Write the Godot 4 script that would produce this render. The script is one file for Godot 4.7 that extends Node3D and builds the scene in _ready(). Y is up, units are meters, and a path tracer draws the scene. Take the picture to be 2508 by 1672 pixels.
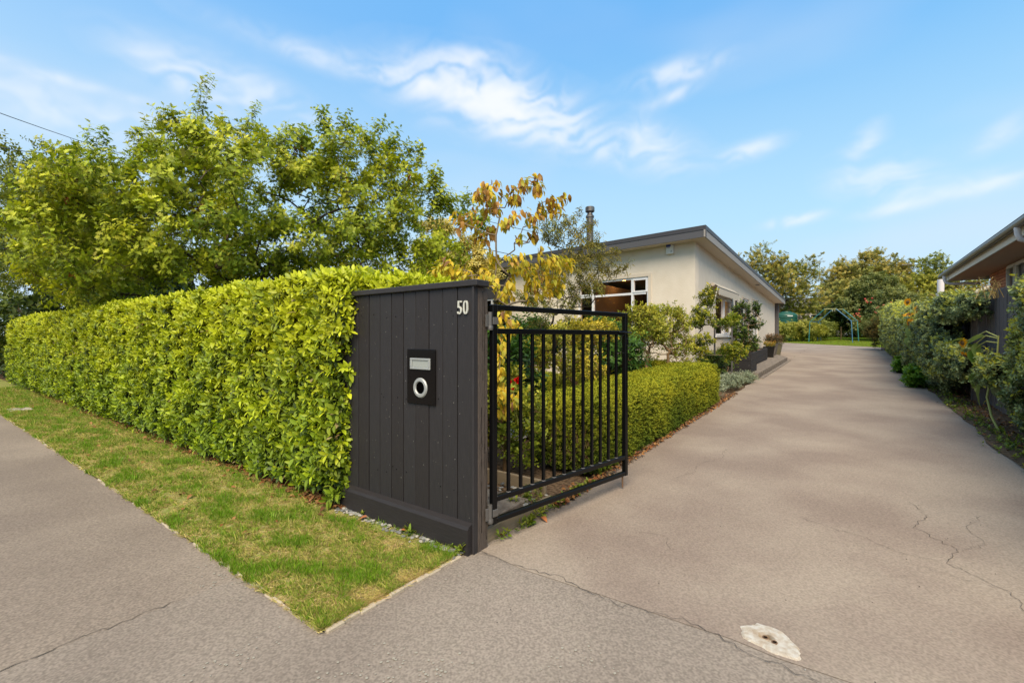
extends Node3D
# A suburban street corner: a dark timber mailbox wall and an open steel gate, a clipped hedge, a pale house and a driveway.
# Metres, y up. «a» runs along x to the driveway's right, «b» runs into the site (b = -z), «y» is height. The site rises gently along b.

const SLOPE := 0.028
var rng := RandomNumberGenerator.new()
var taken := {}
var M := {}


class MB:   # collects triangles and becomes one ArrayMesh
	var v := PackedVector3Array()
	var n := PackedVector3Array()
	var uv := PackedVector2Array()
	var cl := PackedColorArray()
	var ix := PackedInt32Array()
	var c := Color.WHITE
	var flip := false

	func pt(p: Vector3, nn: Vector3, u: Vector2) -> int:
		v.append(p)
		n.append(nn)
		uv.append(u)
		cl.append(c)
		return v.size() - 1

	func uvof(p: Vector3, nn: Vector3) -> Vector2:
		var m := nn.abs()
		var r: Vector2
		if m.y >= m.x and m.y >= m.z:
			r = Vector2(p.x, p.z)
		elif m.x >= m.z:
			r = Vector2(p.z, p.y)
		else:
			r = Vector2(p.x, p.y)
		return Vector2(r.y, r.x) if flip else r

	func tri(a: Vector3, b: Vector3, d: Vector3, hint := Vector3.ZERO) -> void:
		var nn := (d - a).cross(b - a).normalized()
		if hint != Vector3.ZERO and nn.dot(hint) < 0.0:
			var t := b
			b = d
			d = t
			nn = -nn
		var k := pt(a, nn, uvof(a, nn))
		pt(b, nn, uvof(b, nn))
		pt(d, nn, uvof(d, nn))
		ix.append_array(PackedInt32Array([k, k + 1, k + 2]))

	func quad(a: Vector3, b: Vector3, d: Vector3, e: Vector3, hint := Vector3.ZERO) -> void:
		var nn := (d - a).cross(b - a).normalized()
		if hint != Vector3.ZERO and nn.dot(hint) < 0.0:
			var t := b
			b = e
			e = t
			nn = -nn
		var k := pt(a, nn, uvof(a, nn))
		pt(b, nn, uvof(b, nn))
		pt(d, nn, uvof(d, nn))
		pt(e, nn, uvof(e, nn))
		ix.append_array(PackedInt32Array([k, k + 1, k + 2, k, k + 2, k + 3]))

	func hexa(p: Array) -> void:   # eight corners: bottom ring 0-3, top ring 4-7
		var m := Vector3.ZERO
		for q in p:
			m += q
		m /= 8.0
		for f in [[0, 1, 2, 3], [4, 5, 6, 7], [0, 1, 5, 4], [1, 2, 6, 5], [2, 3, 7, 6], [3, 0, 4, 7]]:
			var a: Vector3 = p[f[0]]
			var b: Vector3 = p[f[1]]
			var d: Vector3 = p[f[2]]
			var e: Vector3 = p[f[3]]
			quad(a, b, d, e, (a + b + d + e) / 4.0 - m)

	func box(o: Vector3, s: Vector3, e := 0.0, B := Basis()) -> void:   # a box round «o», its edges chamfered by e
		var h := s / 2.0
		if e <= 0.0:
			for k in 3:
				for g in [-1.0, 1.0]:
					var ax := Vector3.ZERO
					ax[k] = g
					var u := Vector3.ZERO
					u[(k + 1) % 3] = h[(k + 1) % 3]
					var w := Vector3.ZERO
					w[(k + 2) % 3] = h[(k + 2) % 3]
					var m := ax * h[k]
					quad(o + B * (m - u - w), o + B * (m + u - w), o + B * (m + u + w), o + B * (m - u + w), B * ax)
			return
		var i := h - Vector3(e, e, e)
		for k in 3:
			var k1 := (k + 1) % 3
			var k2 := (k + 2) % 3
			for g in [-1.0, 1.0]:
				var ax := Vector3.ZERO
				ax[k] = g
				var u := Vector3.ZERO
				u[k1] = i[k1]
				var w := Vector3.ZERO
				w[k2] = i[k2]
				var m := ax * h[k]
				quad(o + B * (m - u - w), o + B * (m + u - w), o + B * (m + u + w), o + B * (m - u + w), B * ax)
				for g2 in [-1.0, 1.0]:
					var a := Vector3.ZERO
					a[k1] = g * h[k1]
					a[k2] = g2 * i[k2]
					var b := Vector3.ZERO
					b[k1] = g * i[k1]
					b[k2] = g2 * h[k2]
					var d := Vector3.ZERO
					d[k] = i[k]
					quad(o + B * (a - d), o + B * (a + d), o + B * (b + d), o + B * (b - d), B * (a + b))
		for gx in [-1.0, 1.0]:
			for gy in [-1.0, 1.0]:
				for gz in [-1.0, 1.0]:
					var g := Vector3(gx, gy, gz)
					tri(o + B * (Vector3(h.x, i.y, i.z) * g), o + B * (Vector3(i.x, h.y, i.z) * g), o + B * (Vector3(i.x, i.y, h.z) * g), B * g)

	func tube(p: Array, r: Array, sides := 6, caps := true) -> void:
		var prev := -1
		var side := Vector3.ZERO
		for i in p.size():
			var here: Vector3 = p[i]
			var ahead: Vector3 = p[mini(i + 1, p.size() - 1)]
			var back: Vector3 = p[maxi(i - 1, 0)]
			var t := (ahead - back).normalized()
			if side == Vector3.ZERO:
				side = t.cross(Vector3(0.31, 0.2, 0.93)).normalized()
				if side.length() < 0.5:
					side = Vector3.RIGHT
			side = (side - t * side.dot(t)).normalized()
			var up := side.cross(t)
			var k := v.size()
			for s in sides + 1:
				var w := TAU * s / sides
				var d := side * cos(w) + up * sin(w)
				pt(here + d * float(r[i]), d, Vector2(float(s) / sides * TAU * float(r[0]), here.y))
			if prev >= 0:
				for s in sides:
					ix.append_array(PackedInt32Array([prev + s, prev + s + 1, k + s + 1, prev + s, k + s + 1, k + s]))
			if caps and (i == 0 or i == p.size() - 1):
				var nn := -t if i == 0 else t
				var m := pt(here, nn, Vector2.ZERO)
				var f := v.size()
				for s in sides + 1:
					var w := TAU * s / sides
					pt(here + (side * cos(w) + up * sin(w)) * float(r[i]), nn, Vector2.ZERO)
				for s in sides:
					ix.append_array(PackedInt32Array([m, f + s, f + s + 1] if i > 0 else [m, f + s + 1, f + s]))
			prev = k

	func lathe(prof: Array, o: Vector3, sides := 20, B := Basis(), squash := Vector2.ONE) -> void:   # prof: Vector2(radius, height)
		for i in prof.size() - 1:
			var a: Vector2 = prof[i]
			var b: Vector2 = prof[i + 1]
			var t := (b - a).normalized()
			var k := v.size()
			for s in sides + 1:
				var w := TAU * s / sides
				var d := Vector3(cos(w) * squash.x, 0, sin(w) * squash.y)
				var nn := (B * (Vector3(cos(w), 0, sin(w)) * t.y - Vector3(0, t.x, 0))).normalized()
				pt(o + B * (d * a.x + Vector3(0, a.y, 0)), nn, Vector2(float(s) / sides, a.y))
				pt(o + B * (d * b.x + Vector3(0, b.y, 0)), nn, Vector2(float(s) / sides, b.y))
			for s in sides:
				var q := k + s * 2
				ix.append_array(PackedInt32Array([q, q + 3, q + 1, q, q + 2, q + 3]))

	func prism(poly: PackedVector2Array, depth: float, T: Transform3D) -> void:   # a polygon in the T plane, pushed out along T's z
		var f := Geometry2D.triangulate_polygon(poly)
		for i in range(0, f.size(), 3):
			for z in [0.0, depth]:
				var a := T * Vector3(poly[f[i]].x, poly[f[i]].y, z)
				var b := T * Vector3(poly[f[i + 1]].x, poly[f[i + 1]].y, z)
				var d := T * Vector3(poly[f[i + 2]].x, poly[f[i + 2]].y, z)
				tri(a, b, d, T.basis.z * (1.0 if z > 0.0 else -1.0))
		var turn := 1.0 if not Geometry2D.is_polygon_clockwise(poly) else -1.0
		for i in poly.size():
			var p := poly[i]
			var q := poly[(i + 1) % poly.size()]
			var o := Vector2((q - p).y, -(q - p).x) * turn
			quad(T * Vector3(p.x, p.y, 0), T * Vector3(q.x, q.y, 0), T * Vector3(q.x, q.y, depth), T * Vector3(p.x, p.y, depth), T.basis * Vector3(o.x, o.y, 0))

	func leaf(o: Vector3, d: Vector3, up: Vector3, lg: float, wd: float, shape: int, fold := 0.25, curl := 0.15) -> void:
		# shape 0 oval, 1 lobed oak, 2 narrow, 3 blade, 4 broad heart
		var s := d.cross(up).normalized()
		up = s.cross(d).normalized()
		var half: Array
		if shape == 1:
			half = [[0.0, 0.02], [0.14, 0.08], [0.2, 0.3], [0.3, 0.1], [0.36, 0.5], [0.44, 0.46], [0.52, 0.12], [0.62, 0.46], [0.7, 0.36], [0.76, 0.1], [0.88, 0.2], [1.0, 0.0]]
		elif shape == 2:
			half = [[0.0, 0.04], [0.35, 0.5], [0.75, 0.28], [1.0, 0.0]]
		elif shape == 3:
			half = [[0.0, 0.5], [0.6, 0.36], [1.0, 0.0]]
		elif shape == 4:
			half = [[0.0, 0.1], [0.02, 0.34], [0.18, 0.5], [0.45, 0.46], [0.75, 0.22], [1.0, 0.0]]
		else:
			half = [[0.0, 0.03], [0.22, 0.4], [0.5, 0.5], [0.8, 0.3], [1.0, 0.0]]
		var ku := v.size()
		for h in half:
			var t: float = h[0]
			var m := o + d * (lg * t) - up * (curl * lg * t * t)
			var nn := (up + d * (2.0 * curl * t)).normalized()
			var x: float = h[1] * wd
			pt(m, nn, Vector2(0.5, t))
			pt(m + s * x + up * (fold * x), (nn - s * fold).normalized(), Vector2(1, t))
			pt(m - s * x + up * (fold * x), (nn + s * fold).normalized(), Vector2(0, t))
		for i in half.size() - 1:
			var k := ku + i * 3
			ix.append_array(PackedInt32Array([k, k + 3, k + 4, k, k + 4, k + 1, k, k + 2, k + 5, k, k + 5, k + 3]))

	func mesh() -> ArrayMesh:
		var arr := []
		arr.resize(Mesh.ARRAY_MAX)
		arr[Mesh.ARRAY_VERTEX] = v
		arr[Mesh.ARRAY_NORMAL] = n
		arr[Mesh.ARRAY_TEX_UV] = uv
		arr[Mesh.ARRAY_COLOR] = cl
		arr[Mesh.ARRAY_INDEX] = ix
		var m := ArrayMesh.new()
		m.add_surface_from_arrays(Mesh.PRIMITIVE_TRIANGLES, arr)
		return m


func gy(b: float) -> float:
	return SLOPE * clampf(b - 0.5, 0.0, 60.0)


func P(a: float, b: float, y: float) -> Vector3:   # absolute height
	return Vector3(a, y, -b)


func G(a: float, b: float, h := 0.0) -> Vector3:   # height above the ground
	return Vector3(a, gy(b) + h, -b)


func lin(r: float, g: float, b: float) -> Color:
	return Color(r, g, b)


func numbered(called: String) -> String:
	var k: int = taken.get(called, 0)
	taken[called] = k + 1
	return called if k == 0 else "%s_%03d" % [called, k]


func put(mb: MB, called: String, m: Material, parent: Node3D = self, at := Vector3.ZERO) -> MeshInstance3D:
	var o := MeshInstance3D.new()
	o.name = numbered(called)
	if at != Vector3.ZERO:
		for i in mb.v.size():
			mb.v[i] -= at
	o.mesh = mb.mesh()
	o.material_override = m
	parent.add_child(o, true)
	return o


func inst(mesh: Mesh, called: String, m: Material, parent: Node3D, T: Transform3D) -> MeshInstance3D:
	var o := MeshInstance3D.new()
	o.name = numbered(called)
	o.mesh = mesh
	o.material_override = m
	o.transform = T
	parent.add_child(o, true)
	return o


func thing(called: String, label: String, category: String, at := Vector3.ZERO, group := "") -> Node3D:
	var o := Node3D.new()
	o.name = numbered(called)
	o.position = at
	add_child(o, true)
	o.set_meta("label", label)
	o.set_meta("category", category)
	if group:
		o.set_meta("group", group)
	return o


func struct(o: Node3D, kind := "structure") -> Node3D:
	o.set_meta("kind", kind)
	return o


func scatter(mesh: Mesh, called: String, m: Material, parent: Node3D, xf: Array, tint: PackedColorArray) -> MultiMeshInstance3D:
	var mm := MultiMesh.new()
	mm.transform_format = MultiMesh.TRANSFORM_3D
	mm.use_colors = true
	mm.mesh = mesh
	mm.instance_count = xf.size()
	for i in xf.size():
		mm.set_instance_transform(i, xf[i])
		mm.set_instance_color(i, tint[i])
	var o := MultiMeshInstance3D.new()
	o.name = numbered(called)
	o.multimesh = mm
	o.material_override = m
	parent.add_child(o, true)
	o.set_meta("kind", "stuff")
	return o


func mat(c: Color, rough := 0.8, metal := 0.0, spec := 0.5) -> StandardMaterial3D:   # c in linear values
	var m := StandardMaterial3D.new()
	m.albedo_color = c.linear_to_srgb()
	m.roughness = rough
	m.metallic = metal
	m.metallic_specular = spec
	return m


func noise(freq: float, oct := 4, sd := 1, kind := FastNoiseLite.TYPE_SIMPLEX_SMOOTH) -> FastNoiseLite:
	var f := FastNoiseLite.new()
	f.noise_type = kind
	f.frequency = freq
	f.fractal_octaves = oct
	f.seed = sd
	return f


func ntex(size: int, freq: float, oct: int, sd: int, lo: Color, hi: Color, grain := 0.0, gain := 1.6) -> ImageTexture:
	# seamless noise between two linear colours, with a fine random grain
	var g := noise(freq, oct, sd).get_seamless_image(size, size).get_data()
	var out := PackedByteArray()
	out.resize(size * size * 3)
	rng.seed = sd * 77 + 5
	var ramp := PackedByteArray()
	for i in 256:
		var t := clampf((i / 255.0 - 0.5) * gain + 0.5, 0, 1)
		var k := lo.lerp(hi, t).linear_to_srgb()
		ramp.append_array(PackedByteArray([int(k.r * 255), int(k.g * 255), int(k.b * 255)]))
	var amp := int(grain * 255)
	for i in size * size:
		var x := int(g[i])
		if amp > 0:
			x = clampi(x + rng.randi_range(-amp, amp), 0, 255)
		out[i * 3] = ramp[x * 3]
		out[i * 3 + 1] = ramp[x * 3 + 1]
		out[i * 3 + 2] = ramp[x * 3 + 2]
	var im := Image.create_from_data(size, size, false, Image.FORMAT_RGB8, out)
	return ImageTexture.create_from_image(im)


func leafmat(rough := 0.45, through := 0.55, spec := 0.4) -> StandardMaterial3D:
	var m := mat(Color.WHITE, rough, 0.0, spec)
	m.vertex_color_use_as_albedo = true
	m.backlight_enabled = true
	m.backlight = Color(through, through, through * 0.7)
	return m


func rv(s := 1.0) -> Vector3:
	return Vector3(rng.randf_range(-s, s), rng.randf_range(-s, s), rng.randf_range(-s, s))


func aim(o: Vector3, y: Vector3, sc := 1.0) -> Transform3D:   # local +y along «y», rolled at random
	y = y.normalized()
	var x := y.cross(rv() + Vector3(0.001, 0, 0)).normalized()
	return Transform3D(Basis(x, y, x.cross(y)).scaled(Vector3.ONE * sc), o)


func aim_up(o: Vector3, y: Vector3, sc := 1.0) -> Transform3D:   # likewise, but local +z kept facing up
	y = y.normalized()
	var x := y.cross(Vector3.UP + rv(0.35)).normalized()
	return Transform3D(Basis(x, y, x.cross(y)).scaled(Vector3.ONE * sc), o)


func sprig(count: int, span: float, lg: float, wd: float, shape: int, open_deg: float, pal: Array, sd: int, twig := 0.0, fold := 0.25, curl := 0.2) -> ArrayMesh:
	# leaves set spirally along +y; pal from the base to the tip
	rng.seed = sd
	var b := MB.new()
	if twig > 0.0:
		b.c = Color(0.09, 0.06, 0.03)
		b.tube([Vector3(0, -span * 0.5, 0), Vector3(0, span, 0)], [twig, twig * 0.5], 3, false)
	for i in count:
		var t := float(i) / maxf(1.0, count - 1)
		var w := i * 2.4 + rng.randf_range(-0.4, 0.4)
		var op := deg_to_rad(open_deg * lerpf(1.15, 0.55, t)) + rng.randf_range(-0.25, 0.25)
		var rad := Vector3(cos(w), 0, sin(w))
		var d := (Vector3.UP * cos(op) + rad * sin(op)).normalized()
		var up := (Vector3.UP * sin(op) - rad * cos(op) + rv(0.45)).normalized()
		var base: Color = pal[mini(int(t * pal.size()), pal.size() - 1)]
		b.c = base * rng.randf_range(0.75, 1.25)
		b.c.a = 1.0
		var k := rng.randf_range(0.75, 1.2)
		b.leaf(Vector3(0, span * t, 0) + rad * lg * 0.04, d, up, lg * k, wd * k, shape, fold, curl * rng.randf_range(0.3, 1.6))
	return b.mesh()


func grow(root: Array, goals: Array, seg: float, wander: float, lift: float) -> Dictionary:
	# a branching skeleton: every goal is joined to the nearest point that is there already
	var pos := PackedVector3Array()
	var par := PackedInt32Array()
	for i in root.size():
		pos.append(root[i])
		par.append(i - 1)
	var trunk := root.size()
	var tip: Vector3 = root[root.size() - 1]
	goals.sort_custom(func(x, y): return x.distance_squared_to(tip) < y.distance_squared_to(tip))
	var ends := PackedInt32Array()
	for g: Vector3 in goals:
		var best := 0
		var bd := 1e9
		for i in range(maxi(0, trunk - 4), pos.size()):
			var q := pos[i]
			var e := g - q
			var d := e.length_squared()
			if e.y < 0.0:
				d += e.y * e.y * 0.8
			if d < bd:
				bd = d
				best = i
		var o := pos[best]
		var dist := sqrt(o.distance_squared_to(g))
		var k := maxi(1, int(ceil(dist / seg)))
		var last := best
		var bow := rv(wander * dist) + Vector3(0, lift * dist, 0)
		for j in range(1, k + 1):
			var t := float(j) / k
			pos.append(o.lerp(g, t) + bow * (t * (1.0 - t)) * 2.0)
			par.append(last)
			last = pos.size() - 1
		ends.append(last)
	return {"pos": pos, "par": par, "ends": ends}


func skin(sk: Dictionary, tip: float, power: float, most: float, at: Vector3, thin := 0.0) -> MB:
	var pos: PackedVector3Array = sk.pos
	var par: PackedInt32Array = sk.par
	var w := PackedFloat32Array()
	w.resize(pos.size())
	var kids := PackedInt32Array()
	kids.resize(pos.size())
	for i in range(pos.size() - 1, 0, -1):
		if kids[i] == 0:
			w[i] = pow(tip, power)
		w[par[i]] += w[i]
		kids[par[i]] += 1
	var b := MB.new()
	sk.rad = PackedFloat32Array()
	for i in pos.size():
		sk.rad.append(minf(most, pow(maxf(w[i], pow(tip, power)), 1.0 / power)))
	for i in range(1, pos.size()):
		var j := par[i]
		var r1: float = sk.rad[i]
		var r0: float = minf(sk.rad[j], r1 * 1.35)
		if r1 < thin:
			continue
		b.tube([pos[j] - at, pos[i] - at], [r0, r1], 7 if r0 > 0.06 else (5 if r0 > 0.02 else 3), false)
	return b


func fill(blobs: Array, count: int, shell: float, gaps: FastNoiseLite = null, cut := -0.2) -> Array:   # goals in ellipsoids
	var out := []
	var vol := []
	var total := 0.0
	for q in blobs:
		total += pow(q[1].x * q[1].y * q[1].z, 0.67)
		vol.append(total)
	var tries := 0
	while out.size() < count and tries < count * 12:
		tries += 1
		var x := rng.randf() * total
		var k := 0
		while vol[k] < x:
			k += 1
		var d := rv()
		if d.length_squared() > 1.0 or d.length_squared() < 0.001:
			continue
		d = d.normalized() * lerpf(shell, 1.0, sqrt(rng.randf()))
		var p: Vector3 = blobs[k][0] + d * blobs[k][1]
		if gaps != null and gaps.get_noise_3dv(p) < cut:
			continue
		out.append(p)
	return out


func dress(sk: Dictionary, at: Vector3, per_end: int, along: float, reach: float, up: float, sc: Vector2, c0: Color, c1: Color, hues: FastNoiseLite, face_up := true) -> Array:
	# leaf sprays at the twig ends and along thin twigs: [transforms, tints]
	var xf := []
	var tint := PackedColorArray()
	var pos: PackedVector3Array = sk.pos
	var par: PackedInt32Array = sk.par
	var thin: float = along
	var rad: PackedFloat32Array = sk.rad
	for i in range(1, pos.size()):
		if rad[i] > thin:
			continue
		var d := (pos[i] - pos[par[i]]).normalized()
		for k in per_end:
			var o := pos[i].lerp(pos[par[i]], rng.randf()) - at + rv(reach)
			var y := d + rv(0.9) + Vector3(0, up, 0)
			var s := rng.randf_range(sc.x, sc.y)
			xf.append(aim_up(o, y, s) if face_up else aim(o, y, s))
			var t := clampf(0.5 + 0.8 * hues.get_noise_3dv(pos[i]) + rng.randf_range(-0.3, 0.3), 0, 1)
			tint.append(c0.lerp(c1, t) * rng.randf_range(0.85, 1.15))
	return [xf, tint]


func plant(called: String, label: String, category: String, at: Vector3, cfg: Dictionary, group := "") -> Node3D:
	# a tree or shrub: trunk/stems and a crown of leaves, from blobs [centre, radii]
	rng.seed = cfg.seed
	var o := thing(called, label, category, at, group)
	var goals := fill(cfg.blobs, cfg.n, cfg.get("shell", 0.45), cfg.get("gaps"), cfg.get("cut", -0.2))
	goals.append_array(cfg.get("extra", []))
	var sk := grow(cfg.root, goals, cfg.get("seg", 0.3), cfg.get("wander", 0.12), cfg.get("lift", 0.05))
	var bark := skin(sk, cfg.get("tip", 0.005), cfg.get("power", 2.4), cfg.get("most", 0.3), at, cfg.get("skip", 0.0))
	put(bark, cfg.get("wood", "trunk"), cfg.get("bark", M.bark), o)
	var lv := dress(sk, at, cfg.get("per", 3), cfg.get("along", 0.02), cfg.get("reach", 0.08), cfg.get("up", 0.5), cfg.get("sc", Vector2(0.8, 1.2)), cfg.c0, cfg.c1, noise(cfg.get("hue", 0.8), 2, cfg.seed), cfg.get("face_up", true))
	scatter(cfg.leaf, cfg.get("crown", "crown"), cfg.get("leafmat", M.leaf), o, lv[0], lv[1])
	o.set_meta("leafcount", lv[0].size())
	return o


func sky_picture(gain: float) -> ImageTexture:
	# clear air, paler towards the horizon, with thin wind-drawn clouds; azimuth 0 is along -z
	var w := 1600
	var h := 800
	var data := PackedFloat32Array()
	data.resize(w * h * 3)
	var wisp := noise(0.055, 5, 11)
	var fine := noise(0.16, 4, 12)
	var warp := noise(0.03, 3, 13)
	var veil := noise(0.018, 4, 14)
	# azimuth, elevation, half width, half height (degrees), tilt, strength
	var clouds := [[-39.9, 27.3, 11.5, 3.4, -10, 1.0], [-37.3, 26.3, 6.5, 2.4, -28, 1.0], [-51.0, 28.6, 17.5, 1.2, -5, 0.55], [-43.7, 30.7, 6.4, 1.3, 5, 0.6], [-16.5, 28.4, 5.3, 1.2, 4, 0.75], [-17.2, 26.3, 3.3, 0.8, 10, 0.5],
		[-29.5, 24.2, 7.2, 2.2, -28, 0.6], [-20.4, 21.8, 6.3, 2.6, -20, 0.6], [-9.2, 19.8, 3.3, 1.0, 8, 0.55], [1.0, 18.5, 1.9, 1.1, 40, 0.6], [-4.9, 12.3, 2.7, 0.6, 6, 0.9], [2.5, 15.0, 4.6, 2.3, -12, 0.5],
		[9.8, 13.1, 3.2, 1.0, 4, 0.6], [10.3, 16.8, 1.9, 0.9, 28, 0.6], [-70.8, 24.7, 6.5, 2.2, -10, 0.75], [-81.3, 21.8, 8.0, 0.5, 0, 0.4], [-77.5, 19.0, 11.8, 2.5, -4, 0.45], [-63.2, 24.6, 7.3, 2.0, -20, 0.35], [4.1, 12.3, 3.6, 0.7, 6, 0.4],
		[-108.0, 26.0, 12.0, 3.0, -8, 0.7], [-140.0, 32.0, 14.0, 4.0, 6, 0.7], [-175.0, 24.0, 12.0, 3.0, -5, 0.7], [40.0, 28.0, 12.0, 3.4, 8, 0.7], [75.0, 22.0, 10.0, 2.6, -8, 0.7], [110.0, 30.0, 14.0, 4.0, 5, 0.7], [145.0, 25.0, 11.0, 3.0, -6, 0.7]]
	for c in clouds:
		c.append(cos(deg_to_rad(c[4])))
		c.append(sin(deg_to_rad(c[4])))
	var zen := lin(0.06, 0.31, 0.80)
	var mid := lin(0.125, 0.455, 0.91)
	var low := lin(0.46, 0.76, 0.985)
	var rim := lin(0.70, 0.86, 0.97)
	var white := lin(0.93, 0.96, 1.0)
	var grey := lin(0.60, 0.70, 0.86)
	for y in h:
		var el := 90.0 - (y + 0.5) * 180.0 / h
		var air: Color
		if el > 33.0:
			air = mid.lerp(zen, clampf((el - 33.0) / 40.0, 0, 1) * 0.8)
		elif el > 13.0:
			air = low.lerp(mid, pow((el - 13.0) / 20.0, 1.1))
		else:
			air = rim.lerp(low, clampf(el / 13.0, 0, 1))
		for x in w:
			var c := air
			if el > 0.0:
				var az := (x + 0.5) * 360.0 / w
				if az > 180.0:
					az -= 360.0
				var ca := cos(deg_to_rad(az))
				var sa := sin(deg_to_rad(az))
				var k := 57.3 * cos(deg_to_rad(el) * 0.8)
				var qx := sa * k
				var qz := ca * k
				# paler towards the hazier west (left of the view)
				var hz := clampf(0.5 - 0.5 * cos(deg_to_rad(az + 100.0 - 180.0)), 0, 1)
				c = c.lerp(lin(0.62, 0.76, 0.96), 0.5 * hz * hz * clampf(1.0 - el / 60.0, 0, 1))
				var v := veil.get_noise_3d(qx, el * 2.4, qz)
				var haze := clampf((v + 0.02) * 0.8, 0.0, 0.4) * clampf(1.3 - el / 36.0, 0.12, 1)
				var dens := 0.0
				for q in clouds:
					var dx: float = az - q[0]
					if dx > 180.0:
						dx -= 360.0
					elif dx < -180.0:
						dx += 360.0
					var reach: float = q[2] * 1.7
					if absf(dx) > reach:
						continue
					var dy: float = el - q[1]
					if absf(dy) > reach:
						continue
					var ex: float = (dx * q[6] + dy * q[7]) / q[2]
					var ey: float = (dy * q[6] - dx * q[7]) / q[3]
					var r2 := ex * ex + ey * ey
					if r2 < 2.9:
						dens += q[5] * exp(-r2 * 1.5)
				if dens > 0.02:
					var ww := warp.get_noise_2d(az * 3.0, el * 3.0) * 9.0
					var s := wisp.get_noise_2d(az * 1.0 + ww + el, el * 5.4 + ww * 1.5 - az * 0.9)
					var f := fine.get_noise_2d(az * 0.8 + ww * 1.4, el * 5.2 + ww * 1.6 - az * 1.1)
					dens = dens * clampf(0.66 + 1.1 * s + 0.5 * f, 0.12, 1.7)
					dens = 1.0 - exp(-dens * 1.6)
				else:
					dens = 0.0
				c = c.lerp(grey.lerp(white, 0.45), haze)
				c = c.lerp(lin(0.86, 0.91, 0.98), clampf((el - 38.0) / 22.0, 0, 1) * clampf(0.62 + 0.9 * v, 0.35, 0.85))  # white veil added high overhead, above the view, to lift the fill light
				c = c.lerp(grey.lerp(white, clampf(0.55 + dens, 0, 1)), clampf(dens, 0, 0.95))
			else:
				c = lin(0.30, 0.29, 0.26)
			var i := (y * w + x) * 3
			data[i] = c.r * gain
			data[i + 1] = c.g * gain
			data[i + 2] = c.b * gain
	return ImageTexture.create_from_image(Image.create_from_data(w, h, false, Image.FORMAT_RGBF, data.to_byte_array()))


func _ready() -> void:
	# camera
	var cam := Camera3D.new()
	cam.name = "camera"
	cam.position = Vector3(2.033, 1.44, 2.315)
	cam.rotation.y = deg_to_rad(36.38)
	cam.set_frustum(0.05 * 1568.0 / 1060.0, Vector2(0, -0.05 * 9.0 / 1060.0), 0.05, 600.0)
	add_child(cam)
	cam.current = true
	# sky, exposure
	var EXPOSE := 3.3
	var env := Environment.new()
	env.background_mode = Environment.BG_SKY
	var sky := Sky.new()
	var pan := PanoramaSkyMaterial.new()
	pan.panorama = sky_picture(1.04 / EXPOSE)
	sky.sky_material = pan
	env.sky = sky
	env.tonemap_mode = Environment.TONE_MAPPER_LINEAR
	env.tonemap_exposure = EXPOSE
	env.sdfgi_enabled = true
	env.ssao_enabled = true
	env.ssil_enabled = true
	var we := WorldEnvironment.new()
	we.name = "world_environment"
	we.environment = env
	add_child(we)
	# sun behind thin cloud: from the driveway side, behind the camera
	var sun := DirectionalLight3D.new()
	sun.name = "sun"
	sun.light_energy = 0.5
	sun.light_color = Color(1.0, 0.93, 0.81)
	sun.light_angular_distance = 40.0
	sun.shadow_enabled = true
	sun.look_at_from_position(Vector3(0.42, 1.0, 0.72) * 50.0, Vector3.ZERO)
	add_child(sun)

	materials()
	ground()
	house()
	neighbour()
	mailbox_wall()
	gate()
	hedges()
	garden()
	oak()
	back_trees()
	right_fence()
	vines()
	sunflowers()
	swing()
	small_things()
	grass()


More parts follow.
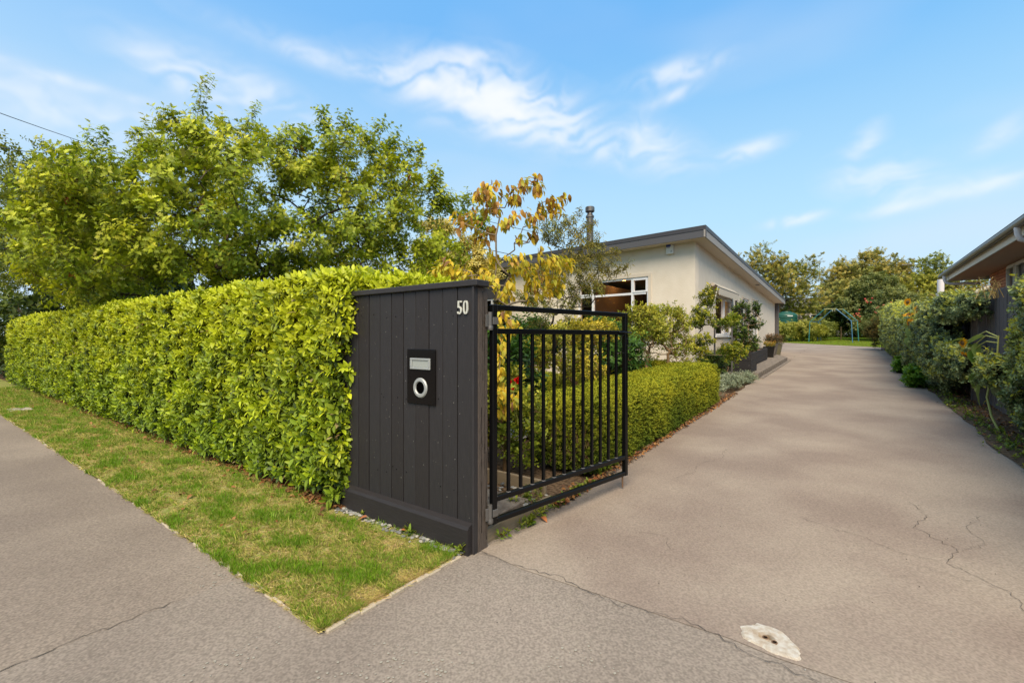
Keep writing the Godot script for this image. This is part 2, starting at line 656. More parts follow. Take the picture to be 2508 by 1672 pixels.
func materials() -> void:
	M.bark = mat(Color.WHITE, 0.95, 0, 0.2)
	M.bark.albedo_texture = ntex(256, 0.03, 4, 3, lin(0.035, 0.026, 0.019), lin(0.15, 0.115, 0.085), 0.1)
	M.bark.uv1_triplanar = true
	M.bark.uv1_scale = Vector3(4, 2, 4)
	M.pale_bark = mat(lin(0.24, 0.19, 0.13), 0.9, 0, 0.2)
	M.tan_bark = mat(lin(0.21, 0.135, 0.07), 0.9, 0, 0.2)
	M.leaf = leafmat(0.5, 0.84)
	M.gloss_leaf = leafmat(0.42, 0.72, 0.4)
	M.matte_leaf = leafmat(0.75, 0.7, 0.2)
	M.dry = mat(Color.WHITE, 0.9, 0, 0.2)
	M.dry.vertex_color_use_as_albedo = true
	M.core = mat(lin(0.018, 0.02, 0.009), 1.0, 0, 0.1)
	# asphalt: fine stones, broad stains
	var fine := ntex(1024, 0.38, 2, 21, lin(0.205, 0.179, 0.154), lin(0.395, 0.347, 0.300), 0.5, 0.6)
	var fine2 := ntex(1024, 0.38, 2, 22, lin(0.165, 0.144, 0.124), lin(0.40, 0.352, 0.305), 0.55, 0.6)
	var stain := ntex(1024, 0.013, 6, 23, lin(0.76, 0.71, 0.69), lin(1.0, 0.985, 0.94), 0.03, 1.9)
	var stain2 := ntex(1024, 0.009, 5, 27, lin(0.76, 0.73, 0.71), lin(1.0, 0.98, 0.95), 0.03, 1.8)
	var bump := ntex(512, 0.6, 2, 24, Color.BLACK, Color.WHITE, 0.45)
	for q in [["drive", fine, stain, lin(1.06, 1.0, 0.95)], ["path", fine2, stain2, lin(0.98, 0.93, 0.88)], ["crossing", fine2, stain2, lin(0.98, 0.95, 0.92)]]:
		var m := mat(q[3], 0.88, 0, 0.35)
		m.albedo_texture = q[1]
		m.uv1_scale = Vector3(0.135, 0.135, 1)
		m.detail_enabled = true
		m.detail_albedo = q[2]
		m.detail_blend_mode = BaseMaterial3D.BLEND_MODE_MUL
		m.detail_uv_layer = BaseMaterial3D.DETAIL_UV_1
		m.heightmap_enabled = true
		m.heightmap_texture = bump
		m.heightmap_scale = 0.05
		# the detail shares the first uv; the stains are drawn at a tenth of the scale through a second layer
		m.detail_uv_layer = BaseMaterial3D.DETAIL_UV_2
		m.uv2_scale = Vector3(0.045, 0.045, 1)
		M[q[0]] = m
	M.crack = mat(lin(0.085, 0.072, 0.06), 1.0, 0, 0.1)
	M.soil = mat(Color.WHITE, 1.0, 0, 0.1)
	M.soil.albedo_texture = ntex(512, 0.05, 5, 31, lin(0.06, 0.04, 0.026), lin(0.22, 0.15, 0.095), 0.2)
	M.soil.uv1_scale = Vector3(0.8, 0.8, 1)
	M.turf = mat(Color.WHITE, 1.0, 0, 0.1)
	M.turf.albedo_texture = ntex(512, 0.05, 5, 32, lin(0.15, 0.21, 0.03), lin(0.32, 0.28, 0.12), 0.2)
	M.turf.uv1_scale = Vector3(0.5, 0.5, 1)
	M.lawn = mat(Color.WHITE, 1.0, 0, 0.1)
	M.lawn.albedo_texture = ntex(512, 0.03, 4, 33, lin(0.085, 0.16, 0.008), lin(0.19, 0.27, 0.02), 0.12)
	M.lawn.uv1_scale = Vector3(0.3, 0.3, 1)
	# timber
	var grain := ntex(512, 0.02, 4, 41, Color(0.82, 0.82, 0.82), Color.WHITE, 0.05)
	var graind := ntex(512, 0.03, 5, 42, Color.BLACK, Color.WHITE, 0.1)
	for q in [["black_timber", lin(0.034, 0.031, 0.032), 0.5], ["black_timber2", lin(0.031, 0.027, 0.027), 0.52], ["black_timber3", lin(0.040, 0.0365, 0.0375), 0.5], ["worn_post", lin(0.125, 0.098, 0.08), 0.85], ["edging", lin(0.30, 0.235, 0.155), 0.9], ["pale_edging", lin(0.50, 0.42, 0.31), 0.95], ["grey_fence", lin(0.125, 0.114, 0.114), 0.85], ["planter", lin(0.03, 0.028, 0.03), 0.6]]:
		var m := mat(q[1], q[2], 0, 0.35)
		m.albedo_texture = grain
		m.uv1_scale = Vector3(9, 0.6, 1)
		m.heightmap_enabled = true
		m.heightmap_texture = graind
		m.heightmap_scale = 0.06 if q[0] != "worn_post" else 0.45
		M[q[0]] = m
	M.black_steel = mat(lin(0.004, 0.004, 0.0045), 0.3, 0.0, 0.35)
	M.hinge = mat(lin(0.16, 0.15, 0.14), 0.45, 0.5)
	M.rust = mat(lin(0.16, 0.09, 0.05), 0.9)
	M.chrome = mat(lin(0.42, 0.43, 0.41), 0.5, 0.45)
	M.satin = mat(lin(0.40, 0.42, 0.38), 0.5, 0.3)
	M.plate = mat(lin(0.006, 0.005, 0.0045), 0.22, 0.0, 0.3)
	M.hole = mat(lin(0.002, 0.002, 0.002), 1.0, 0, 0.0)
	M.number = mat(lin(0.66, 0.65, 0.56), 0.5, 0.2)
	# house
	M.stucco = mat(lin(0.76, 0.67, 0.555), 0.92, 0, 0.2)
	M.stucco.albedo_texture = ntex(512, 0.012, 5, 51, Color(0.95, 0.945, 0.93), Color.WHITE, 0.03)
	M.stucco.uv1_scale = Vector3(0.4, 0.4, 1)
	M.stucco.heightmap_enabled = true
	M.stucco.heightmap_texture = ntex(512, 0.12, 3, 52, Color.BLACK, Color.WHITE, 0.05)
	M.stucco.heightmap_scale = 0.3
	M.surround = mat(lin(0.66, 0.57, 0.46), 0.8)
	M.dark_wall = mat(lin(0.06, 0.055, 0.058), 0.8)
	M.flashing = mat(lin(0.05, 0.047, 0.052), 0.5, 0.0)
	M.fascia = mat(lin(0.085, 0.083, 0.09), 0.55)
	M.barge = mat(lin(0.30, 0.275, 0.25), 0.6)
	M.soffit = mat(lin(0.58, 0.51, 0.41), 0.85)
	M.white_frame = mat(lin(0.78, 0.78, 0.80), 0.35)
	M.glass = mat(Color.WHITE, 0.02, 0.0, 0.28)
	M.glass.transparency = BaseMaterial3D.TRANSPARENCY_ALPHA
	M.glass.albedo_color = Color(0.12, 0.12, 0.12, 0.1)
	M.room = mat(lin(0.12, 0.082, 0.056), 0.9)
	M.room_dark = mat(lin(0.012, 0.010, 0.009), 0.7)
	M.ceiling = mat(lin(0.12, 0.085, 0.05), 0.9)
	M.downlight = mat(lin(0.9, 0.7, 0.4), 0.5)
	M.downlight.emission_enabled = true
	M.downlight.emission = Color(1.0, 0.74, 0.40)
	M.downlight.emission_energy_multiplier = 2.2
	M.curtain = mat(lin(0.30, 0.30, 0.28), 0.9)
	M.awning = mat(lin(0.56, 0.50, 0.41), 0.9)
	M.awning.backlight_enabled = true
	M.awning.backlight = Color(0.4, 0.38, 0.33)
	M.flue = mat(lin(0.24, 0.22, 0.20), 0.42, 0.8)
	M.flue.albedo_texture = ntex(256, 0.02, 4, 61, Color(0.45, 0.38, 0.34), Color.WHITE, 0.1)
	M.concrete = mat(Color.WHITE, 0.92, 0, 0.3)
	M.concrete.albedo_texture = ntex(512, 0.02, 5, 62, lin(0.13, 0.105, 0.085), lin(0.27, 0.23, 0.19), 0.15)
	M.concrete.uv1_scale = Vector3(0.6, 0.6, 1)
	M.pale_concrete = mat(lin(0.42, 0.37, 0.31), 0.95)
	M.plastic_white = mat(lin(0.72, 0.71, 0.66), 0.4)
	M.plastic_blue = mat(lin(0.02, 0.045, 0.30), 0.4)
	M.pot_black = mat(lin(0.012, 0.012, 0.012), 0.3)
	M.pot_grey = mat(lin(0.10, 0.09, 0.08), 0.6)
	M.pot_olive = mat(lin(0.13, 0.12, 0.07), 0.6)
	# neighbour
	M.brick = mat(lin(0.52, 0.19, 0.085), 0.9)
	M.brick2 = mat(lin(0.45, 0.165, 0.08), 0.9)
	M.brick3 = mat(lin(0.58, 0.24, 0.12), 0.9)
	M.mortar = mat(lin(0.40, 0.27, 0.19), 0.95)
	M.cream = mat(lin(0.70, 0.64, 0.52), 0.6)
	M.gutter = mat(lin(0.20, 0.18, 0.15), 0.4, 0.2)
	M.soffit_brown = mat(lin(0.64, 0.42, 0.31), 0.85)
	M.roof_tile = mat(lin(0.16, 0.15, 0.155), 0.8)
	M.pipe = mat(lin(0.76, 0.70, 0.68), 0.4)
	M.tank = mat(lin(0.010, 0.075, 0.048), 0.45)
	M.steel_teal = mat(lin(0.035, 0.20, 0.20), 0.4)
	M.steel_blue = mat(lin(0.055, 0.16, 0.27), 0.4)
	M.steel_yellow = mat(lin(0.42, 0.40, 0.16), 0.5)
	M.cable = mat(lin(0.02, 0.02, 0.022), 0.6)
	M.pebble = mat(lin(0.17, 0.17, 0.16), 0.75)
	M.pebble2 = mat(lin(0.27, 0.265, 0.25), 0.75)
	M.pebble3 = mat(lin(0.10, 0.105, 0.105), 0.75)
	M.pebble4 = mat(lin(0.40, 0.37, 0.32), 0.75)
	M.petal = leafmat(0.6, 0.6, 0.2)
	M.rose = leafmat(0.6, 0.5, 0.2)
	M.stalk = mat(lin(0.36, 0.36, 0.09), 0.6)
	M.lime = mat(lin(0.92, 0.86, 0.76), 0.95)
	M.lime.albedo_texture = ntex(256, 0.03, 4, 71, Color(0.8, 0.72, 0.62), Color.WHITE, 0.1)
	M.lime.vertex_color_use_as_albedo = true
	M.lime.uv1_scale = Vector3(3, 3, 1)
	M.lime.heightmap_enabled = true
	M.lime.heightmap_texture = bump
	M.lime.heightmap_scale = 0.5


func sheet(called: String, m: Material, a0: float, a1: float, b0: float, b1: float, lift: float, step: float, parent: Node3D = null, rag := 0.0, sd := 1) -> MeshInstance3D:
	# a piece of ground between those limits, following the slope; rag makes its long edges uneven
	var mb := MB.new()
	var f := noise(0.9, 3, sd)
	var nb := maxi(1, int(ceil((b1 - b0) / step)))
	var na := maxi(1, int(ceil((a1 - a0) / step)))
	var uv2 := PackedVector2Array()
	for j in nb + 1:
		for i in na + 1:
			var b := lerpf(b0, b1, float(j) / nb)
			var a := lerpf(a0, a1, float(i) / na)
			if rag > 0.0 and (i == 0 or i == na):
				a += rag * f.get_noise_2d(b * 1.5, i * 50.0)
			if rag > 0.0 and (j == 0 or j == nb):
				b += rag * f.get_noise_2d(a * 1.5, 300.0 + j * 50.0)
			mb.pt(G(a, b, lift), Vector3(0, 1, SLOPE if b > 0.5 else 0.0).normalized(), Vector2(a, b))
			uv2.append(Vector2(a, b))
	for j in nb:
		for i in na:
			var k := j * (na + 1) + i
			mb.ix.append_array(PackedInt32Array([k, k + na + 1, k + na + 2, k, k + na + 2, k + 1]))
	var arr := []
	arr.resize(Mesh.ARRAY_MAX)
	arr[Mesh.ARRAY_VERTEX] = mb.v
	arr[Mesh.ARRAY_NORMAL] = mb.n
	arr[Mesh.ARRAY_TEX_UV] = mb.uv
	arr[Mesh.ARRAY_TEX_UV2] = uv2
	arr[Mesh.ARRAY_INDEX] = mb.ix
	var am := ArrayMesh.new()
	am.add_surface_from_arrays(Mesh.PRIMITIVE_TRIANGLES, arr)
	var o := MeshInstance3D.new()
	o.name = numbered(called)
	o.mesh = am
	o.material_override = m
	(parent if parent else self).add_child(o, true)
	return o


func crack(path: Array, wide: float, sd: int, parent: Node3D, lift: float, called := "crack", m: Material = null) -> void:
	# a ragged dark line in the asphalt, drawn as a thin sunken-looking ribbon
	rng.seed = sd
	var mb := MB.new()
	var pts := []
	for i in path.size() - 1:
		var p: Vector2 = path[i]
		var q: Vector2 = path[i + 1]
		var k := maxi(2, int(p.distance_to(q) / 0.035))
		for j in k:
			pts.append(p.lerp(q, float(j) / k) + Vector2(rng.randf_range(-1, 1), rng.randf_range(-1, 1)) * 0.018)
	pts.append(path[path.size() - 1])
	var l := Vector3.ZERO
	var r := Vector3.ZERO
	for i in pts.size():
		var d: Vector2 = (pts[mini(i + 1, pts.size() - 1)] - pts[maxi(i - 1, 0)]).normalized()
		var w := wide * rng.randf_range(0.35, 1.2) * (0.3 if i == 0 or i == pts.size() - 1 else 1.0)
		var s := Vector2(-d.y, d.x) * w * 0.5
		var l2 := G(pts[i].x + s.x, pts[i].y + s.y, lift)
		var r2 := G(pts[i].x - s.x, pts[i].y - s.y, lift)
		if i > 0:
			mb.quad(l, l2, r2, r, Vector3.UP)
		l = l2
		r = r2
	put(mb, called, m if m else M.crack, parent)


func ground() -> void:
	var g := struct(sheet("ground", M.soil, -70, 60, -40, 140, -0.03, 6.0))
	g.set_meta("label", "bare earth of the garden and the land beyond")
	var path := struct(sheet("footpath", M.path, -40.0, -0.93, -9.0, -1.04, 0.0, 2.0)) as Node3D
	var cross := struct(sheet("crossing", M.crossing, -0.93, 14.0, -9.0, -1.04, 0.0, 1.0)) as Node3D
	sheet("crossing_tongue", M.crossing, -0.04, 14.0, -1.04, 0.3, 0.0, 0.5, cross)
	var drive := struct(sheet("driveway", M.drive, -0.02, 3.55, 0.06, 36.0, 0.003, 0.2, null, 0.06, 5)) as Node3D
	sheet("driveway_end", M.drive, -12.0, -0.02, 25.6, 39.5, 0.004, 1.0, drive)
	sheet("driveway_side", M.drive, -1.15, -0.02, 18.0, 25.6, 0.004, 1.0, drive)
	# joint and cracks
	crack([Vector2(0.0, 0.06), Vector2(0.25, 0.02), Vector2(0.6, 0.08), Vector2(1.0, 0.02), Vector2(1.35, 0.1), Vector2(1.62, 0.03), Vector2(1.95, -0.02), Vector2(2.3, 0.05), Vector2(3.0, 0.0), Vector2(4.2, 0.05)], 0.0043, 4, drive, 0.008)
	crack([Vector2(2.42, 2.75), Vector2(2.5, 2.45), Vector2(2.4, 2.15), Vector2(2.6, 1.85), Vector2(2.5, 1.6), Vector2(2.72, 1.4), Vector2(2.78, 1.1), Vector2(2.95, 0.92)], 0.0032, 5, drive, 0.008)
	crack([Vector2(2.6, 1.85), Vector2(2.75, 2.05), Vector2(2.72, 2.4), Vector2(2.85, 2.7)], 0.0020, 6, drive, 0.008)
	crack([Vector2(2.5, 1.6), Vector2(2.25, 1.62), Vector2(2.1, 1.75), Vector2(1.7, 1.9)], 0.0023, 7, drive, 0.008)
	crack([Vector2(2.72, 1.4), Vector2(2.5, 1.42), Vector2(2.3, 1.5)], 0.0016, 8, drive, 0.008)
	crack([Vector2(0.62, 2.3), Vector2(0.74, 2.6), Vector2(0.7, 2.9), Vector2(0.86, 3.3), Vector2(0.8, 3.7)], 0.0022, 9, drive, 0.008)
	crack([Vector2(0.74, 2.6), Vector2(1.0, 2.7), Vector2(1.2, 3.1)], 0.0016, 10, drive, 0.008)
	crack([Vector2(0.75, 0.95), Vector2(0.95, 1.0), Vector2(1.05, 0.8)], 0.0022, 11, drive, 0.008)
	crack([Vector2(-0.93, -1.35), Vector2(-0.94, -1.8), Vector2(-0.93, -2.3), Vector2(-0.95, -3.0)], 0.0050, 12, path, 0.004)
	# lichen spots on the crossing, stones in the asphalt
	rng.seed = 90
	var lich := MB.new()
	var spots := noise(0.7, 3, 91)
	var tries := 0
	while tries < 5200:
		tries += 1
		var a := rng.randf_range(-1.9, 1.6)
		var b := rng.randf_range(-1.85, 0.0)
		if a < -0.06 and b > -1.07:
			continue
		if spots.get_noise_2d(a * 1.3, b * 1.3) < rng.randf_range(0.12, 0.55):
			continue
		var r := rng.randf_range(0.002, 0.008)
		var o := G(a, b, 0.004)
		var last := o + Vector3(r, 0, 0)
		for k in range(1, 6):
			var p := o + Vector3(cos(TAU * k / 5), 0, sin(TAU * k / 5)) * r * rng.randf_range(0.6, 1.3) if k < 5 else o + Vector3(r, 0, 0)
			lich.tri(o, last, p, Vector3.UP)
			last = p
	var li := put(lich, "lichen", mat(lin(0.34, 0.31, 0.25), 0.95), cross)
	li.set_meta("kind", "stuff")
	# verge beside the footpath, its edging, and the ground behind the wall
	var verge := struct(sheet("verge", M.turf, -40.0, -0.05, -1.04, 0.02, 0.012, 0.5)) as Node3D
	for q in [[-0.035, -1.04, -0.035, -0.08, 0.038], [-0.07, -1.055, -0.62, -1.05, 0.022], [-0.66, -1.05, -1.0, -1.045, 0.026], [-1.07, -1.04, -1.35, -1.045, 0.02], [-1.5, -1.045, -1.66, -1.04, 0.016], [-1.95, -1.04, -2.3, -1.045, 0.022], [-2.8, -1.04, -3.0, -1.045, 0.015], [-3.4, -1.04, -4.1, -1.045, 0.02], [-4.6, -1.045, -5.3, -1.045, 0.02], [-5.9, -1.045, -7.3, -1.045, 0.02], [-8.0, -1.045, -12.0, -1.045, 0.02]]:
		var p := Vector3(q[0], 0, -q[1])
		var e := Vector3(q[2], 0, -q[3])
		var mb := MB.new()
		mb.flip = true
		var ln := p.distance_to(e)
		var seg := maxi(2, int(ln / 0.09))
		for k in seg:   # worn, uneven along its length
			var z0 := -ln / 2 + ln * k / seg
			var hgt := rng.randf_range(0.004, 0.014)
			var wd: float = q[4] * rng.randf_range(0.6, 1.0)
			mb.box(Vector3(rng.randf_range(-0.004, 0.004), hgt - 0.02, z0 + ln / seg / 2), Vector3(wd, 0.05, ln / seg * 1.04), 0.006)
		var o := put(mb, "edging_board", M.pale_edging, verge)
		o.transform = Transform3D(Basis.looking_at(e - p, Vector3.UP), (p + e) / 2.0)
	var lawn := struct(sheet("back_lawn", M.lawn, -16.0, 6.0, 39.0, 54.0, 0.006, 2.0)) as Node3D
	var tri := MB.new()   # its slanting front edge
	tri.quad(G(-3.0, 39.05, 0.008), G(6.0, 39.05, 0.008), G(6.0, 30.6, 0.008), G(3.3, 31.8, 0.008), Vector3.UP)
	put(tri, "lawn_corner", M.lawn, lawn)
	struct(sheet("front_lawn", M.lawn, -30.0, -4.2, 1.4, 9.6, 0.0, 2.0))
	# strip of soil and litter between driveway and fence
	struct(sheet("soil_strip", M.soil, 3.4, 4.1, 0.1, 31.0, 0.016, 0.4, null, 0.09, 15))
	# concrete apron in front of the house side
	var apron := MB.new()
	var pl := [Vector2(-1.15, 11.9), Vector2(-0.03, 11.9), Vector2(-0.02, 18.9), Vector2(-0.55, 20.6), Vector2(-1.15, 21.2)]
	for i in pl.size():
		var p: Vector2 = pl[i]
		var q: Vector2 = pl[(i + 1) % pl.size()]
		var o := Vector3(q.y - p.y, 0, q.x - p.x)
		apron.quad(G(p.x, p.y, -0.05), G(q.x, q.y, -0.05), G(q.x, q.y, 0.14), G(p.x, p.y, 0.14), o)
	for i in range(1, pl.size() - 1):
		apron.tri(G(pl[0].x, pl[0].y, 0.14), G(pl[i].x, pl[i].y, 0.14), G(pl[i + 1].x, pl[i + 1].y, 0.14), Vector3.UP)
	struct(put(apron, "terrace", M.concrete))
	var kerb := MB.new()
	kerb.box(Vector3.ZERO, Vector3(0.09, 0.05, 7.2), 0.01)
	var ko := struct(put(kerb, "kerb", M.concrete))
	ko.transform = Transform3D(Basis(Vector3.RIGHT, atan(SLOPE)), G(0.05, 15.4, 0.008))
	# pale paved patch seen through the gate
	struct(sheet("garden_path", M.pale_concrete, -2.7, -1.5, 2.6, 4.2, 0.03, 0.5))
	# timber edging and pebbles behind the gate post
	var bed := struct(Node3D.new()) as Node3D
	bed.name = "pebble_bed"
	add_child(bed)
	var e1 := MB.new()
	e1.flip = true
	e1.box(Vector3(-0.035, 0.045, -0.60), Vector3(0.028, 0.11, 0.86), 0.004)
	put(e1, "edging_board", M.edging, bed)
	var e2 := MB.new()
	e2.flip = true
	e2.box(Vector3(-0.86, 0.07, -1.25), Vector3(1.3, 0.13, 0.035), 0.005)
	put(e2, "edging_board", M.edging, bed)
	var slab := MB.new()
	slab.box(Vector3(-0.62, 0.02, -0.78), Vector3(0.8, 0.05, 0.42), 0.008)
	put(slab, "paving_slab", M.concrete, bed)
	var stone: Array[ArrayMesh] = []
	for k in 4:
		var mb := MB.new()
		rng.seed = 500 + k
		mb.lathe([Vector2(0.002, -0.5), Vector2(0.55, -0.42), Vector2(0.95, -0.1), Vector2(0.92, 0.2), Vector2(0.5, 0.46), Vector2(0.002, 0.52)], Vector3.ZERO, 7, Basis(), Vector2(1.0, rng.randf_range(0.6, 0.9)))
		stone.append(mb.mesh())
	rng.seed = 510
	var mats := [M.pebble, M.pebble2, M.pebble3, M.pebble4, M.pebble]
	for i in 300:
		var a: float
		var b: float
		if i < 150:
			a = rng.randf_range(-1.42, -0.02)
			b = -0.055 - absf(rng.randfn(0, 0.03))
		else:
			a = rng.randf_range(-1.0, -0.07)
			b = rng.randf_range(0.15, 1.2)
			if b > 0.55 and b < 1.02 and a < -0.2:
				b = rng.randf_range(0.15, 0.5)
		var r := rng.randf_range(0.012, 0.026) * (1.3 if i >= 150 else 1.0)
		inst(stone[i % 4], "pebble", mats[rng.randi() % 5], bed, Transform3D(Basis.from_euler(Vector3(rng.randf_range(-0.4, 0.4), rng.randf() * TAU, rng.randf_range(-0.4, 0.4))).scaled(Vector3(r, r * rng.randf_range(0.5, 0.8), r)), G(a, b, 0.014 + r * 0.3)))


var FC := Vector2(-1.2, 10.0)        # the house's near corner (a, b)
var FE := Vector2(-0.9928, 0.1199)   # along the front, to the left
var FN := Vector2(-0.1199, -0.9928)  # out of the front


func F(t: float, y: float, off := 0.0) -> Vector3:
	var p := FC + FE * t + FN * off
	return Vector3(p.x, y, -p.y)


func S(b: float, y: float, off := 0.0) -> Vector3:   # the side wall along the driveway
	return Vector3(-1.2 + off, y, -b)


func roof_y(p: Vector3) -> float:
	return 4.19 - 0.0442 * (-p.z - 9.6)


func wall_run(mb: MB, fn: Callable, t0: float, t1: float, bottom: float, top: Callable, holes: Array, thick: float) -> void:
	# a wall along fn(t, y, off) with openings [t0, t1, y0, y1], built of solid pieces
	var cuts := [t0, t1]
	for h in holes:
		cuts.append(h[0])
		cuts.append(h[1])
	cuts.sort()
	for i in cuts.size() - 1:
		var a: float = cuts[i]
		var b: float = cuts[i + 1]
		if b - a < 0.001:
			continue
		var spans := [[bottom, -1.0]]
		for h in holes:
			if h[0] < (a + b) / 2 and h[1] > (a + b) / 2:
				spans = [[bottom, h[2]], [h[3], -1.0]]
		for s in spans:
			var ya: float = s[1] if s[1] > 0 else top.call(fn.call(a, 0.0, 0.0))
			var yb: float = s[1] if s[1] > 0 else top.call(fn.call(b, 0.0, 0.0))
			mb.hexa([fn.call(a, s[0], 0.0), fn.call(b, s[0], 0.0), fn.call(b, s[0], -thick), fn.call(a, s[0], -thick), fn.call(a, ya, 0.0), fn.call(b, yb, 0.0), fn.call(b, yb, -thick), fn.call(a, ya, -thick)])


func bar(mb: MB, fn: Callable, t0: float, t1: float, y0: float, y1: float, o0: float, o1: float) -> void:
	mb.hexa([fn.call(t0, y0, o0), fn.call(t1, y0, o0), fn.call(t1, y0, o1), fn.call(t0, y0, o1), fn.call(t0, y1, o0), fn.call(t1, y1, o0), fn.call(t1, y1, o1), fn.call(t0, y1, o1)])


func window(parent: Node3D, fn: Callable, t0: float, t1: float, y0: float, y1: float, ups: Array, transom: float, sash: Array, called := "window", sill := true, surround := 0.0, m_frame: Material = null) -> Node3D:
	# frame, mullions at «ups», a transom, opening sashes [t0, t1, y0, y1], panes and a sill
	var fm: Material = m_frame if m_frame else M.white_frame
	var o := Node3D.new()
	o.name = numbered(called)
	parent.add_child(o, true)
	var f := MB.new()
	var w := 0.05
	bar(f, fn, t0, t1, y0, y0 + w, -0.09, -0.02)
	bar(f, fn, t0, t1, y1 - w, y1, -0.09, -0.02)
	bar(f, fn, t0, t0 + w, y0 + w, y1 - w, -0.089, -0.021)
	bar(f, fn, t1 - w, t1, y0 + w, y1 - w, -0.089, -0.021)
	for u in ups:
		bar(f, fn, u - 0.032, u + 0.032, y0 + w, y1 - w, -0.088, -0.015)
	put(f, "frame", fm, o)
	var xs := [t0 + w]
	for u in ups:
		xs.append(u)
	xs.append(t1 - w)
	if transom > 0:
		var tr := MB.new()
		for i in xs.size() - 1:
			bar(tr, fn, xs[i] + 0.034, xs[i + 1] - 0.034, transom - 0.03, transom + 0.03, -0.086, -0.018)
		put(tr, "transom", fm, o)
	for s in sash:
		var mb := MB.new()
		var v := 0.042
		bar(mb, fn, s[0], s[1], s[2], s[2] + v, -0.07, 0.0)
		bar(mb, fn, s[0], s[1], s[3] - v, s[3], -0.07, 0.0)
		bar(mb, fn, s[0], s[0] + v, s[2] + v, s[3] - v, -0.069, -0.001)
		bar(mb, fn, s[1] - v, s[1], s[2] + v, s[3] - v, -0.069, -0.001)
		put(mb, "sash", fm, o)
	for i in xs.size() - 1:
		for half in ([[y0 + w, transom], [transom, y1 - w]] if transom > 0 else [[y0 + w, y1 - w]]):
			var g := MB.new()
			var out: Vector3 = fn.call(t0, 0.0, 1.0) - fn.call(t0, 0.0, 0.0)
			g.quad(fn.call(xs[i], half[0], -0.055), fn.call(xs[i + 1], half[0], -0.055), fn.call(xs[i + 1], half[1], -0.055), fn.call(xs[i], half[1], -0.055), out)
			put(g, "pane", M.glass, o)
	if sill:
		var sl := MB.new()
		bar(sl, fn, t0 - 0.05, t1 + 0.05, y0 - 0.06, y0 - 0.002, -0.1, 0.05)
		put(sl, "sill", fm, o)
	if surround > 0.0:
		var sr := MB.new()
		bar(sr, fn, t0 - surround, t1 + surround, y1 + 0.002, y1 + surround, -0.1, 0.018)
		bar(sr, fn, t0 - surround, t0 - 0.002, y0, y1, -0.1, 0.017)
		bar(sr, fn, t1 + 0.002, t1 + surround, y0, y1, -0.1, 0.017)
		put(sr, "surround", M.surround, o)
	return o


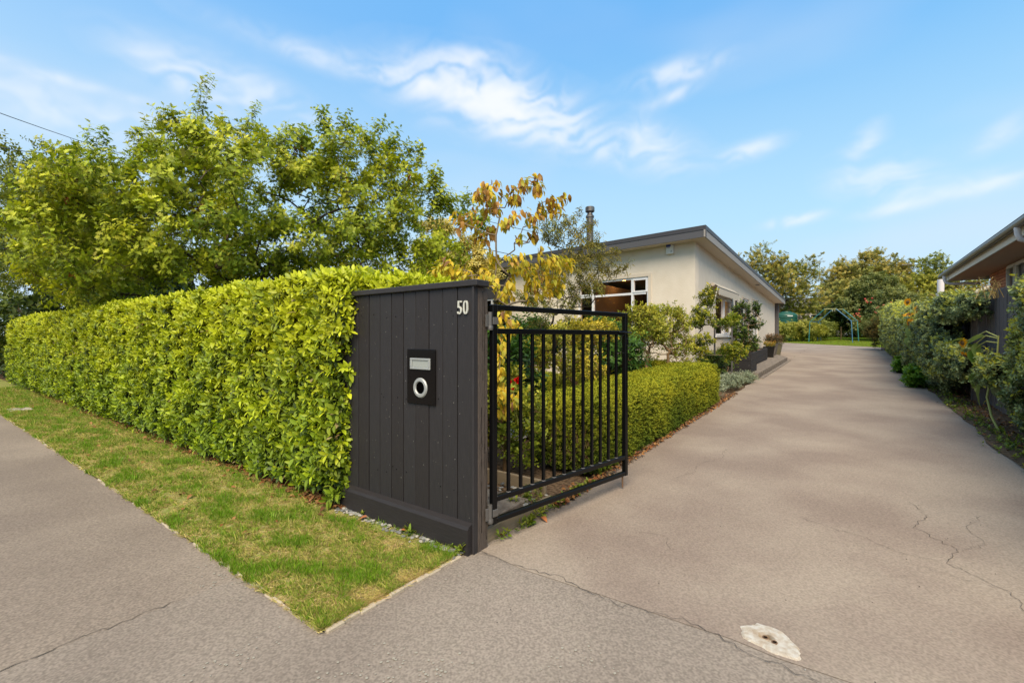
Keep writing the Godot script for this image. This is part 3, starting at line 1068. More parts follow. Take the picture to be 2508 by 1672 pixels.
func house() -> void:
	var h := thing("house", "cream stucco single-storey house with a sloping grey roof beside the driveway", "house", P(-1.2, 10.0, 0.0))
	h.position = Vector3.ZERO
	var top := func(p: Vector3) -> float: return roof_y(p) - 0.22
	var w := MB.new()
	wall_run(w, F, 0.0, 6.55, -0.1, top, [[1.29, 3.64, 1.35, 3.13]], 0.22)
	put(w, "front_wall", M.stucco, h)
	var w2 := MB.new()
	wall_run(w2, F, 6.55, 14.2, -0.1, top, [[6.75, 8.3, 0.5, 2.86], [10.0, 11.6, 1.2, 2.7]], 0.22)
	put(w2, "dark_front_wall", M.dark_wall, h)
	var w3 := MB.new()
	wall_run(w3, S, 10.221, 25.2, -0.1, top, [[12.15, 14.47, 1.51, 2.70], [16.34, 17.68, 1.75, 2.90], [18.42, 19.86, 0.68, 2.97]], 0.22)
	put(w3, "side_wall", M.stucco, h)
	var w4 := MB.new()   # back and far end, closing the rooms
	var fl := F(14.2, 0.0)
	w4.hexa([Vector3(fl.x, -0.1, fl.z), Vector3(fl.x, -0.1, -25.2), Vector3(fl.x + 0.2, -0.1, -25.2), Vector3(fl.x + 0.2, -0.1, fl.z), Vector3(fl.x, 3.8, fl.z), Vector3(fl.x, 3.25, -25.2), Vector3(fl.x + 0.2, 3.25, -25.2), Vector3(fl.x + 0.2, 3.8, fl.z)])
	w4.box(Vector3(fl.x / 2 - 0.7, 1.55, -25.1), Vector3(-fl.x - 1.6, 3.3, 0.2))
	put(w4, "rear_wall", M.stucco, h)
	# roof: sheet with a dark flashing edge, fascia boards below it, soffit
	var rc := [F(0, 0, 0.45) + Vector3(0.42, 0, 0), F(14.7, 0, 0.45), Vector3(fl.x - 0.5, 0, -25.8), Vector3(-0.78, 0, -25.8)]
	var up := []
	for p: Vector3 in rc:
		up.append(Vector3(p.x, roof_y(p), p.z))
	var rb := MB.new()
	var low := []
	for p in up:
		low.append(p + Vector3(0, -0.105, 0))
	rb.hexa(low + up)
	var roof := put(rb, "roof", M.flashing, h)
	for k in [[0, 1, M.fascia], [3, 0, M.barge], [2, 3, M.fascia]]:
		var a: Vector3 = up[k[0]]
		var b: Vector3 = up[k[1]]
		var inw := (b - a).cross(Vector3.UP).normalized()
		if inw.dot(Vector3(-7, 0, -17) - a) < 0:
			inw = -inw
		var fb := MB.new()
		var d0 := Vector3(0, -0.107, 0)
		var d1 := Vector3(0, -0.285, 0)
		var i0 := inw * 0.012
		var i1 := inw * 0.05
		fb.hexa([a + i0 + d1, b + i0 + d1, b + i1 + d1, a + i1 + d1, a + i0 + d0, b + i0 + d0, b + i1 + d0, a + i1 + d0])
		put(fb, "fascia_board", k[2], roof)
	var sf := MB.new()
	var lo := []
	var hi := []
	var mid := (up[0] + up[1] + up[2] + up[3]) / 4.0 as Vector3
	for p: Vector3 in up:
		var q := p + (Vector3(mid.x, p.y, mid.z) - p).normalized() * 0.09
		q.y = roof_y(q)
		lo.append(q + Vector3(0, -0.272, 0))
		hi.append(q + Vector3(0, -0.224, 0))
	sf.hexa(lo + hi)
	put(sf, "soffit", M.soffit, roof)
	# windows
	window(h, F, 1.29, 3.64, 1.35, 3.13, [1.79, 3.11], 2.68, [[1.33, 1.775, 2.71, 3.09], [3.15, 3.60, 2.71, 3.09]], "front_window", true, 0.09)
	window(h, F, 6.75, 8.3, 0.5, 2.86, [7.5], 0.0, [], "glazed_door", false, 0.0)
	window(h, F, 10.0, 11.6, 1.2, 2.7, [10.8], 0.0, [], "front_window")
	window(h, S, 12.15, 14.47, 1.51, 2.70, [13.35], 0.0, [[13.39, 14.42, 1.56, 2.65]], "side_window", true, 0.07)
	window(h, S, 16.34, 17.68, 1.75, 2.90, [17.0], 0.0, [], "side_window", true, 0.08)
	window(h, S, 18.42, 19.86, 0.68, 2.97, [19.1], 0.0, [], "side_door", false, 0.08)
	# rooms behind the glass
	var rm := MB.new()
	var room := [F(0.3, 0.3, -0.3), F(6.5, 0.3, -0.3), F(6.5, 0.3, -6.0), F(1.1, 0.3, -6.0)]
	var rt := []
	for p: Vector3 in room:
		rt.append(p + Vector3(0, 3.1, 0))
	rm.quad(room[2], room[3], rt[3], rt[2])
	rm.quad(room[1], room[2], rt[2], rt[1])
	rm.quad(room[0], room[1], room[2], room[3])
	put(rm, "interior", M.room, h)
	var cl := MB.new()
	cl.quad(rt[0], rt[1], rt[2], rt[3])
	put(cl, "ceiling", M.ceiling, h)
	var fu := MB.new()
	bar(fu, F, 1.2, 2.7, 0.3, 2.05, -5.2, -4.6)
	put(fu, "cabinet", M.room_dark, h)
	var sofa := MB.new()
	bar(sofa, F, 2.95, 4.2, 0.3, 1.42, -2.6, -1.8)
	put(sofa, "sideboard", M.room_dark, h)
	var n := 0
	for q in [[2.05, -1.5], [1.35, -1.3], [3.3, -2.2], [1.5, -3.4]]:
		var dl := MB.new()
		dl.lathe([Vector2(0.001, 0), Vector2(0.06, 0), Vector2(0.06, 0.02)], F(q[0], 3.37, q[1]), 10)
		put(dl, "downlight_lamp", M.downlight, h)
		var om := OmniLight3D.new()
		om.name = numbered("downlight_glow")
		om.position = F(q[0], 3.33, q[1])
		om.light_color = Color(1.0, 0.75, 0.45)
		om.light_energy = 0.10
		om.light_size = 0.05
		om.omni_range = 9.0
		om.omni_attenuation = 2.0
		om.shadow_enabled = true
		h.add_child(om)
	var r2 := MB.new()
	r2.quad(S(11.2, 0.3, -3.4), S(15.4, 0.3, -3.4), S(15.4, 3.2, -3.4), S(11.2, 3.2, -3.4))
	r2.quad(S(15.5, 0.3, -3.0), S(21.0, 0.3, -3.0), S(21.0, 3.0, -3.0), S(15.5, 3.0, -3.0))
	put(r2, "interior", M.room, h)
	for q in [[13.42, 13.62], [14.2, 14.4], [16.4, 16.6], [17.4, 17.62]]:
		var cu := MB.new()
		cu.quad(S(q[0], 1.55, -0.16), S(q[1], 1.55, -0.2), S(q[1], 2.8, -0.2), S(q[0], 2.8, -0.16))
		put(cu, "curtain", M.curtain, h)
	# soffit light, nail holes, corner post
	var so := MB.new()
	so.lathe([Vector2(0.001, -0.02), Vector2(0.07, -0.02), Vector2(0.08, 0.0), Vector2(0.08, 0.03)], Vector3(-0.98, roof_y(Vector3(0, 0, -18.2)) - 0.29, -18.2), 14)
	put(so, "soffit_light", M.barge, h)
	var cp := MB.new()
	cp.box(Vector3(-1.13, 2.0, -25.42), Vector3(0.16, 2.8, 0.3), 0.01)
	cp.box(Vector3(-1.05, 3.24, -25.46), Vector3(0.5, 0.12, 0.16), 0.01)
	put(cp, "corner_post", M.grey_fence, h)
	# alarm box on the front wall
	var al := thing("alarm_box", "white alarm box with a blue label high on the cream front wall", "alarm box", F(0.65, 3.66, 0))
	var B := Basis(Vector3(-FE.x, 0, FE.y), Vector3.UP, Vector3(FN.x, 0, -FN.y))
	var ab := MB.new()
	ab.box(B * Vector3(0, 0.14, 0.045), Vector3(0.2, 0.29, 0.088), 0.012, B)
	put(ab, "case", M.plastic_white, al)
	var bl := MB.new()
	bl.box(B * Vector3(-0.025, 0.22, 0.09), Vector3(0.13, 0.075, 0.004), 0.001, B)
	put(bl, "label_panel", M.plastic_blue, al)
	for k in 3:
		var dt := MB.new()
		dt.box(B * Vector3(-0.06 + k * 0.03, 0.165, 0.09), Vector3(0.018, 0.02, 0.004), 0.001, B)
		put(dt, "label_mark", M.plastic_blue, al)
	var vn := MB.new()
	for k in 3:
		vn.box(B * Vector3(0.055, 0.04 + k * 0.018, 0.09), Vector3(0.05, 0.006, 0.004), 0.0, B)
	put(vn, "vent_slot", M.pot_grey, al)
	# flue and vent pipe on the roof
	var f0 := Vector3(-5.75, 0, -13.1)
	f0.y = roof_y(f0) - 0.05
	var flue := thing("chimney_flue", "weathered steel chimney flue with a round cap on the house roof", "chimney", f0)
	var fp := MB.new()
	fp.lathe([Vector2(0.13, 0), Vector2(0.13, 1.95)], Vector3.ZERO, 18)
	put(fp, "pipe", M.flue, flue)
	var fb2 := MB.new()
	fb2.lathe([Vector2(0.135, 1.86), Vector2(0.155, 1.88), Vector2(0.155, 1.93), Vector2(0.10, 2.0), Vector2(0.09, 2.07)], Vector3.ZERO, 18)
	put(fb2, "collar", M.flue, flue)
	var fcap := MB.new()
	fcap.lathe([Vector2(0.09, 2.05), Vector2(0.15, 2.08), Vector2(0.17, 2.1), Vector2(0.17, 2.24), Vector2(0.15, 2.27), Vector2(0.001, 2.3)], Vector3.ZERO, 18)
	put(fcap, "cap", M.flue, flue)
	var vp0 := Vector3(-4.75, 0, -12.2)
	vp0.y = roof_y(vp0) - 0.03
	var vp := thing("vent_pipe", "thin dark vent pipe standing on the house roof right of the flue", "pipe", vp0)
	var vm := MB.new()
	vm.tube([Vector3.ZERO, Vector3(0, 0.5, 0)], [0.028, 0.028], 8)
	put(vm, "pipe", M.hinge, vp)
	var vm2 := MB.new()
	vm2.tube([Vector3(0, 0.5, 0), Vector3(0, 0.66, 0)], [0.016, 0.01], 6)
	put(vm2, "tip", M.rust, vp)
	# drop-arm awning over the side window
	var aw := thing("awning", "beige drop-arm awning over the tall side window of the house", "awning", S(13.3, 2.9, 0))
	aw.position = Vector3.ZERO
	var ro := MB.new()
	ro.tube([S(11.6, 2.95, 0.06), S(14.6, 2.95, 0.06)], [0.05, 0.05], 10)
	put(ro, "roller", M.surround, aw)
	var fbar := MB.new()
	fbar.tube([S(11.62, 2.87, 0.19), S(14.58, 2.87, 0.19)], [0.017, 0.017], 8)
	put(fbar, "front_bar", M.hinge, aw)
	var cloth := MB.new()
	cloth.quad(S(11.66, 3.005, 0.06), S(14.54, 3.005, 0.06), S(14.54, 2.89, 0.195), S(11.66, 2.89, 0.195), Vector3.UP)
	put(cloth, "canopy", M.awning, aw)
	var val := MB.new()
	for k in 12:
		var b0 := 11.66 + k * 2.88 / 12
		var b1 := b0 + 2.88 / 12
		var bm := (b0 + b1) / 2
		for r in [[b0, bm, 0.2, 0.235], [bm, b1, 0.235, 0.2]]:
			val.quad(S(r[0], 2.88, 0.20), S(r[1], 2.88, 0.20), S(r[1], 2.88 - r[3], 0.20), S(r[0], 2.88 - r[2], 0.20), Vector3.RIGHT)
	put(val, "valance", M.awning, aw)
	for b in [11.62, 14.58]:
		var arm := MB.new()
		arm.tube([S(b, 2.87, 0.19), S(b + 0.1, 2.32, 0.04)], [0.016, 0.016], 6)
		put(arm, "arm", M.plastic_white if b < 12 else M.hinge, aw)


func neighbour() -> void:
	var h := thing("brick_house", "red brick neighbouring house with cream fascia and brown soffit behind the fence", "house", Vector3.ZERO)
	var bk := MB.new()
	bk.box(Vector3(6.15, 1.9, -10.0), Vector3(1.2, 4.4, 16.6))
	bk.box(Vector3(9.0, 1.9, -11.0), Vector3(4.5, 4.4, 18.4))
	put(bk, "wall", M.mortar, h)
	# bricks of the stretch of wall that shows above the fence
	var bricks: Array[ArrayMesh] = []
	var b0 := MB.new()
	b0.box(Vector3.ZERO, Vector3(0.03, 0.074, 0.228), 0.004)
	bricks.append(b0.mesh())
	rng.seed = 700
	for r in 15:
		var y := 2.42 + r * 0.086
		for k in 19:
			var b := 14.0 + k * 0.24 + (0.12 if r % 2 else 0.0)
			if b > 18.25 or (b < 15.9 and y > 2.35):
				continue
			inst(bricks[0], "brick", [M.brick, M.brick2, M.brick3, M.brick][rng.randi() % 4], h, Transform3D(Basis(), Vector3(5.545 - rng.randf() * 0.004, y, -b)))
	# roof edge
	var gl := MB.new()
	gl.tube([P(4.6, 3.0, 3.62), P(4.6, 20.2, 3.62)], [0.07, 0.07], 10)
	put(gl, "gutter", M.gutter, h)
	var rf := MB.new()
	rf.hexa([P(4.55, 3.0, 3.66), P(4.55, 20.15, 3.66), P(9.0, 20.15, 5.1), P(9.0, 3.0, 5.1), P(4.55, 3.0, 3.69), P(4.55, 20.15, 3.69), P(9.0, 20.15, 5.14), P(9.0, 3.0, 5.14)])
	rf.tri(P(4.55, 20.17, 3.68), P(9.0, 20.17, 5.12), P(9.0, 20.17, 3.68))
	put(rf, "roof", M.roof_tile, h)
	var fc := MB.new()
	fc.box(P(4.72, 11.3, 3.51), Vector3(0.03, 0.2, 16.7), 0.004)
	put(fc, "fascia_board", M.cream, h)
	var end := MB.new()
	end.box(P(5.25, 19.66, 3.5), Vector3(1.05, 0.2, 0.03), 0.004)
	put(end, "fascia_board", M.cream, h)
	for k in 6:
		var so := MB.new()
		so.box(P(5.14, 4.4 + k * 2.8, 3.425), Vector3(0.82, 0.012, 2.79))
		put(so, "soffit_panel", M.soffit_brown, h)
	for q in [[19.3, 1], [10.6, 1]]:
		var b: float = q[0]
		var dp := MB.new()
		dp.tube([P(4.6, b, 3.56), P(4.61, b, 3.42), P(4.64, b, 3.33), P(4.75, b, 3.28), P(5.2, b, 3.26), P(5.48, b, 3.25)], [0.05, 0.05, 0.05, 0.05, 0.05, 0.05], 10)
		put(dp, "downpipe", M.pipe, h)
	var fnn := func(t: float, y: float, off: float) -> Vector3: return Vector3(5.42 - off, y, -t)
	window(h, fnn, 13.0, 15.85, 2.3, 3.38, [14.0, 15.0], 0.0, [[15.05, 15.8, 2.35, 3.33], [14.05, 14.95, 2.35, 3.33]], "window", false, 0.0, M.cream)
	var nd := MB.new()
	nd.box(Vector3(5.535, 2.84, -14.42), Vector3(0.02, 1.02, 2.8))
	put(nd, "interior", M.curtain, h)
	# garage with a lean-to roof further back
	var g := thing("garage", "low grey roofed garage behind the fence beyond the brick house", "garage", Vector3.ZERO)
	var gw := MB.new()
	gw.box(P(7.6, 26.2, 1.7), Vector3(3.0, 3.4, 8.0))
	put(gw, "wall", M.dark_wall, g)
	var gr := MB.new()
	gr.hexa([P(5.7, 21.9, 3.12), P(5.7, 30.4, 3.12), P(9.4, 30.4, 4.6), P(9.4, 21.9, 4.6), P(5.7, 21.9, 3.16), P(5.7, 30.4, 3.16), P(9.4, 30.4, 4.64), P(9.4, 21.9, 4.64)])
	put(gr, "roof", M.roof_tile, g)
	var barge := MB.new()
	barge.hexa([P(5.68, 21.86, 3.06), P(5.68, 21.89, 3.06), P(9.42, 21.89, 4.55), P(9.42, 21.86, 4.55), P(5.68, 21.86, 3.19), P(5.68, 21.89, 3.19), P(9.42, 21.89, 4.68), P(9.42, 21.86, 4.68)])
	put(barge, "barge_board", M.cream, g)
	for k in 22:
		var rib := MB.new()
		var b := 22.1 + k * 0.38
		rib.tube([P(5.7, b, 3.17), P(9.4, b, 4.65)], [0.028, 0.028], 4, false)
		put(rib, "roof_rib", M.roof_tile, g)
	var fl := thing("flue_pipe", "white flue pipe rising beside the garage roof", "pipe", G(5.45, 27.5, 0))
	var fm := MB.new()
	fm.tube([Vector3(0, 1.5, 0), Vector3(0, 3.45, 0)], [0.13, 0.13], 12)
	put(fm, "pipe", M.pipe, fl)
	# brackets keep it on the garage wall
	var fbk := MB.new()
	fbk.box(Vector3(0.33, 1.7, 0), Vector3(0.7, 0.04, 0.04))
	put(fbk, "bracket", M.hinge, fl)


func mailbox_wall() -> void:
	var w := thing("mailbox_wall", "black painted timber board wall panel with letterbox and number, beside the open gate", "fence", Vector3.ZERO)
	rng.seed = 800
	var edges := [0.0, -0.139, -0.279, -0.418, -0.557, -0.695, -0.834, -0.973, -1.112, -1.25, -1.389, -1.525]
	for i in edges.size() - 1:
		var mb := MB.new()
		var wd: float = edges[i] - edges[i + 1] - 0.006 - rng.randf() * 0.003
		var z := 0.012 + rng.randf_range(-0.002, 0.002)
		mb.box(Vector3((edges[i] + edges[i + 1]) / 2, 0.955, -z), Vector3(wd, 1.65, 0.02), 0.0025)
		for k in mb.uv.size():
			mb.uv[k] += Vector2(i * 0.371, i * 0.77)
		var o := put(mb, "board", [M.black_timber, M.black_timber2, M.black_timber3, M.black_timber][rng.randi() % 4], w)
		o.rotation.y = rng.randf_range(-0.001, 0.001)
	for y in [0.4, 1.0, 1.6]:
		var ra := MB.new()
		ra.flip = true
		ra.box(Vector3(-0.77, y, -0.05), Vector3(1.5, 0.09, 0.045))
		put(ra, "rail", M.black_timber2, w)
	var back := MB.new()
	back.box(Vector3(-0.765, 0.95, -0.085), Vector3(1.52, 1.64, 0.02))
	put(back, "backing_board", M.room_dark, w)
	var cap := MB.new()
	cap.flip = true
	cap.box(Vector3(-0.745, 1.803, -0.045), Vector3(1.60, 0.042, 0.135), 0.005)
	put(cap, "cap_rail", M.black_timber3, w)
	# base board with a bevelled top
	var bb := MB.new()
	bb.flip = true
	bb.prism(PackedVector2Array([Vector2(0, 0.0), Vector2(0, 0.165), Vector2(0.012, 0.185), Vector2(0.05, 0.2), Vector2(0.05, 0.0)]), 1.53, Transform3D(Basis(Vector3(0, 0, -1), Vector3(0, 1, 0), Vector3(1, 0, 0)), Vector3(-1.528, 0.005, 0.05)))
	put(bb, "base_board", M.black_timber2, w)
	var edge := MB.new()
	edge.box(Vector3(0.0105, 0.9, -0.012), Vector3(0.018, 1.79, 0.045), 0.003)
	put(edge, "edge_trim", M.black_timber3, w)
	# gate post, its end grain split
	var po := MB.new()
	po.box(Vector3(-0.03, 0.885, -0.088), Vector3(0.098, 1.79, 0.105), 0.006)
	put(po, "post", M.worn_post, w)
	var po2 := MB.new()
	po2.box(Vector3(-1.47, 0.88, -0.09), Vector3(0.1, 1.74, 0.1), 0.006)
	put(po2, "post", M.worn_post, w)
	rng.seed = 815
	for q in [[-0.07, 0.12, 1.0], [-0.105, 0.5, 1.74], [-0.12, 0.06, 0.7], [-0.085, 1.15, 1.76]]:
		var sp := MB.new()
		var pts := []
		var y: float = q[1]
		while y < q[2]:
			pts.append(Vector3(0.0195, y, q[0] + rng.randf_range(-0.0022, 0.0022)))
			y += 0.05
		for i in pts.size() - 1:
			var wv := 0.0022 * rng.randf_range(0.4, 1.2)
			sp.quad(pts[i] + Vector3(0, 0, wv), pts[i + 1] + Vector3(0, 0, wv), pts[i + 1] - Vector3(0, 0, wv), pts[i] - Vector3(0, 0, wv), Vector3.RIGHT)
		put(sp, "split", M.hole, w)
	# nail heads
	for i in 26:
		var nh := MB.new()
		var e := int(rng.randi() % 11)
		nh.lathe([Vector2(0.0005, 0.0), Vector2(0.0035, 0.0), Vector2(0.0035, -0.003)], Vector3(edges[e] - rng.randf_range(0.02, 0.12), [0.42, 1.0, 1.6][i % 3] + rng.randf_range(-0.03, 0.03), 0.0005), 6, Basis(Vector3.RIGHT, PI / 2))
		put(nh, "nail", M.hole, w)
	# pale flecks of dirt on the paint
	var fk := MB.new()
	for i in 150:
		var e := int(rng.randi() % 11)
		var o := Vector3(edges[e] - rng.randf_range(0.01, 0.13), rng.randf_range(0.22, 1.7), 0.0012)
		var r := rng.randf_range(0.0008, 0.0028)
		fk.quad(o + Vector3(-r, -r, 0), o + Vector3(-r * 0.3, r, 0), o + Vector3(r, r * 0.6, 0), o + Vector3(r * 0.7, -r, 0), Vector3.BACK)
	put(fk, "dirt_flecks", M.pebble4, w).set_meta("kind", "stuff")
	# letterbox plate, slot and newspaper ring
	var lb := thing("letterbox", "glossy black letterbox plate with silver slot and round newspaper holder on the wall", "letterbox", P(-0.49, 0.0, 1.155))
	var T := Vector3(0, 0, 0.002)
	var pm := MB.new()
	pm.box(T + Vector3(0, 0, 0.004), Vector3(0.296, 0.40, 0.010), 0.003)
	put(pm, "plate", M.plate, lb)
	var sl := MB.new()
	for q in [[0, 0.127, 0.212, 0.016], [0, 0.061, 0.212, 0.016], [-0.095, 0.094, 0.022, 0.05], [0.095, 0.094, 0.022, 0.05]]:
		sl.box(T + Vector3(q[0], q[1], 0.014), Vector3(q[2], q[3], 0.012), 0.003)
	put(sl, "slot_frame", M.chrome, lb)
	var sf := MB.new()
	sf.box(T + Vector3(0, 0.094, 0.0115), Vector3(0.166, 0.049, 0.004), 0.0015)
	put(sf, "slot_flap", M.satin, lb)
	var rg := MB.new()
	rg.lathe([Vector2(0.044, -0.03), Vector2(0.044, 0.006), Vector2(0.05, 0.012), Vector2(0.066, 0.011), Vector2(0.073, 0.004), Vector2(0.073, -0.001)], T + Vector3(0, -0.08, 0.0085), 40, Basis(Vector3.RIGHT, PI / 2))
	put(rg, "ring", M.chrome, lb)
	var ho := MB.new()
	ho.lathe([Vector2(0.0005, 0.0), Vector2(0.0445, 0.0), Vector2(0.0445, -0.002)], T + Vector3(0, -0.08, 0.0095), 30, Basis(Vector3.RIGHT, PI / 2))
	put(ho, "opening", M.hole, lb)
	for g in [-1, 1]:
		for k in [-1, 1]:
			var sc := MB.new()
			sc.lathe([Vector2(0.0005, 0.002), Vector2(0.004, 0.001), Vector2(0.004, -0.002)], T + Vector3(g * 0.132, k * 0.182, 0.0095), 8, Basis(Vector3.RIGHT, PI / 2))
			put(sc, "screw", M.plate, lb)
	# house number
	var five := PackedVector2Array([Vector2(0.004, 0.104), Vector2(0.044, 0.104), Vector2(0.044, 0.091), Vector2(0.018, 0.091), Vector2(0.016, 0.064), Vector2(0.030, 0.060), Vector2(0.041, 0.050), Vector2(0.046, 0.036), Vector2(0.044, 0.019), Vector2(0.035, 0.006), Vector2(0.022, 0.0), Vector2(0.006, 0.003), Vector2(-0.002, 0.013), Vector2(0.0, 0.023), Vector2(0.010, 0.021), Vector2(0.015, 0.012), Vector2(0.024, 0.011), Vector2(0.030, 0.019), Vector2(0.031, 0.036), Vector2(0.027, 0.046), Vector2(0.018, 0.051), Vector2(0.003, 0.051)])
	var n5 := thing("number_five", "pale metal house number 5 at the top corner of the black wall", "house number", P(-0.131, 0.0, 1.592))
	var m5 := MB.new()
	m5.prism(five, 0.009, Transform3D(Basis.from_scale(Vector3(0.88, 0.88, 1.0)), Vector3(0.004, 0.005, 0.003)))
	put(m5, "digit", M.number, n5)
	var n0 := thing("number_zero", "pale metal house number 0 next to the post on the black wall", "house number", P(-0.07, 0.0, 1.592))
	var m0 := MB.new()
	var out := []
	var inn := []
	for k in 32:
		var w2 := TAU * k / 32
		var cx := signf(cos(w2)) * pow(absf(cos(w2)), 0.75)
		var cy := signf(sin(w2)) * pow(absf(sin(w2)), 0.75)
		out.append(Vector2(0.024 + 0.024 * cx, 0.052 + 0.052 * cy))
		inn.append(Vector2(0.024 + 0.0115 * cx, 0.052 + 0.039 * cy))
	for k in 32:
		var j := (k + 1) % 32
		m0.prism(PackedVector2Array([out[k], out[j], inn[j], inn[k]]), 0.009, Transform3D(Basis.from_scale(Vector3(0.88, 0.88, 1.0)), Vector3(-0.004, 0.005, 0.003)))
	put(m0, "digit", M.number, n0)
	for q in [[n5, 0.028, 0.091], [n5, 0.015, 0.0105], [n0, 0.017, 0.090], [n0, 0.017, 0.011]]:
		var s := MB.new()
		s.lathe([Vector2(0.0004, 0.0), Vector2(0.003, 0.0), Vector2(0.003, -0.002)], Vector3(q[1], q[2], 0.0128), 8, Basis(Vector3.RIGHT, PI / 2))
		put(s, "screw", M.rust, q[0])


func gate() -> void:
	var g := thing("driveway_gate", "black steel bar gate standing open along the driveway beside the mailbox wall", "gate", Vector3.ZERO)
	var h0 := Vector2(0.035, 0.155)
	var h1 := Vector2(0.33, 1.80)
	var d := (h1 - h0).normalized()
	var lg := h0.distance_to(h1)
	var B := Basis(Vector3(d.x, 0, -d.y), Vector3.UP, Vector3(d.y, 0, d.x))   # x runs along the gate
	g.transform = Transform3D(B, Vector3(h0.x, 0, -h0.y))
	for q in [[0.02, 0.155, 1.668, 0.042], [lg - 0.02, 0.155, 1.668, 0.042]]:
		var mb := MB.new()
		mb.box(Vector3(q[0], (q[1] + q[2]) / 2, 0), Vector3(q[3], q[2] - q[1], q[3]), 0.004)
		put(mb, "stile", M.black_steel, g)
	for y in [1.648, 1.484, 0.325, 0.176]:
		var mb := MB.new()
		mb.box(Vector3(lg / 2, y, 0), Vector3(lg - 0.08, 0.038, 0.038), 0.004)
		put(mb, "rail", M.black_steel, g)
	for k in 12:
		var mb := MB.new()
		mb.box(Vector3(0.04 + (lg - 0.08) * (k + 1) / 13.0, 0.905, 0), Vector3(0.022, 1.125, 0.022), 0.002)
		put(mb, "bar", M.black_steel, g)
		var wd := MB.new()
		wd.lathe([Vector2(0.001, 0.006), Vector2(0.014, 0.004), Vector2(0.019, 0.0)], Vector3(0.04 + (lg - 0.08) * (k + 1) / 13.0, 0.3445, 0), 8)
		put(wd, "weld", M.hinge, g)
	var bolt := MB.new()
	bolt.tube([Vector3(lg - 0.06, 0.16, 0.0), Vector3(lg - 0.06, 0.05, 0.0)], [0.008, 0.008], 8)
	put(bolt, "drop_bolt", M.rust, g)
	var latch := MB.new()
	latch.tube([Vector3(lg - 0.16, 1.49, 0.024), Vector3(lg + 0.055, 1.485, 0.024)], [0.007, 0.007], 8)
	latch.box(Vector3(lg - 0.02, 1.40, 0.026), Vector3(0.03, 0.06, 0.01), 0.002)
	put(latch, "latch", M.black_steel, g)
	var loop := MB.new()
	var ring := []
	for k in 13:
		var w := PI * k / 12
		ring.append(Vector3(lg - 0.10 + 0.055 * cos(w + PI / 2) + 0.02, 1.38 + 0.085 * sin(w + PI / 2), 0.03))
	loop.tube(ring, ring.map(func(_p): return 0.003), 5)
	put(loop, "latch_handle", M.black_steel, g)
	for y in [1.555, 0.235]:
		var hm := MB.new()
		hm.tube([Vector3(-0.016, y - 0.06, 0.006), Vector3(-0.016, y + 0.06, 0.006)], [0.017, 0.017], 10)
		hm.box(Vector3(-0.045, y, 0.012), Vector3(0.03, 0.085, 0.006), 0.002)
		hm.box(Vector3(0.02, y, 0.0235), Vector3(0.05, 0.05, 0.006), 0.002)
		hm.box(Vector3(-0.005, y + 0.02, 0), Vector3(0.03, 0.03, 0.02), 0.003)
		hm.box(Vector3(-0.03, y - 0.02, -0.006), Vector3(0.03, 0.03, 0.014), 0.003)
		hm.lathe([Vector2(0.001, 0.02), Vector2(0.02, 0.016), Vector2(0.022, 0.0), Vector2(0.02, -0.014), Vector2(0.001, -0.016)], Vector3(-0.016, y - 0.05, 0.008), 10)
		put(hm, "hinge", M.hinge, g)


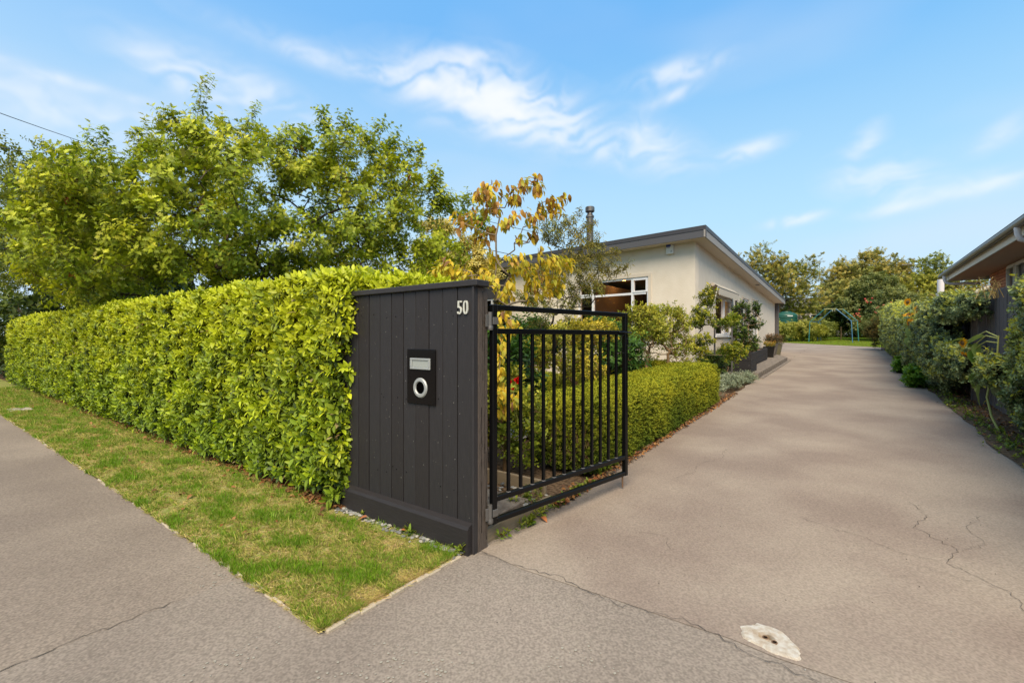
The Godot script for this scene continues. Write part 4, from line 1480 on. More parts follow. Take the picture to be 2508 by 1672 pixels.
func clip_box(o: Node3D, R: Array, round_: float, faces: String, count: int, thin: Callable, sprigs: Array, m: Material, c_low: Color, c_high: Color, sc: Vector2, wob: float, sd: int, called := "foliage") -> void:
	# leaf sprigs over the faces (f front, t top, r right, l left, k back) of a clipped box R = [a0, a1, b0, b1, y0, y1]
	rng.seed = sd
	var hump := noise(1.6, 3, sd)
	var patch := noise(2.6, 2, sd + 3)
	var sx := []
	var st := []
	for s in sprigs:
		sx.append([])
		st.append(PackedColorArray())
	var w: float = R[1] - R[0]
	var d: float = R[3] - R[2]
	var h: float = R[5] - R[4]
	var size := {"f": w * h, "k": w * h, "t": w * d, "r": d * h, "l": d * h}
	var total := 0.0
	for ch in faces:
		total += size[ch]
	var made := 0
	while made < count:
		made += 1
		var x := rng.randf() * total
		var face := ""
		for ch in faces:
			face = ch
			x -= size[ch]
			if x <= 0.0:
				break
		var u := rng.randf()
		var v := rng.randf()
		var p: Vector3
		var nn: Vector3
		match face:
			"f":
				p = Vector3(R[0] + u * w, R[4] + v * h, -R[2])
				nn = Vector3(0, 0, 1)
			"k":
				p = Vector3(R[0] + u * w, R[4] + v * h, -R[3])
				nn = Vector3(0, 0, -1)
			"t":
				p = Vector3(R[0] + u * w, R[5], -R[2] - v * d)
				nn = Vector3.UP
			"r":
				p = Vector3(R[1], R[4] + v * h, -R[2] - u * d)
				nn = Vector3.RIGHT
			_:
				p = Vector3(R[0], R[4] + v * h, -R[2] - u * d)
				nn = Vector3.LEFT
		if rng.randf() > float(thin.call(p)):
			continue
		# round the upper edges
		var eb := minf(-R[2] - p.z, p.z + R[3])
		var ea := minf(p.x - R[0], R[1] - p.x)
		var et: float = R[5] - p.y
		var k := round_
		if face == "t" and minf(eb, ea) < k:
			var q := 1.0 - minf(eb, ea) / k
			p.y -= k * 0.45 * q * q
			nn = (nn + (Vector3(0, 0, 1) if -R[2] - p.z < p.z + R[3] else Vector3(0, 0, -1)) * 0.7 * q).normalized()
		elif face != "t" and et < k:
			var q := 1.0 - et / k
			p -= nn * k * 0.45 * q * q
			nn = (nn + Vector3.UP * 0.7 * q).normalized()
		p += nn * (hump.get_noise_3dv(p) * wob + rng.randf_range(-0.055, 0.015) * (1.0 if wob > 0.03 else 0.5))
		p.y += gy(-p.z)
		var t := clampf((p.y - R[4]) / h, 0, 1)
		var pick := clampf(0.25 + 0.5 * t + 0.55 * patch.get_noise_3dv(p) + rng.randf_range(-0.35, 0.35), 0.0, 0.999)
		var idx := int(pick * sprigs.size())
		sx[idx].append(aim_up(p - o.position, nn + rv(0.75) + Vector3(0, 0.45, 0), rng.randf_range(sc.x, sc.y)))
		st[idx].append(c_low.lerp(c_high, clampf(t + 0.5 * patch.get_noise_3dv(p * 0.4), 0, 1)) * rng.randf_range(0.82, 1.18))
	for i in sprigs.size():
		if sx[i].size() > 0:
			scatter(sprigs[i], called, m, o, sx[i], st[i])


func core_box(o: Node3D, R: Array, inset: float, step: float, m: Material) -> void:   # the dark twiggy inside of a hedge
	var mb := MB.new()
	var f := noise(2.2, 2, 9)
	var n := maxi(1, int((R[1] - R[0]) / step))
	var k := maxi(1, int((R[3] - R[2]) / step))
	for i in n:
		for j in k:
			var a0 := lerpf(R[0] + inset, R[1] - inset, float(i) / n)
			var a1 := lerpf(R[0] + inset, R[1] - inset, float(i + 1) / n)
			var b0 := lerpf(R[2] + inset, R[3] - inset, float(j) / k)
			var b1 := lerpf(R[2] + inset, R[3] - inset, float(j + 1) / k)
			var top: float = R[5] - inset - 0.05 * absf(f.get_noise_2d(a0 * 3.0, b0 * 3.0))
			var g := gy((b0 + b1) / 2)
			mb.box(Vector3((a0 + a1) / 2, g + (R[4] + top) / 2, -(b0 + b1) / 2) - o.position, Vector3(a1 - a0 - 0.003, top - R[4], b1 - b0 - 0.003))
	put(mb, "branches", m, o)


func stems(o: Node3D, spots: Array, hgt: float, r: float, m: Material, sd: int) -> void:
	rng.seed = sd
	var mb := MB.new()
	for p: Vector3 in spots:
		var top := p + Vector3(rng.randf_range(-0.1, 0.1), hgt, rng.randf_range(-0.1, 0.1))
		mb.tube([p - o.position, p.lerp(top, 0.5) + rv(0.03) - o.position, top - o.position], [r, r * 0.8, r * 0.5], 6)
	put(mb, "stem", m, o)


func loose_leaves(o: Node3D, mesh: Array, count: int, where: Callable, m: Material) -> void:   # single leaves, each a part
	for i in count:
		inst(mesh[i % mesh.size()], "leaf", m, o, where.call(i))


func one_leaf(lg: float, wd: float, shape: int, c: Color, sd: int, fold := 0.25, curl := 0.25) -> ArrayMesh:
	rng.seed = sd
	var b := MB.new()
	b.c = c
	b.leaf(Vector3.ZERO, Vector3.UP, Vector3.BACK, lg, wd, shape, fold, curl)
	return b.mesh()


func hedges() -> void:
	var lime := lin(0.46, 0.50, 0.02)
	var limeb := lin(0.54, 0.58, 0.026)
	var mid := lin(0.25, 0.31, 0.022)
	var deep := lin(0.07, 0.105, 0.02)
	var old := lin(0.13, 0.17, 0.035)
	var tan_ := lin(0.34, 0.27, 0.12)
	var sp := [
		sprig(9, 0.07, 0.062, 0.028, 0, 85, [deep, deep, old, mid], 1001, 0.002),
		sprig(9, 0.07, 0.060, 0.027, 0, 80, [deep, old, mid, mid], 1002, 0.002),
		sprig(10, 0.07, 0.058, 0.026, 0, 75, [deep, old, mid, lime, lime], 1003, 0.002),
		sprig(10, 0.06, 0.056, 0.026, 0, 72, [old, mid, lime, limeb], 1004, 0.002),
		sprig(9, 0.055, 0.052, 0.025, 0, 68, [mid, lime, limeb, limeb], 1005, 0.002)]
	var R := [-18.9, -1.42, -0.05, 1.05, 0.10, 1.98]
	var h := thing("laurel_hedge", "long clipped lime green hedge along the footpath left of the black wall", "hedge", P(-1.5, 0.4, 0.0))
	var near := func(p: Vector3) -> float: return 1.0 if p.x > -5.0 else (0.62 if p.x > -9.0 else 0.4)
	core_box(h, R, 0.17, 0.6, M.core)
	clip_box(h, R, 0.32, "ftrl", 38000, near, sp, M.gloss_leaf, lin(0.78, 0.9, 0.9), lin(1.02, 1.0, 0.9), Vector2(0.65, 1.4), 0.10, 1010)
	clip_box(h, [-1.45, -0.98, 0.2, 1.05, 1.2, 1.93], 0.2, "ftrk", 1500, func(_p): return 1.0, [sp[2], sp[3], sp[4]], M.gloss_leaf, Color.WHITE, Color.WHITE, Vector2(0.85, 1.25), 0.03, 1012)
	clip_box(h, [-1.62, -1.34, -0.1, 0.3, 1.45, 1.93], 0.1, "ftr", 260, func(_p): return 1.0, [sp[3], sp[4]], M.gloss_leaf, Color.WHITE, Color.WHITE, Vector2(0.85, 1.25), 0.06, 1013)
	clip_box(h, [-1.6, -1.47, -0.07, 0.2, 0.3, 1.5], 0.1, "fr", 200, func(_p): return 1.0, [sp[1], sp[2], sp[3]], M.gloss_leaf, Color.WHITE, Color.WHITE, Vector2(0.85, 1.35), 0.1, 1014)
	rng.seed = 1020
	var lv := [one_leaf(0.065, 0.03, 0, lime, 1), one_leaf(0.07, 0.032, 0, mid, 2), one_leaf(0.062, 0.03, 0, limeb, 3), one_leaf(0.07, 0.034, 0, tan_, 4), one_leaf(0.068, 0.03, 0, old, 5), one_leaf(0.064, 0.03, 0, lin(0.28, 0.34, 0.04), 6)]
	loose_leaves(h, lv, 300, func(_i):
		var a := -1.40 - absf(rng.randfn(0, 0.45))
		var y := rng.randf_range(0.12, 1.9)
		return aim_up(Vector3(a, y, 0.07 + rng.randf_range(-0.03, 0.035)) - h.position, Vector3(rng.randf_range(-1, 1), rng.randf_range(-0.7, 0.9), 0.7), rng.randf_range(0.85, 1.2)), M.gloss_leaf)
	clip_box(h, R, 0.32, "f", 900, near, [sprig(3, 0.05, 0.06, 0.028, 0, 80, [tan_, lin(0.30, 0.17, 0.07), tan_], 1041, 0.002)], M.dry, Color.WHITE, Color.WHITE, Vector2(0.7, 1.1), 0.10, 1042)
	# the bare, twiggy end beside the wall
	var tw := MB.new()
	for i in 70:
		var p := Vector3(rng.randf_range(-1.75, -1.42), rng.randf_range(0.2, 1.7), rng.randf_range(-0.1, 0.03)) - h.position
		var q := p + Vector3(rng.randf_range(-0.12, 0.16), rng.randf_range(-0.05, 0.2), rng.randf_range(0.0, 0.07))
		tw.tube([p, p.lerp(q, 0.5) + rv(0.02), q], [0.004, 0.003, 0.0015], 4, false)
	put(tw, "twig", M.tan_bark, h)
	var sps := []
	for i in 30:
		sps.append(Vector3(-1.6 - i * 0.52 + rng.randf_range(-0.1, 0.1), 0.0, -0.45 + rng.randf_range(-0.15, 0.15)))
	stems(h, sps, 0.6, 0.03, M.bark, 1031)
	# brown litter under it
	var litter := MB.new()
	litter.c = Color.WHITE
	litter.leaf(Vector3.ZERO, Vector3(0, 0.15, 1).normalized(), Vector3.UP, 0.06, 0.034, 0, 0.35, 0.5)
	var lm := litter.mesh()
	var lx := []
	var lc := PackedColorArray()
	for i in 5200:
		var a := -1.4 - 14.0 * pow(rng.randf(), 1.7)
		var b := -0.02 + rng.randfn(0, 0.09) + 0.08
		if i % 60 == 0:
			b = rng.randf_range(-0.9, 0.0)
		lx.append(Transform3D(Basis.from_euler(Vector3(rng.randf_range(-0.5, 0.5), rng.randf() * TAU, rng.randf_range(-0.5, 0.5))).scaled(Vector3.ONE * rng.randf_range(0.5, 1.1)), G(a, b, 0.024 + rng.randf() * 0.02)))
		lc.append([lin(0.20, 0.075, 0.03), lin(0.27, 0.13, 0.05), lin(0.13, 0.06, 0.03), lin(0.33, 0.17, 0.07)][rng.randi() % 4])
	var lo := scatter(lm, "leaf_litter", M.dry, self, lx, lc)
	lo.set_meta("label", "brown dead leaves along the foot of the long hedge")
	# the low box hedge along the driveway, and one behind it
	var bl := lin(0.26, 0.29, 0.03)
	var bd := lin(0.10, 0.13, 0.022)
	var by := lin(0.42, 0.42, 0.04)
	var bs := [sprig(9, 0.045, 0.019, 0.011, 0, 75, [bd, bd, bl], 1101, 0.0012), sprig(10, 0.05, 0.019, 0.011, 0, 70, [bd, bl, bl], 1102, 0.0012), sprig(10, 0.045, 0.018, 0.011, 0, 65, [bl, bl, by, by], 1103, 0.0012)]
	var B1 := [-0.82, -0.03, 1.9, 7.05, 0.04, 0.73]
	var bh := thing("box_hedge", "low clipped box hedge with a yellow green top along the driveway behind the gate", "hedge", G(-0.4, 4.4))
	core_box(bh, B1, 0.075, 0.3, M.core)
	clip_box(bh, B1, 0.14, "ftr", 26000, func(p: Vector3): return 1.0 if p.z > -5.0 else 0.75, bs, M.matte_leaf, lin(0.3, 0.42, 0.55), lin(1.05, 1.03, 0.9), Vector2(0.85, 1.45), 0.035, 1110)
	var bx := MB.new()
	rng.seed = 1115
	for i in 240:
		var p := Vector3(rng.randf_range(-0.8, -0.05), rng.randf_range(0.03, 0.45), 0.03 - 1.9) if i % 2 else Vector3(-0.06, rng.randf_range(0.03, 0.4) , -rng.randf_range(1.9, 6.0))
		p.y += gy(-p.z)
		var q := p + Vector3(rng.randf_range(-0.05, 0.07), rng.randf_range(0.03, 0.16), rng.randf_range(-0.05, 0.07))
		bx.tube([p - bh.position, q - bh.position], [0.0035, 0.0015], 3, false)
	put(bx, "twig", M.tan_bark, bh)
	var bh2 := thing("box_hedge", "second low pale green box hedge in the garden bed behind the driveway hedge", "hedge", G(-1.8, 7.6))
	var B2 := [-3.4, -0.85, 7.3, 7.9, 0.04, 0.66]
	core_box(bh2, B2, 0.075, 0.3, M.core)
	clip_box(bh2, B2, 0.14, "ftr", 5200, func(_p): return 1.0, bs, M.matte_leaf, lin(0.9, 0.9, 0.9), lin(1.3, 1.2, 0.95), Vector2(1.1, 1.8), 0.04, 1120)
	var bh3 := thing("box_hedge", "low dark box hedge crossing the garden bed seen through the gate bars", "hedge", G(-2.0, 4.6))
	var B3 := [-2.9, -1.0, 4.4, 5.0, 0.04, 0.62]
	core_box(bh3, B3, 0.075, 0.3, M.core)
	clip_box(bh3, B3, 0.12, "ftr", 5200, func(_p): return 1.0, bs, M.matte_leaf, lin(0.8, 0.85, 0.9), lin(1.05, 1.05, 0.95), Vector2(1.0, 1.5), 0.04, 1130)


func garden() -> void:
	# kousa dogwood turning yellow and orange, right behind the post
	var ye := lin(0.78, 0.55, 0.045)
	var og := lin(0.54, 0.31, 0.08)
	var gr := lin(0.36, 0.37, 0.03)
	var br := lin(0.24, 0.12, 0.05)
	var dleaf := [one_leaf(0.105, 0.058, 0, ye, 11, 0.3, 0.45), one_leaf(0.11, 0.06, 0, og, 12, 0.35, 0.55), one_leaf(0.1, 0.056, 0, gr, 13, 0.25, 0.35), one_leaf(0.1, 0.052, 0, br, 14, 0.5, 0.7), one_leaf(0.105, 0.058, 0, lin(0.66, 0.52, 0.06), 15, 0.3, 0.4), one_leaf(0.1, 0.055, 0, lin(0.56, 0.50, 0.05), 16, 0.3, 0.5)]
	rng.seed = 1200
	var dp := G(-1.15, 1.62)
	var dw := thing("dogwood", "small dogwood tree with drooping yellow and orange leaves just behind the gate post", "tree", dp)
	var blobs := [[P(-1.07, 1.61, 2.95), Vector3(0.23, 0.15, 0.23)], [P(-0.84, 1.90, 3.08), Vector3(0.20, 0.13, 0.20)], [P(-0.75, 2.22, 2.94), Vector3(0.18, 0.11, 0.18)], [P(-0.95, 1.69, 2.64), Vector3(0.38, 0.19, 0.38)], [P(-0.86, 1.76, 2.31), Vector3(0.40, 0.21, 0.40)], [P(-1.27, 1.21, 2.14), Vector3(0.30, 0.10, 0.30)], [P(-0.70, 2.1, 2.28), Vector3(0.3, 0.17, 0.26)], [P(-0.72, 2.05, 1.98), Vector3(0.3, 0.12, 0.26)], [P(-1.05, 1.4, 2.05), Vector3(0.34, 0.12, 0.3)], [P(-1.29, 1.33, 2.69), Vector3(0.13, 0.07, 0.13)], [P(-0.92, 1.72, 1.92), Vector3(0.28, 0.19, 0.28)], [P(-0.73, 1.36, 1.37), Vector3(0.13, 0.35, 0.13)], [P(-0.65, 1.18, 0.9), Vector3(0.12, 0.29, 0.12)]]
	var goals := fill(blobs, 190, 0.3)
	for q in [P(-1.1, 1.62, 3.12), P(-0.93, 1.9, 3.2), P(-0.78, 1.95, 3.22), P(-0.62, 2.3, 3.05), P(-1.2, 1.4, 2.8)]:
		goals.append(q)
	var sk := grow([dp, dp + Vector3(0.02, 0.7, 0.02), dp + Vector3(0.03, 1.45, 0.0), dp + Vector3(0.06, 1.75, -0.02)], goals, 0.13, 0.1, -0.05)
	put(skin(sk, 0.0035, 2.3, 0.032, dp), "trunk", M.pale_bark, dw)
	var pick := []
	var pos: PackedVector3Array = sk.pos
	for i in range(4, pos.size()):
		if sk.rad[i] < 0.0062:
			pick.append(i)
	var hang := func(_i) -> Transform3D:
		var k: int = pick[rng.randi() % pick.size()]
		var out := pos[k] - (dp + Vector3(0, pos[k].y - dp.y, 0))
		var d := (Vector3(out.x, 0, out.z).normalized() * rng.randf_range(0.1, 0.9) + rv(0.5) + Vector3(0, rng.randf_range(-1.5, -0.15), 0)).normalized()
		return aim_up(pos[k] + rv(0.05) - dp, d, rng.randf_range(0.52, 0.88))
	loose_leaves(dw, dleaf, 300, hang, M.leaf)
	var xs := [[], [], []]
	var cs := [PackedColorArray(), PackedColorArray(), PackedColorArray()]
	for i in 1500:
		var T: Transform3D = hang.call(i)
		var kind := 1 if T.origin.y > 2.45 and rng.randf() < 0.42 else (0 if rng.randf() < 0.5 else 2)
		xs[kind].append(T)
		cs[kind].append(Color.WHITE * rng.randf_range(0.75, 1.15) if kind != 1 else lin(0.95, 0.85, 0.8) * rng.randf_range(0.7, 1.1))
	for k in 3:
		scatter([dleaf[0], dleaf[1], dleaf[5]][k], "crown", M.leaf, dw, xs[k], cs[k])

	# purple-brown small-leaved cherry in front of the house
	var ml := sprig(9, 0.11, 0.062, 0.02, 2, 95, [lin(0.16, 0.15, 0.04), lin(0.24, 0.21, 0.045), lin(0.30, 0.24, 0.05)], 1301, 0.002, 0.2, 0.5)
	plant("cherry_plum", "airy tree with small olive and bronze leaves in front of the large house window", "tree", G(-2.6, 4.85), {
		"seed": 1300, "n": 330, "shell": 0.2, "blobs": [[P(-2.27, 5.07, 3.40), Vector3(0.64, 0.24, 0.64)], [P(-1.98, 5.54, 3.04), Vector3(0.66, 0.29, 0.66)], [P(-2.27, 5.07, 2.52), Vector3(0.80, 0.44, 0.80)], [P(-1.81, 6.03, 2.76), Vector3(0.38, 0.14, 0.38)], [P(-2.48, 4.79, 2.11), Vector3(0.59, 0.40, 0.59)], [P(-2.09, 5.58, 2.31), Vector3(0.46, 0.33, 0.46)], [P(-2.38, 4.87, 1.72), Vector3(0.48, 0.24, 0.48)]],
		"extra": [P(-1.42, 6.2, 2.86), P(-1.5, 6.2, 2.80), P(-1.6, 6.15, 2.72), P(-2.0, 5.3, 3.75), P(-2.4, 5.0, 3.7), P(-1.8, 5.7, 3.45)],
		"root": [G(-2.6, 4.85), G(-2.62, 4.9, 0.6), G(-2.55, 4.92, 1.2)], "seg": 0.16, "wander": 0.12, "tip": 0.003, "most": 0.05, "along": 0.0055, "per": 3, "reach": 0.07, "up": -0.1, "sc": Vector2(0.7, 1.15),
		"leaf": ml, "c0": lin(0.7, 0.9, 0.75), "c1": lin(1.2, 1.08, 0.85), "bark": M.bark})
	# pale gold tiered tree further back
	var gl := sprig(10, 0.18, 0.09, 0.04, 0, 85, [lin(0.42, 0.38, 0.11), lin(0.58, 0.52, 0.18), lin(0.64, 0.58, 0.26)], 1401, 0.003)
	plant("gold_tree", "pale gold tiered tree standing between the oak and the house", "tree", G(-8.5, 8.4), {
		"seed": 1400, "n": 210, "shell": 0.2, "blobs": [[P(-8.75, 8.37, 5.0), Vector3(0.64, 0.2, 0.64)], [P(-8.01, 8.91, 4.48), Vector3(0.42, 0.16, 0.42)], [P(-9.04, 8.16, 4.27), Vector3(0.7, 0.2, 0.7)], [P(-8.18, 8.79, 3.92), Vector3(0.95, 0.45, 0.85)], [P(-8.47, 8.08, 3.4), Vector3(0.8, 0.45, 0.69)], [P(-7.4, 9.0, 3.5), Vector3(0.6, 0.4, 0.5)]],
		"root": [G(-8.5, 8.4), G(-8.5, 8.4, 1.4), G(-8.45, 8.4, 2.6)], "seg": 0.25, "tip": 0.004, "most": 0.07, "along": 0.012, "per": 7, "reach": 0.12, "leaf": gl, "c0": lin(1.0, 0.98, 0.7), "c1": lin(1.35, 1.2, 0.9), "bark": M.bark})
	# rose bushes with bare stems
	var rl := sprig(7, 0.09, 0.048, 0.026, 0, 85, [lin(0.20, 0.23, 0.03), lin(0.33, 0.34, 0.05), lin(0.42, 0.40, 0.06)], 1501, 0.0015)
	var rcfg := {"seed": 1500, "n": 270, "shell": 0.35, "seg": 0.12, "wander": 0.1, "tip": 0.0035, "power": 2.1, "most": 0.035, "along": 0.0065, "per": 4, "reach": 0.07, "sc": Vector2(0.7, 1.1), "leaf": rl, "c0": lin(0.75, 0.95, 0.7), "c1": lin(1.25, 1.15, 0.9), "bark": M.tan_bark, "wood": "stem", "crown": "foliage"}
	var r1 := rcfg.duplicate()
	r1.merge({"blobs": [[P(-1.09, 6.31, 1.56), Vector3(0.42, 0.35, 0.42)], [P(-1.22, 6.22, 1.85), Vector3(0.29, 0.16, 0.29)]], "root": [G(-1.12, 6.2), G(-1.1, 6.2, 0.45), G(-1.1, 6.25, 0.8)]}, true)
	plant("rose_bush", "leggy yellow green rose bush with bare stems behind the box hedge, nearer the gate", "shrub", G(-1.12, 6.2), r1)
	var r2 := rcfg.duplicate()
	r2.merge({"seed": 1510, "n": 330, "blobs": [[P(-1.05, 7.37, 1.71), Vector3(0.45, 0.41, 0.45)], [P(-0.9, 7.76, 1.49), Vector3(0.28, 0.46, 0.28)], [P(-1.08, 7.31, 1.95), Vector3(0.36, 0.16, 0.36)], [P(-1.4, 7.2, 1.3), Vector3(0.35, 0.35, 0.3)], [P(-1.9, 7.0, 1.5), Vector3(0.45, 0.4, 0.3)], [P(-0.9, 7.5, 1.15), Vector3(0.35, 0.25, 0.3)]], "root": [G(-1.0, 7.2), G(-1.0, 7.22, 0.5), G(-1.02, 7.25, 0.9)]}, true)
	plant("rose_bush", "wide yellow green rose bush against the cream house corner", "shrub", G(-1.0, 7.2), r2)
	# bush of twisted stems seen through the gate
	var r3 := rcfg.duplicate()
	r3.merge({"seed": 1520, "n": 260, "blobs": [[P(-1.35, 3.6, 1.25), Vector3(0.5, 0.3, 0.5)], [P(-1.2, 3.9, 1.5), Vector3(0.55, 0.18, 0.5)], [P(-1.0, 3.4, 1.0), Vector3(0.35, 0.25, 0.35)], [P(-1.7, 3.3, 1.2), Vector3(0.3, 0.3, 0.3)]], "root": [G(-1.25, 3.5), G(-1.2, 3.5, 0.35), G(-1.22, 3.55, 0.6)], "c0": lin(0.95, 0.95, 0.7), "c1": lin(1.5, 1.15, 0.7), "most": 0.05, "tip": 0.004}, true)
	plant("rose_bush", "gnarled yellow leaved bush seen through the middle of the gate", "shrub", G(-1.25, 3.5), r3)
	# leafy bed right behind the hinge: yellow-green rose with red blooms
	var r4 := rcfg.duplicate()
	r4.merge({"seed": 1530, "n": 300, "blobs": [[P(-0.72, 1.55, 0.55), Vector3(0.3, 0.4, 0.16)], [P(-0.95, 1.6, 0.75), Vector3(0.35, 0.35, 0.2)], [P(-1.25, 1.7, 0.6), Vector3(0.3, 0.4, 0.2)]], "root": [G(-0.9, 1.55), G(-0.9, 1.55, 0.15), G(-0.9, 1.56, 0.3)], "c0": lin(0.8, 1.0, 0.7), "c1": lin(1.15, 1.05, 0.8), "per": 4}, true)
	plant("rose_bush", "low leafy rose bush with red blooms directly behind the gate hinge", "shrub", G(-0.9, 1.55), r4)
	var pm := MB.new()
	rng.seed = 1540
	for k in 26:
		pm.c = lin(0.62, 0.012, 0.012) * rng.randf_range(0.6, 1.2)
		var d := (Vector3.UP + rv(1.1)).normalized()
		pm.leaf(rv(0.012), d, rv(), 0.034, 0.034, 4, 0.4, -0.3)
	var bloom := pm.mesh()
	for q in [[P(-0.53, 1.26, 1.03), 1.25, "full red rose bloom behind the second gate bar"], [P(-0.60, 1.23, 1.01), 0.8, "small red rose bloom left of the full one behind the gate"], [P(-0.56, 1.22, 0.95), 0.55, "smallest red rose bloom, lowest of those behind the gate"], [P(-0.72, 1.2, 1.26), 0.5, "red rose bud among yellow leaves near the gate post"]]:
		var fl := thing("rose_bloom", q[2], "flower", q[0], "red roses behind the gate")
		inst(bloom, "petal", M.rose, fl, Transform3D(Basis().scaled(Vector3.ONE * q[1]), Vector3.ZERO))
		var stk := MB.new()
		stk.tube([Vector3(0, -0.35, -0.08), Vector3(0.01, -0.15, -0.03), Vector3.ZERO], [0.003, 0.003, 0.002], 5)
		put(stk, "stem", M.stalk, fl)
	# dark peony-like leaves
	var pl := sprig(10, 0.14, 0.11, 0.034, 2, 85, [lin(0.03, 0.075, 0.022), lin(0.05, 0.11, 0.03), lin(0.08, 0.16, 0.03)], 1551, 0.003)
	var pc := {"seed": 1550, "n": 120, "shell": 0.3, "blobs": [[P(-1.75, 2.6, 1.15), Vector3(0.42, 0.35, 0.35)], [P(-1.6, 2.6, 0.75), Vector3(0.42, 0.35, 0.35)]], "root": [G(-1.7, 2.6), G(-1.7, 2.6, 0.3)], "seg": 0.15, "tip": 0.004, "most": 0.02, "along": 0.008, "per": 3, "leaf": pl, "c0": lin(0.8, 0.9, 0.9), "c1": lin(1.3, 1.3, 1.0), "sc": Vector2(0.8, 1.2), "bark": M.tan_bark, "wood": "stem", "crown": "foliage"}
	plant("peony_bush", "dark green leafy bush behind the left gate bars", "shrub", G(-1.7, 2.6), pc)
	var pc2 := pc.duplicate()
	pc2.merge({"seed": 1560, "blobs": [[P(-1.75, 5.4, 1.45), Vector3(0.6, 0.32, 0.5)], [P(-1.3, 5.4, 1.1), Vector3(0.5, 0.4, 0.4)]], "root": [G(-1.6, 5.4), G(-1.6, 5.4, 0.5)], "c1": lin(1.9, 1.8, 1.1), "n": 150}, true)
	plant("peony_bush", "bright green leafy bush below the house window, behind the gate's right end", "shrub", G(-1.6, 5.4), pc2)
	var pc3 := pc.duplicate()
	pc3.merge({"seed": 1570, "blobs": [[P(-3.3, 5.6, 1.4), Vector3(0.7, 0.5, 0.5)], [P(-4.2, 6.5, 1.2), Vector3(0.9, 0.6, 0.6)]], "root": [G(-3.6, 6), G(-3.6, 6, 0.5)], "n": 170}, true)
	plant("camellia_bush", "dark green bush under the bronze leaved tree near the dark house wall", "shrub", G(-3.6, 6.0), pc3)
	# upright lime shrub at the house corner
	var ll := sprig(9, 0.10, 0.055, 0.03, 0, 78, [lin(0.10, 0.15, 0.02), lin(0.27, 0.30, 0.03), lin(0.42, 0.40, 0.04)], 1601, 0.002)
	plant("corner_shrub", "tall upright lime green shrub at the corner of the house", "shrub", G(-0.75, 8.6), {
		"seed": 1600, "n": 190, "shell": 0.15, "blobs": [[P(-0.59, 8.67, 2.3), Vector3(0.17, 0.26, 0.17)], [P(-0.71, 8.58, 1.85), Vector3(0.28, 0.3, 0.28)], [P(-0.32, 9.12, 1.74), Vector3(0.3, 0.13, 0.26)], [P(-0.71, 8.58, 1.25), Vector3(0.25, 0.32, 0.25)], [P(-0.15, 9.3, 1.89), Vector3(0.16, 0.12, 0.16)], [P(-0.2, 9.3, 1.1), Vector3(0.3, 0.2, 0.3)]],
		"root": [G(-0.75, 8.6), G(-0.74, 8.6, 0.5), G(-0.72, 8.6, 1.0)], "seg": 0.13, "tip": 0.003, "most": 0.022, "along": 0.006, "per": 3, "reach": 0.05, "leaf": ll, "c0": lin(0.7, 0.85, 0.8), "c1": lin(1.2, 1.05, 0.9), "bark": M.pale_bark, "wood": "stem", "crown": "foliage"})
	for q in [[-0.62, 9.5, "dark garden stake left of the side window"], [-0.45, 10.6, "dark garden stake standing in front of the side window"]]:
		var sm := MB.new()
		sm.box(Vector3(0, 0.85, 0), Vector3(0.035, 1.7, 0.035), 0.004)
		put(sm, "shaft", M.grey_fence, thing("garden_stake", q[2], "stake", G(q[0], q[1]), "stakes beside the house"))
	# climber in the planter
	var cl := sprig(9, 0.11, 0.05, 0.026, 0, 80, [lin(0.035, 0.07, 0.018), lin(0.06, 0.11, 0.02), lin(0.13, 0.18, 0.03)], 1701, 0.002)
	var cc := {"seed": 1700, "n": 200, "shell": 0.2, "blobs": [[P(-0.61, 12.88, 2.2), Vector3(0.26, 0.26, 0.26)], [P(-0.38, 13.29, 1.95), Vector3(0.26, 0.37, 0.26)], [P(-0.62, 12.62, 1.55), Vector3(0.24, 0.36, 0.24)], [P(-0.40, 13.03, 1.27), Vector3(0.29, 0.25, 0.29)], [P(-0.30, 13.3, 2.3), Vector3(0.13, 0.2, 0.13)]],
		"root": [G(-0.55, 12.6, 0.5), G(-0.54, 12.62, 0.9), G(-0.52, 12.7, 1.2)], "seg": 0.14, "tip": 0.0035, "most": 0.018, "along": 0.006, "per": 3, "reach": 0.05, "leaf": cl, "c0": lin(0.8, 0.9, 0.9), "c1": lin(1.4, 1.3, 1.0), "bark": M.tan_bark, "wood": "stem", "crown": "foliage"}
	plant("planter_climber", "dark green climbing shrub growing out of the black planter box", "shrub", G(-0.55, 12.6, 0.5), cc)
	var c2 := cc.duplicate()
	c2.merge({"seed": 1710, "n": 150, "blobs": [[P(-0.68, 10.4, 0.72), Vector3(0.28, 0.26, 0.8)], [P(-0.75, 9.6, 0.8), Vector3(0.3, 0.25, 0.5)], [P(-0.9, 11.2, 0.85), Vector3(0.25, 0.25, 0.5)]], "root": [G(-0.5, 10.4), G(-0.5, 10.4, 0.2)], "per": 4}, true)
	plant("low_shrub", "low dark green shrub between the box hedge and the black planter", "shrub", G(-0.5, 10.4), c2)
	var c3 := cc.duplicate()
	c3.merge({"seed": 1720, "n": 60, "blobs": [[G(-0.85, 15.0, 0.68), Vector3(0.25, 0.14, 1.9)]], "root": [G(-0.85, 15.0, 0.42), G(-0.85, 15.0, 0.55)], "c1": lin(2.4, 2.2, 1.2), "per": 3}, true)
	plant("planter_greens", "loose green and cream plants filling the long planter box", "shrub", G(-0.85, 15.0, 0.42), c3)
	# silver foliage at the hedge end
	var sl := sprig(10, 0.07, 0.035, 0.009, 2, 60, [lin(0.22, 0.27, 0.20), lin(0.36, 0.42, 0.33), lin(0.48, 0.53, 0.43)], 1801, 0.0015)
